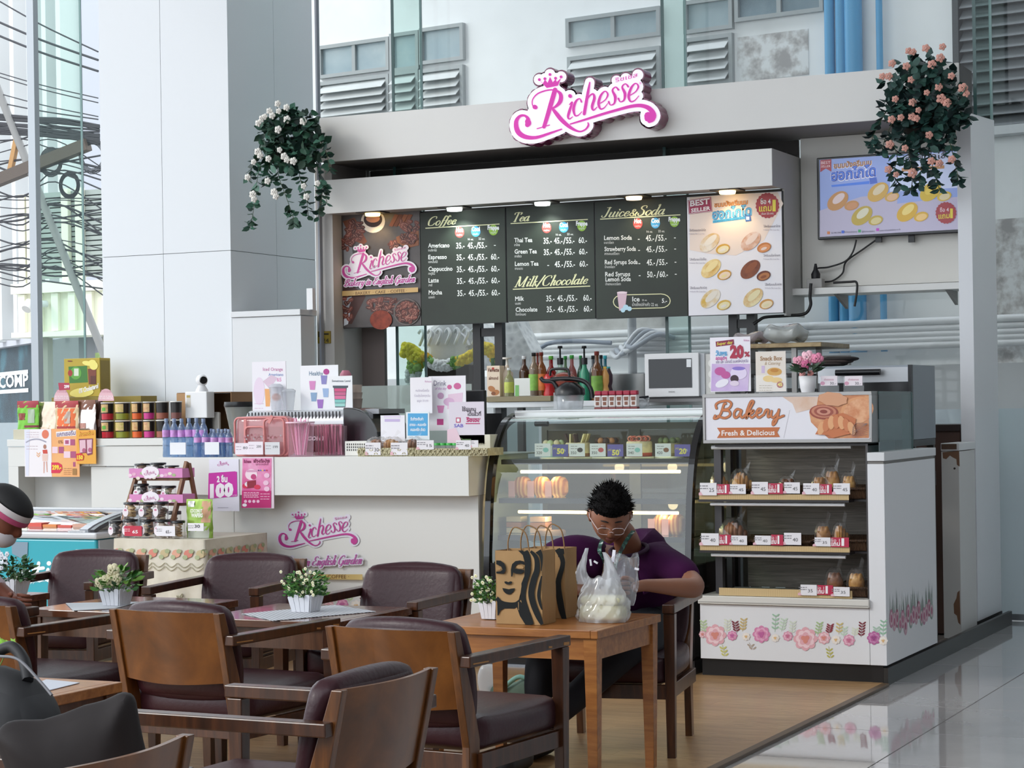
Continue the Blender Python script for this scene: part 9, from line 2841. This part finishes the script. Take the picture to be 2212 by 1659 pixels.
def hand(w,dx,mn,skin):
 base = Vector((w[0] + dx * 0.045,w[1] - 0.03,w[2]))
 for f in range(4):
  L_f = (0.068,0.078,0.074,0.058)[f]
  b0_ = base + Vector((dx * 0.0,-0.005,0.028 - 0.019 * f))
  skinobj('finger',[[(b0_.x,b0_.y,b0_.z,0.0085),(b0_.x + dx * L_f * 0.45,b0_.y - 0.012,b0_.z,0.0083),(b0_.x + dx * L_f * 0.75,b0_.y - 0.002,b0_.z - 0.004,0.0078),(b0_.x + dx * L_f * 0.9,b0_.y + 0.014,b0_.z - 0.006,0.007)]],mn,skin,1)
 b0_ = base + Vector((-dx * 0.02,-0.02,0.02))
 skinobj('thumb',[[(b0_.x,b0_.y,b0_.z,0.0105),(b0_.x + dx * 0.015,b0_.y - 0.03,b0_.z + 0.016,0.0098),(b0_.x + dx * 0.04,b0_.y - 0.04,b0_.z + 0.014,0.0085)]],mn,skin,1)
hand(wrR,-1,mn,skin)
hand(wrL,1,mn,skin)
# T-shirt
mid = (CXm + 0.02,8.33,0.68)
tors = skinobj('t_shirt',[
 [(CXm,8.38,0.56,(0.20,0.15)),(mid[0],mid[1],0.72,(0.205,0.15)),(CXm + 0.01,8.25,0.86,(0.20,0.14)),(chest[0],chest[1],chest[2] + 0.01,(0.16,0.125)),(chest[0] - 0.01,chest[1] - 0.03,chest[2] + 0.08,(0.10,0.085))],
 [(chest[0],chest[1],chest[2] + 0.01,(0.16,0.125)),(*arm_c(chest,shR,0.5),0.115),(shR[0] - 0.03,shR[1],shR[2] - 0.01,0.08),(*arm_c(shR,elR,0.4),0.072),(*arm_c(shR,elR,0.80),0.070)],
 [(chest[0],chest[1],chest[2] + 0.01,(0.16,0.125)),(*arm_c(chest,shL,0.5),0.115),(shL[0] + 0.03,shL[1],shL[2] - 0.01,0.08),(*arm_c(shL,elL,0.4),0.072),(*arm_c(shL,elL,0.72),0.068)]],mn,shirt)
MB(mat('2a0829',0.9)).tube([(neck[0] + 0.078 * math.cos(a),neck[1] + 0.03 + 0.085 * math.sin(a),neck[2] - 0.055 + 0.022 * math.sin(a)) for a in [2 * PI * j / 20 for j in range(20)]],0.009,7,closed=True).build('collar',mn)
# head, bowed forward and to the viewer's left
vd = (O3 - headc); vd.z = 0
yaw_h = math.atan2(-vd.x,vd.y) + PI + 0.04
MH = Matrix.Translation(headc) @ Matrix.Rotation(yaw_h,4,'Z') @ Matrix.Rotation(math.radians(34),4,'X') @ Matrix.Rotation(math.radians(3),4,'Y')
RH = (0.080,0.098,0.122)
hd,face = headmesh('head',mn,MH,skin,R_=RH)
def onhead(d,lift=1.0):
 d = Vector(d).normalized(); k = face(d) * lift
 return Vector((d.x * RH[0] * k,d.y * RH[1] * k,d.z * RH[2] * k))
hairm = mat('0b0909',0.8,noise=0.3,scale=60,bump=0.8,bscale=120,spec=0.12)
mb = MB(hairm); mb.M = MH
def hairline(d):
 # below this nothing grows
 x,y,z = d
 if y < -0.2: lim = 0.42 - 0.25 * max(0,abs(x) - 0.45)
 elif y < 0.15: lim = 0.42 - (y + 0.2) / 0.35 * 0.5
 else: lim = -0.45
 return z - lim
RHr = random.Random(9)
def hf(d):
 h_ = hairline(d)
 if h_ <= 0: return 0.96 
 k = face(d) * (1.02 + 0.11 * min(1,h_ * 4)) + 0.03 * math.sin(31 * d.x + 5) * math.sin(27 * d.y) * min(1,h_ * 3)
 if d.z > 0.5: k += 0.05
 return k
mb.ell((0,0,0),RH,48,34,hf)
for i in range(620):
 a = RHr.uniform(0,2 * PI); z_ = RHr.uniform(-0.3,1)
 s_ = math.sqrt(max(0,1 - z_ * z_))
 d = Vector((s_ * math.cos(a),s_ * math.sin(a),z_))
 if hairline(d) < 0.02: continue
 p = onhead(d,1.08); l_ = 0.016 + 0.016 * max(0,d.z)
 tip = p + d * l_ + Vector((RHr.uniform(-.4,.4),RHr.uniform(-.7,.2),RHr.uniform(0,.4))) * l_
 w_ = d.cross(Vector((0,0,1))).normalized() * 0.004
 w2 = d.cross(w_).normalized() * 0.004
 mb.add([p - w_,p + w_,p + w2,tip],[(0,1,3),(1,2,3),(2,0,3)])
mb.build('hair',mn)
# eyes, brows, lips
for s_ in (-1,1):
 e = onhead((s_ * 0.34,-0.92,0.03),0.99)
 mb = MB(mat('6d4434',0.5)); mb.M = MH
 mb.ell(e + Vector((0,0.004,0)),(0.017,0.009,0.0095),14,8)
 mb.m(mat('1c1412',0.5)).tube([e + Vector((q * 0.016,-0.0055 + 0.004 * q * q,-0.004 - 0.002 * (1 - q * q))) for q in (-1,-0.5,0,0.5,1)],0.0013,5)
 mb.build('closed_eye',mn)
 mb = MB(mat('1a1312',0.8)); mb.M = MH
 mb.tube([onhead((s_ * (0.16 + 0.1 * q),-0.93 + 0.03 * q,0.24 + 0.02 * math.sin(q)),1.015) for q in range(5)],[0.002,0.0036,0.0036,0.003,0.001],6)
 mb.build('eyebrow',mn)
for dz_,rr_ in ((-0.475,0.0042),(-0.535,0.005)):
 mb = MB(mat('7c4640',0.45)); mb.M = MH
 mb.tube([onhead((q * 0.075,-0.86,dz_ + 0.012 * abs(q)),1.0) for q in (-3,-2,-1,0,1,2,3)],[0.0008,rr_ * 0.8,rr_,rr_ * 0.9,rr_,rr_ * 0.8,0.0008],8)
 mb.build('lip',mn)
# glasses
mb = MB(mat('c9b8b6',0.2,0.2)); mb.M = MH
for s_ in (-1,1):
 c = onhead((s_ * 0.36,-0.92,-0.07),1.0) + Vector((0,-0.014,0))
 pts = [c + Vector((0.0255 * math.copysign(abs(math.cos(a)) ** 0.7,math.cos(a)),0.003 * math.cos(a) * s_,0.017 * math.copysign(abs(math.sin(a)) ** 0.7,math.sin(a)))) for a in [2 * PI * j / 20 for j in range(20)]]
 mb.tube(pts,0.0016,6,closed=True)
 mb.tube([c + Vector((s_ * 0.026,0,0.006)),Vector((s_ * RH[0] * 1.08,-0.03,0.006)),Vector((s_ * RH[0] * 1.07,0.02,-0.0))],0.0018,6)
mb.tube([onhead((-0.09,-0.98,-0.02),1.0) + Vector((0,-0.012,0)),onhead((0,-1,0.0),1.0) + Vector((0,-0.007,0)),onhead((0.09,-0.98,-0.02),1.0) + Vector((0,-0.012,0))],0.0016,6)
gg = mb.build('glasses',mn)
for s_ in (-1,1):
 c = onhead((s_ * 0.36,-0.92,-0.07),1.0) + Vector((0,-0.014,0))
 mb = MB(glass('f2f4f6',1,0.8,name='lens_glass')); mb.M = MH
 mb.add([c + Vector((0.0245 * math.cos(a),0,0.0165 * math.sin(a))) for a in [2 * PI * j / 16 for j in range(16)]],[tuple(range(16))]); mb.build('lens',gg)
# lanyard
lanm = ramp_mat('lanyard_print','noise',30,[(0.4,'121416'),(0.55,'2a6a5a'),(0.62,'d9dcd8'),(0.75,'15171a')],rough=0.6)
cf = Vector((chest[0],chest[1] - 0.14,chest[2]))
for s_,top in ((-1,(headc.x - 0.05,headc.y + 0.04,headc.z - 0.10)),(1,(headc.x + 0.075,headc.y + 0.07,headc.z - 0.07))):
 pts = smooth([top,(top[0] - 0.012 * s_,top[1] - 0.07,top[2] - 0.05),(headc.x - 0.03 + 0.02 * s_,7.93,headc.z - 0.22),(headc.x - 0.02 + 0.008 * s_,7.95,headc.z - 0.34)],5)
 mb = MB(lanm)
 for a,b in zip(pts[:-1],pts[1:]):
  mb.bar(a,b,0.018,0.002,(0,-1,0.3))
 mb.build('lanyard',mn)
# ---- worker at the left edge
wk = thing('person','worker in a black cap and pink-white headband bending forward at the left edge','person',(atz(-60,1300,0.9).x,7.6,0))
Yw = 6.95
hc = Vector(P7(6,1112,Yw))
MW = Matrix.Translation(hc) @ Matrix.Rotation(yaw_h + 1.3,4,'Z') @ Matrix.Rotation(math.radians(38),4,'X')
skw = mat('7a4634',0.55,noise=0.08,scale=9)
hw_,_ = headmesh('head',wk,MW,skw,R_=(0.082,0.10,0.12))
mb = MB(mat('0f0e10',0.7)); mb.M = MW
mb.ell((0,0.0,0.04),(0.093,0.122,0.092),28,18,lambda d: 1.0 if d.z > 0.25 else (0.86 if d.y < 0.3 else 0.98))
mb.build('cap',wk)
for (r_,z0_,z1_,c) in ((0.0,0.040,0.070,'d8d3d4'),(0.002,0.018,0.042,'b84c74')):
 mb = MB(mat(c,0.7)); mb.M = MW
 mb.grid(lambda u,v: ((0.096 + r_) * math.sin(2 * PI * u),-(0.116 + r_) * math.cos(2 * PI * u) * 0.98,z0_ + (z1_ - z0_) * v + 0.012 * math.cos(2 * PI * u) * 0),32,2,closeu=True)
 mb.build('headband',wk)
mb = MB(mat('cfc9cc',0.7)); mb.M = MW
mb.ell((0,-0.035,-0.065),(0.068,0.078,0.062),24,14)
mb.build('face_mask',wk)
skinobj('body',[[(hc.x - 0.52,hc.y + 0.1,0.55,0.15),(hc.x - 0.46,hc.y + 0.1,0.85,(0.17,0.13)),(hc.x - 0.30,hc.y + 0.06,hc.z - 0.06,(0.13,0.11)),(hc.x - 0.10,hc.y + 0.05,hc.z - 0.03,0.06),(hc.x - 0.02,hc.y,hc.z - 0.01,0.05)]],wk,mat('c9b9bf',0.8))
wk_sh = Vector((hc.x - 0.34,hc.y + 0.06,hc.z - 0.08))
for s_ in (-1,1):
 e_ = (wk_sh.x + 0.02,wk_sh.y + 0.20 * s_,0.76)
 w_ = (wk_sh.x + 0.24,wk_sh.y + 0.13 * s_,0.67)
 skinobj('sleeve',[[(wk_sh.x,wk_sh.y + 0.13 * s_,wk_sh.z - 0.02,0.075),(*e_,0.055),(*arm_c(e_,w_,0.6),0.042)]],wk,mat('c9b9bf',0.8))
 skinobj('forearm',[[e_ + (0.04,),(*arm_c(e_,w_,0.6),0.034),(*w_,0.026),(w_[0] + 0.045,w_[1] - 0.02,w_[2],(0.034,0.02))]],wk,skw)
 hand(w_,1,wk,skw)
skinobj('trousers',[[(hc.x - 0.52,hc.y + 0.1,0.62,0.15),(hc.x - 0.56,hc.y,0.40,0.085),(hc.x - 0.56,hc.y,0.08,0.055)],[(hc.x - 0.52,hc.y + 0.1,0.62,0.15),(hc.x - 0.48,hc.y + 0.2,0.40,0.085),(hc.x - 0.48,hc.y + 0.2,0.08,0.055)]],wk,pants)
for y_ in (0.0,0.2):
 MB(mat('141416',0.5)).cushion((hc.x - 0.48,hc.y + y_,0.05),(0.26,0.09,0.08),0.03,0.05,6).build('shoe',wk)
# ================================================================ CUSHION, BACKPACK, FLOOR BAGS
cub = mat('1d1616',0.8,noise=0.15,scale=5,bump=0.5,bscale=8,name='black_cushion_cloth')
c0 = aty(178,1570,3.85)
cu = thing('black_cushion','plump black cloth cushion propped in the bottom left chair','cushion',(c0.x,c0.y,0.42))
def fc(w):
 p = 0.85 + 0.15 * (abs(w.x) / 0.15) ** 2 * (abs(w.z) / 0.19) ** 2
 return Vector((w.x * (1 + 0.16 * (abs(w.z) / 0.19) ** 2),w.y * (1.25 - 0.9 * max(abs(w.x) / 0.16,abs(w.z) / 0.195) ** 3),w.z * (0.88 + 0.17 * (w.x / 0.15) ** 2) + 0.004 * math.sin(50 * w.x)))
cq = Vector((c0.x,3.85,0.615))
MB(cub).cushion(cq,(0.30,0.14,0.37),0.05,0.05,16,Matrix.Rotation(0.50,3,'Z') @ Matrix.Rotation(-0.25,3,'Y'),fc).build('cover',cu)
bp_m = mat('2c2c2e',0.75,noise=0.12,scale=6,bump=0.3,bscale=14,name='backpack_cloth')
b0p = aty(10,1540,4.25)
bpk = thing('backpack','dark grey backpack with straps at the bottom left corner','backpack',(b0p.x,4.25,0.42))
bx = Vector((b0p.x,4.25,0.60))
def fbp(w):
 t_ = (w.z + 0.2) / 0.4
 return Vector((w.x * (1 - 0.35 * max(0,t_ - 0.4)),w.y,w.z - 0.6 * max(0,w.x) ** 1.2 * max(0,t_ - 0.3)))
MB(bp_m).cushion(bx,(0.34,0.2,0.40),0.08,0.1,14,Matrix.Rotation(-0.1,3,'Y'),fbp).build('main_bag',bpk)
MB(bp_m).cushion(bx + Vector((0.05,-0.11,-0.07)),(0.20,0.08,0.22),0.035,0.15,8,None,None).build('front_pocket',bpk)
MB(mat('55555a',0.5)).tube(smooth([bx + Vector(p) for p in ((-0.05,-0.155,-0.16),(-0.045,-0.155,0.0),(-0.0,-0.15,0.05),(0.09,-0.15,0.045),(0.14,-0.15,0.0),(0.15,-0.15,-0.16))],6),0.004,6).build('piping',bpk)
MB(mat('17171a',0.6)).tube(smooth([aty(0,1405,4.3),aty(28,1398,4.3),aty(52,1428,4.28),aty(60,1470,4.25)],6),0.016,7).build('strap',bpk)
MB(mat('6d6d72',0.5)).tube(smooth([aty(0,1418,4.2),aty(40,1425,4.18),aty(85,1470,4.15),aty(112,1502,4.13)],6),0.004,6).build('upper_piping',bpk)
wbm = glass('f2f3f6',1,0.8,rough=0.15,film=0.6,name='white_bag_film')
q = atz(1064,1520,0.013)
fw_ = lambda w: w + Vector((0.012 * math.sin(30 * w.z + 4),0.01 * math.sin(28 * w.x),0))
t = thing('white_bag','thin white plastic bag standing on the floor behind the near armchair','plastic bag',(q.x,q.y,0.013))
MB(wbm).cushion((q.x,q.y,0.115),(0.12,0.08,0.19),0.03,0.0,10,Matrix.Rotation(0.1,3,'Y'),fw_).build('bag_film',t)
q = atz(1118,1520,0.013)
t = thing('green_bag','crumpled sage green cloth bag on the floor under the table','bag',(q.x,q.y,0.013))
fg = lambda w: Vector((w.x + 0.02 * math.sin(26 * w.z + 9 * w.y),w.y,w.z * (0.8 + 0.5 * w.x / 0.15) + 0.014 * math.sin(33 * w.x)))
MB(mat('5f7468',0.8,noise=0.3,scale=9)).cushion((q.x + 0.02,q.y,0.085),(0.27,0.16,0.13),0.04,0.15,12,None,fg).build('bag_body',t)
MB(mat('7fb0a4',0.6)).tube(smooth([(q.x - 0.1,q.y - 0.09,0.03),(q.x - 0.03,q.y - 0.1,0.10),(q.x + 0.06,q.y - 0.09,0.16),(q.x + 0.14,q.y - 0.05,0.10)],5),0.012,6).build('strap',t)
for o in LOCALS:
 if '_local' in o.keys():
  del o['_local']
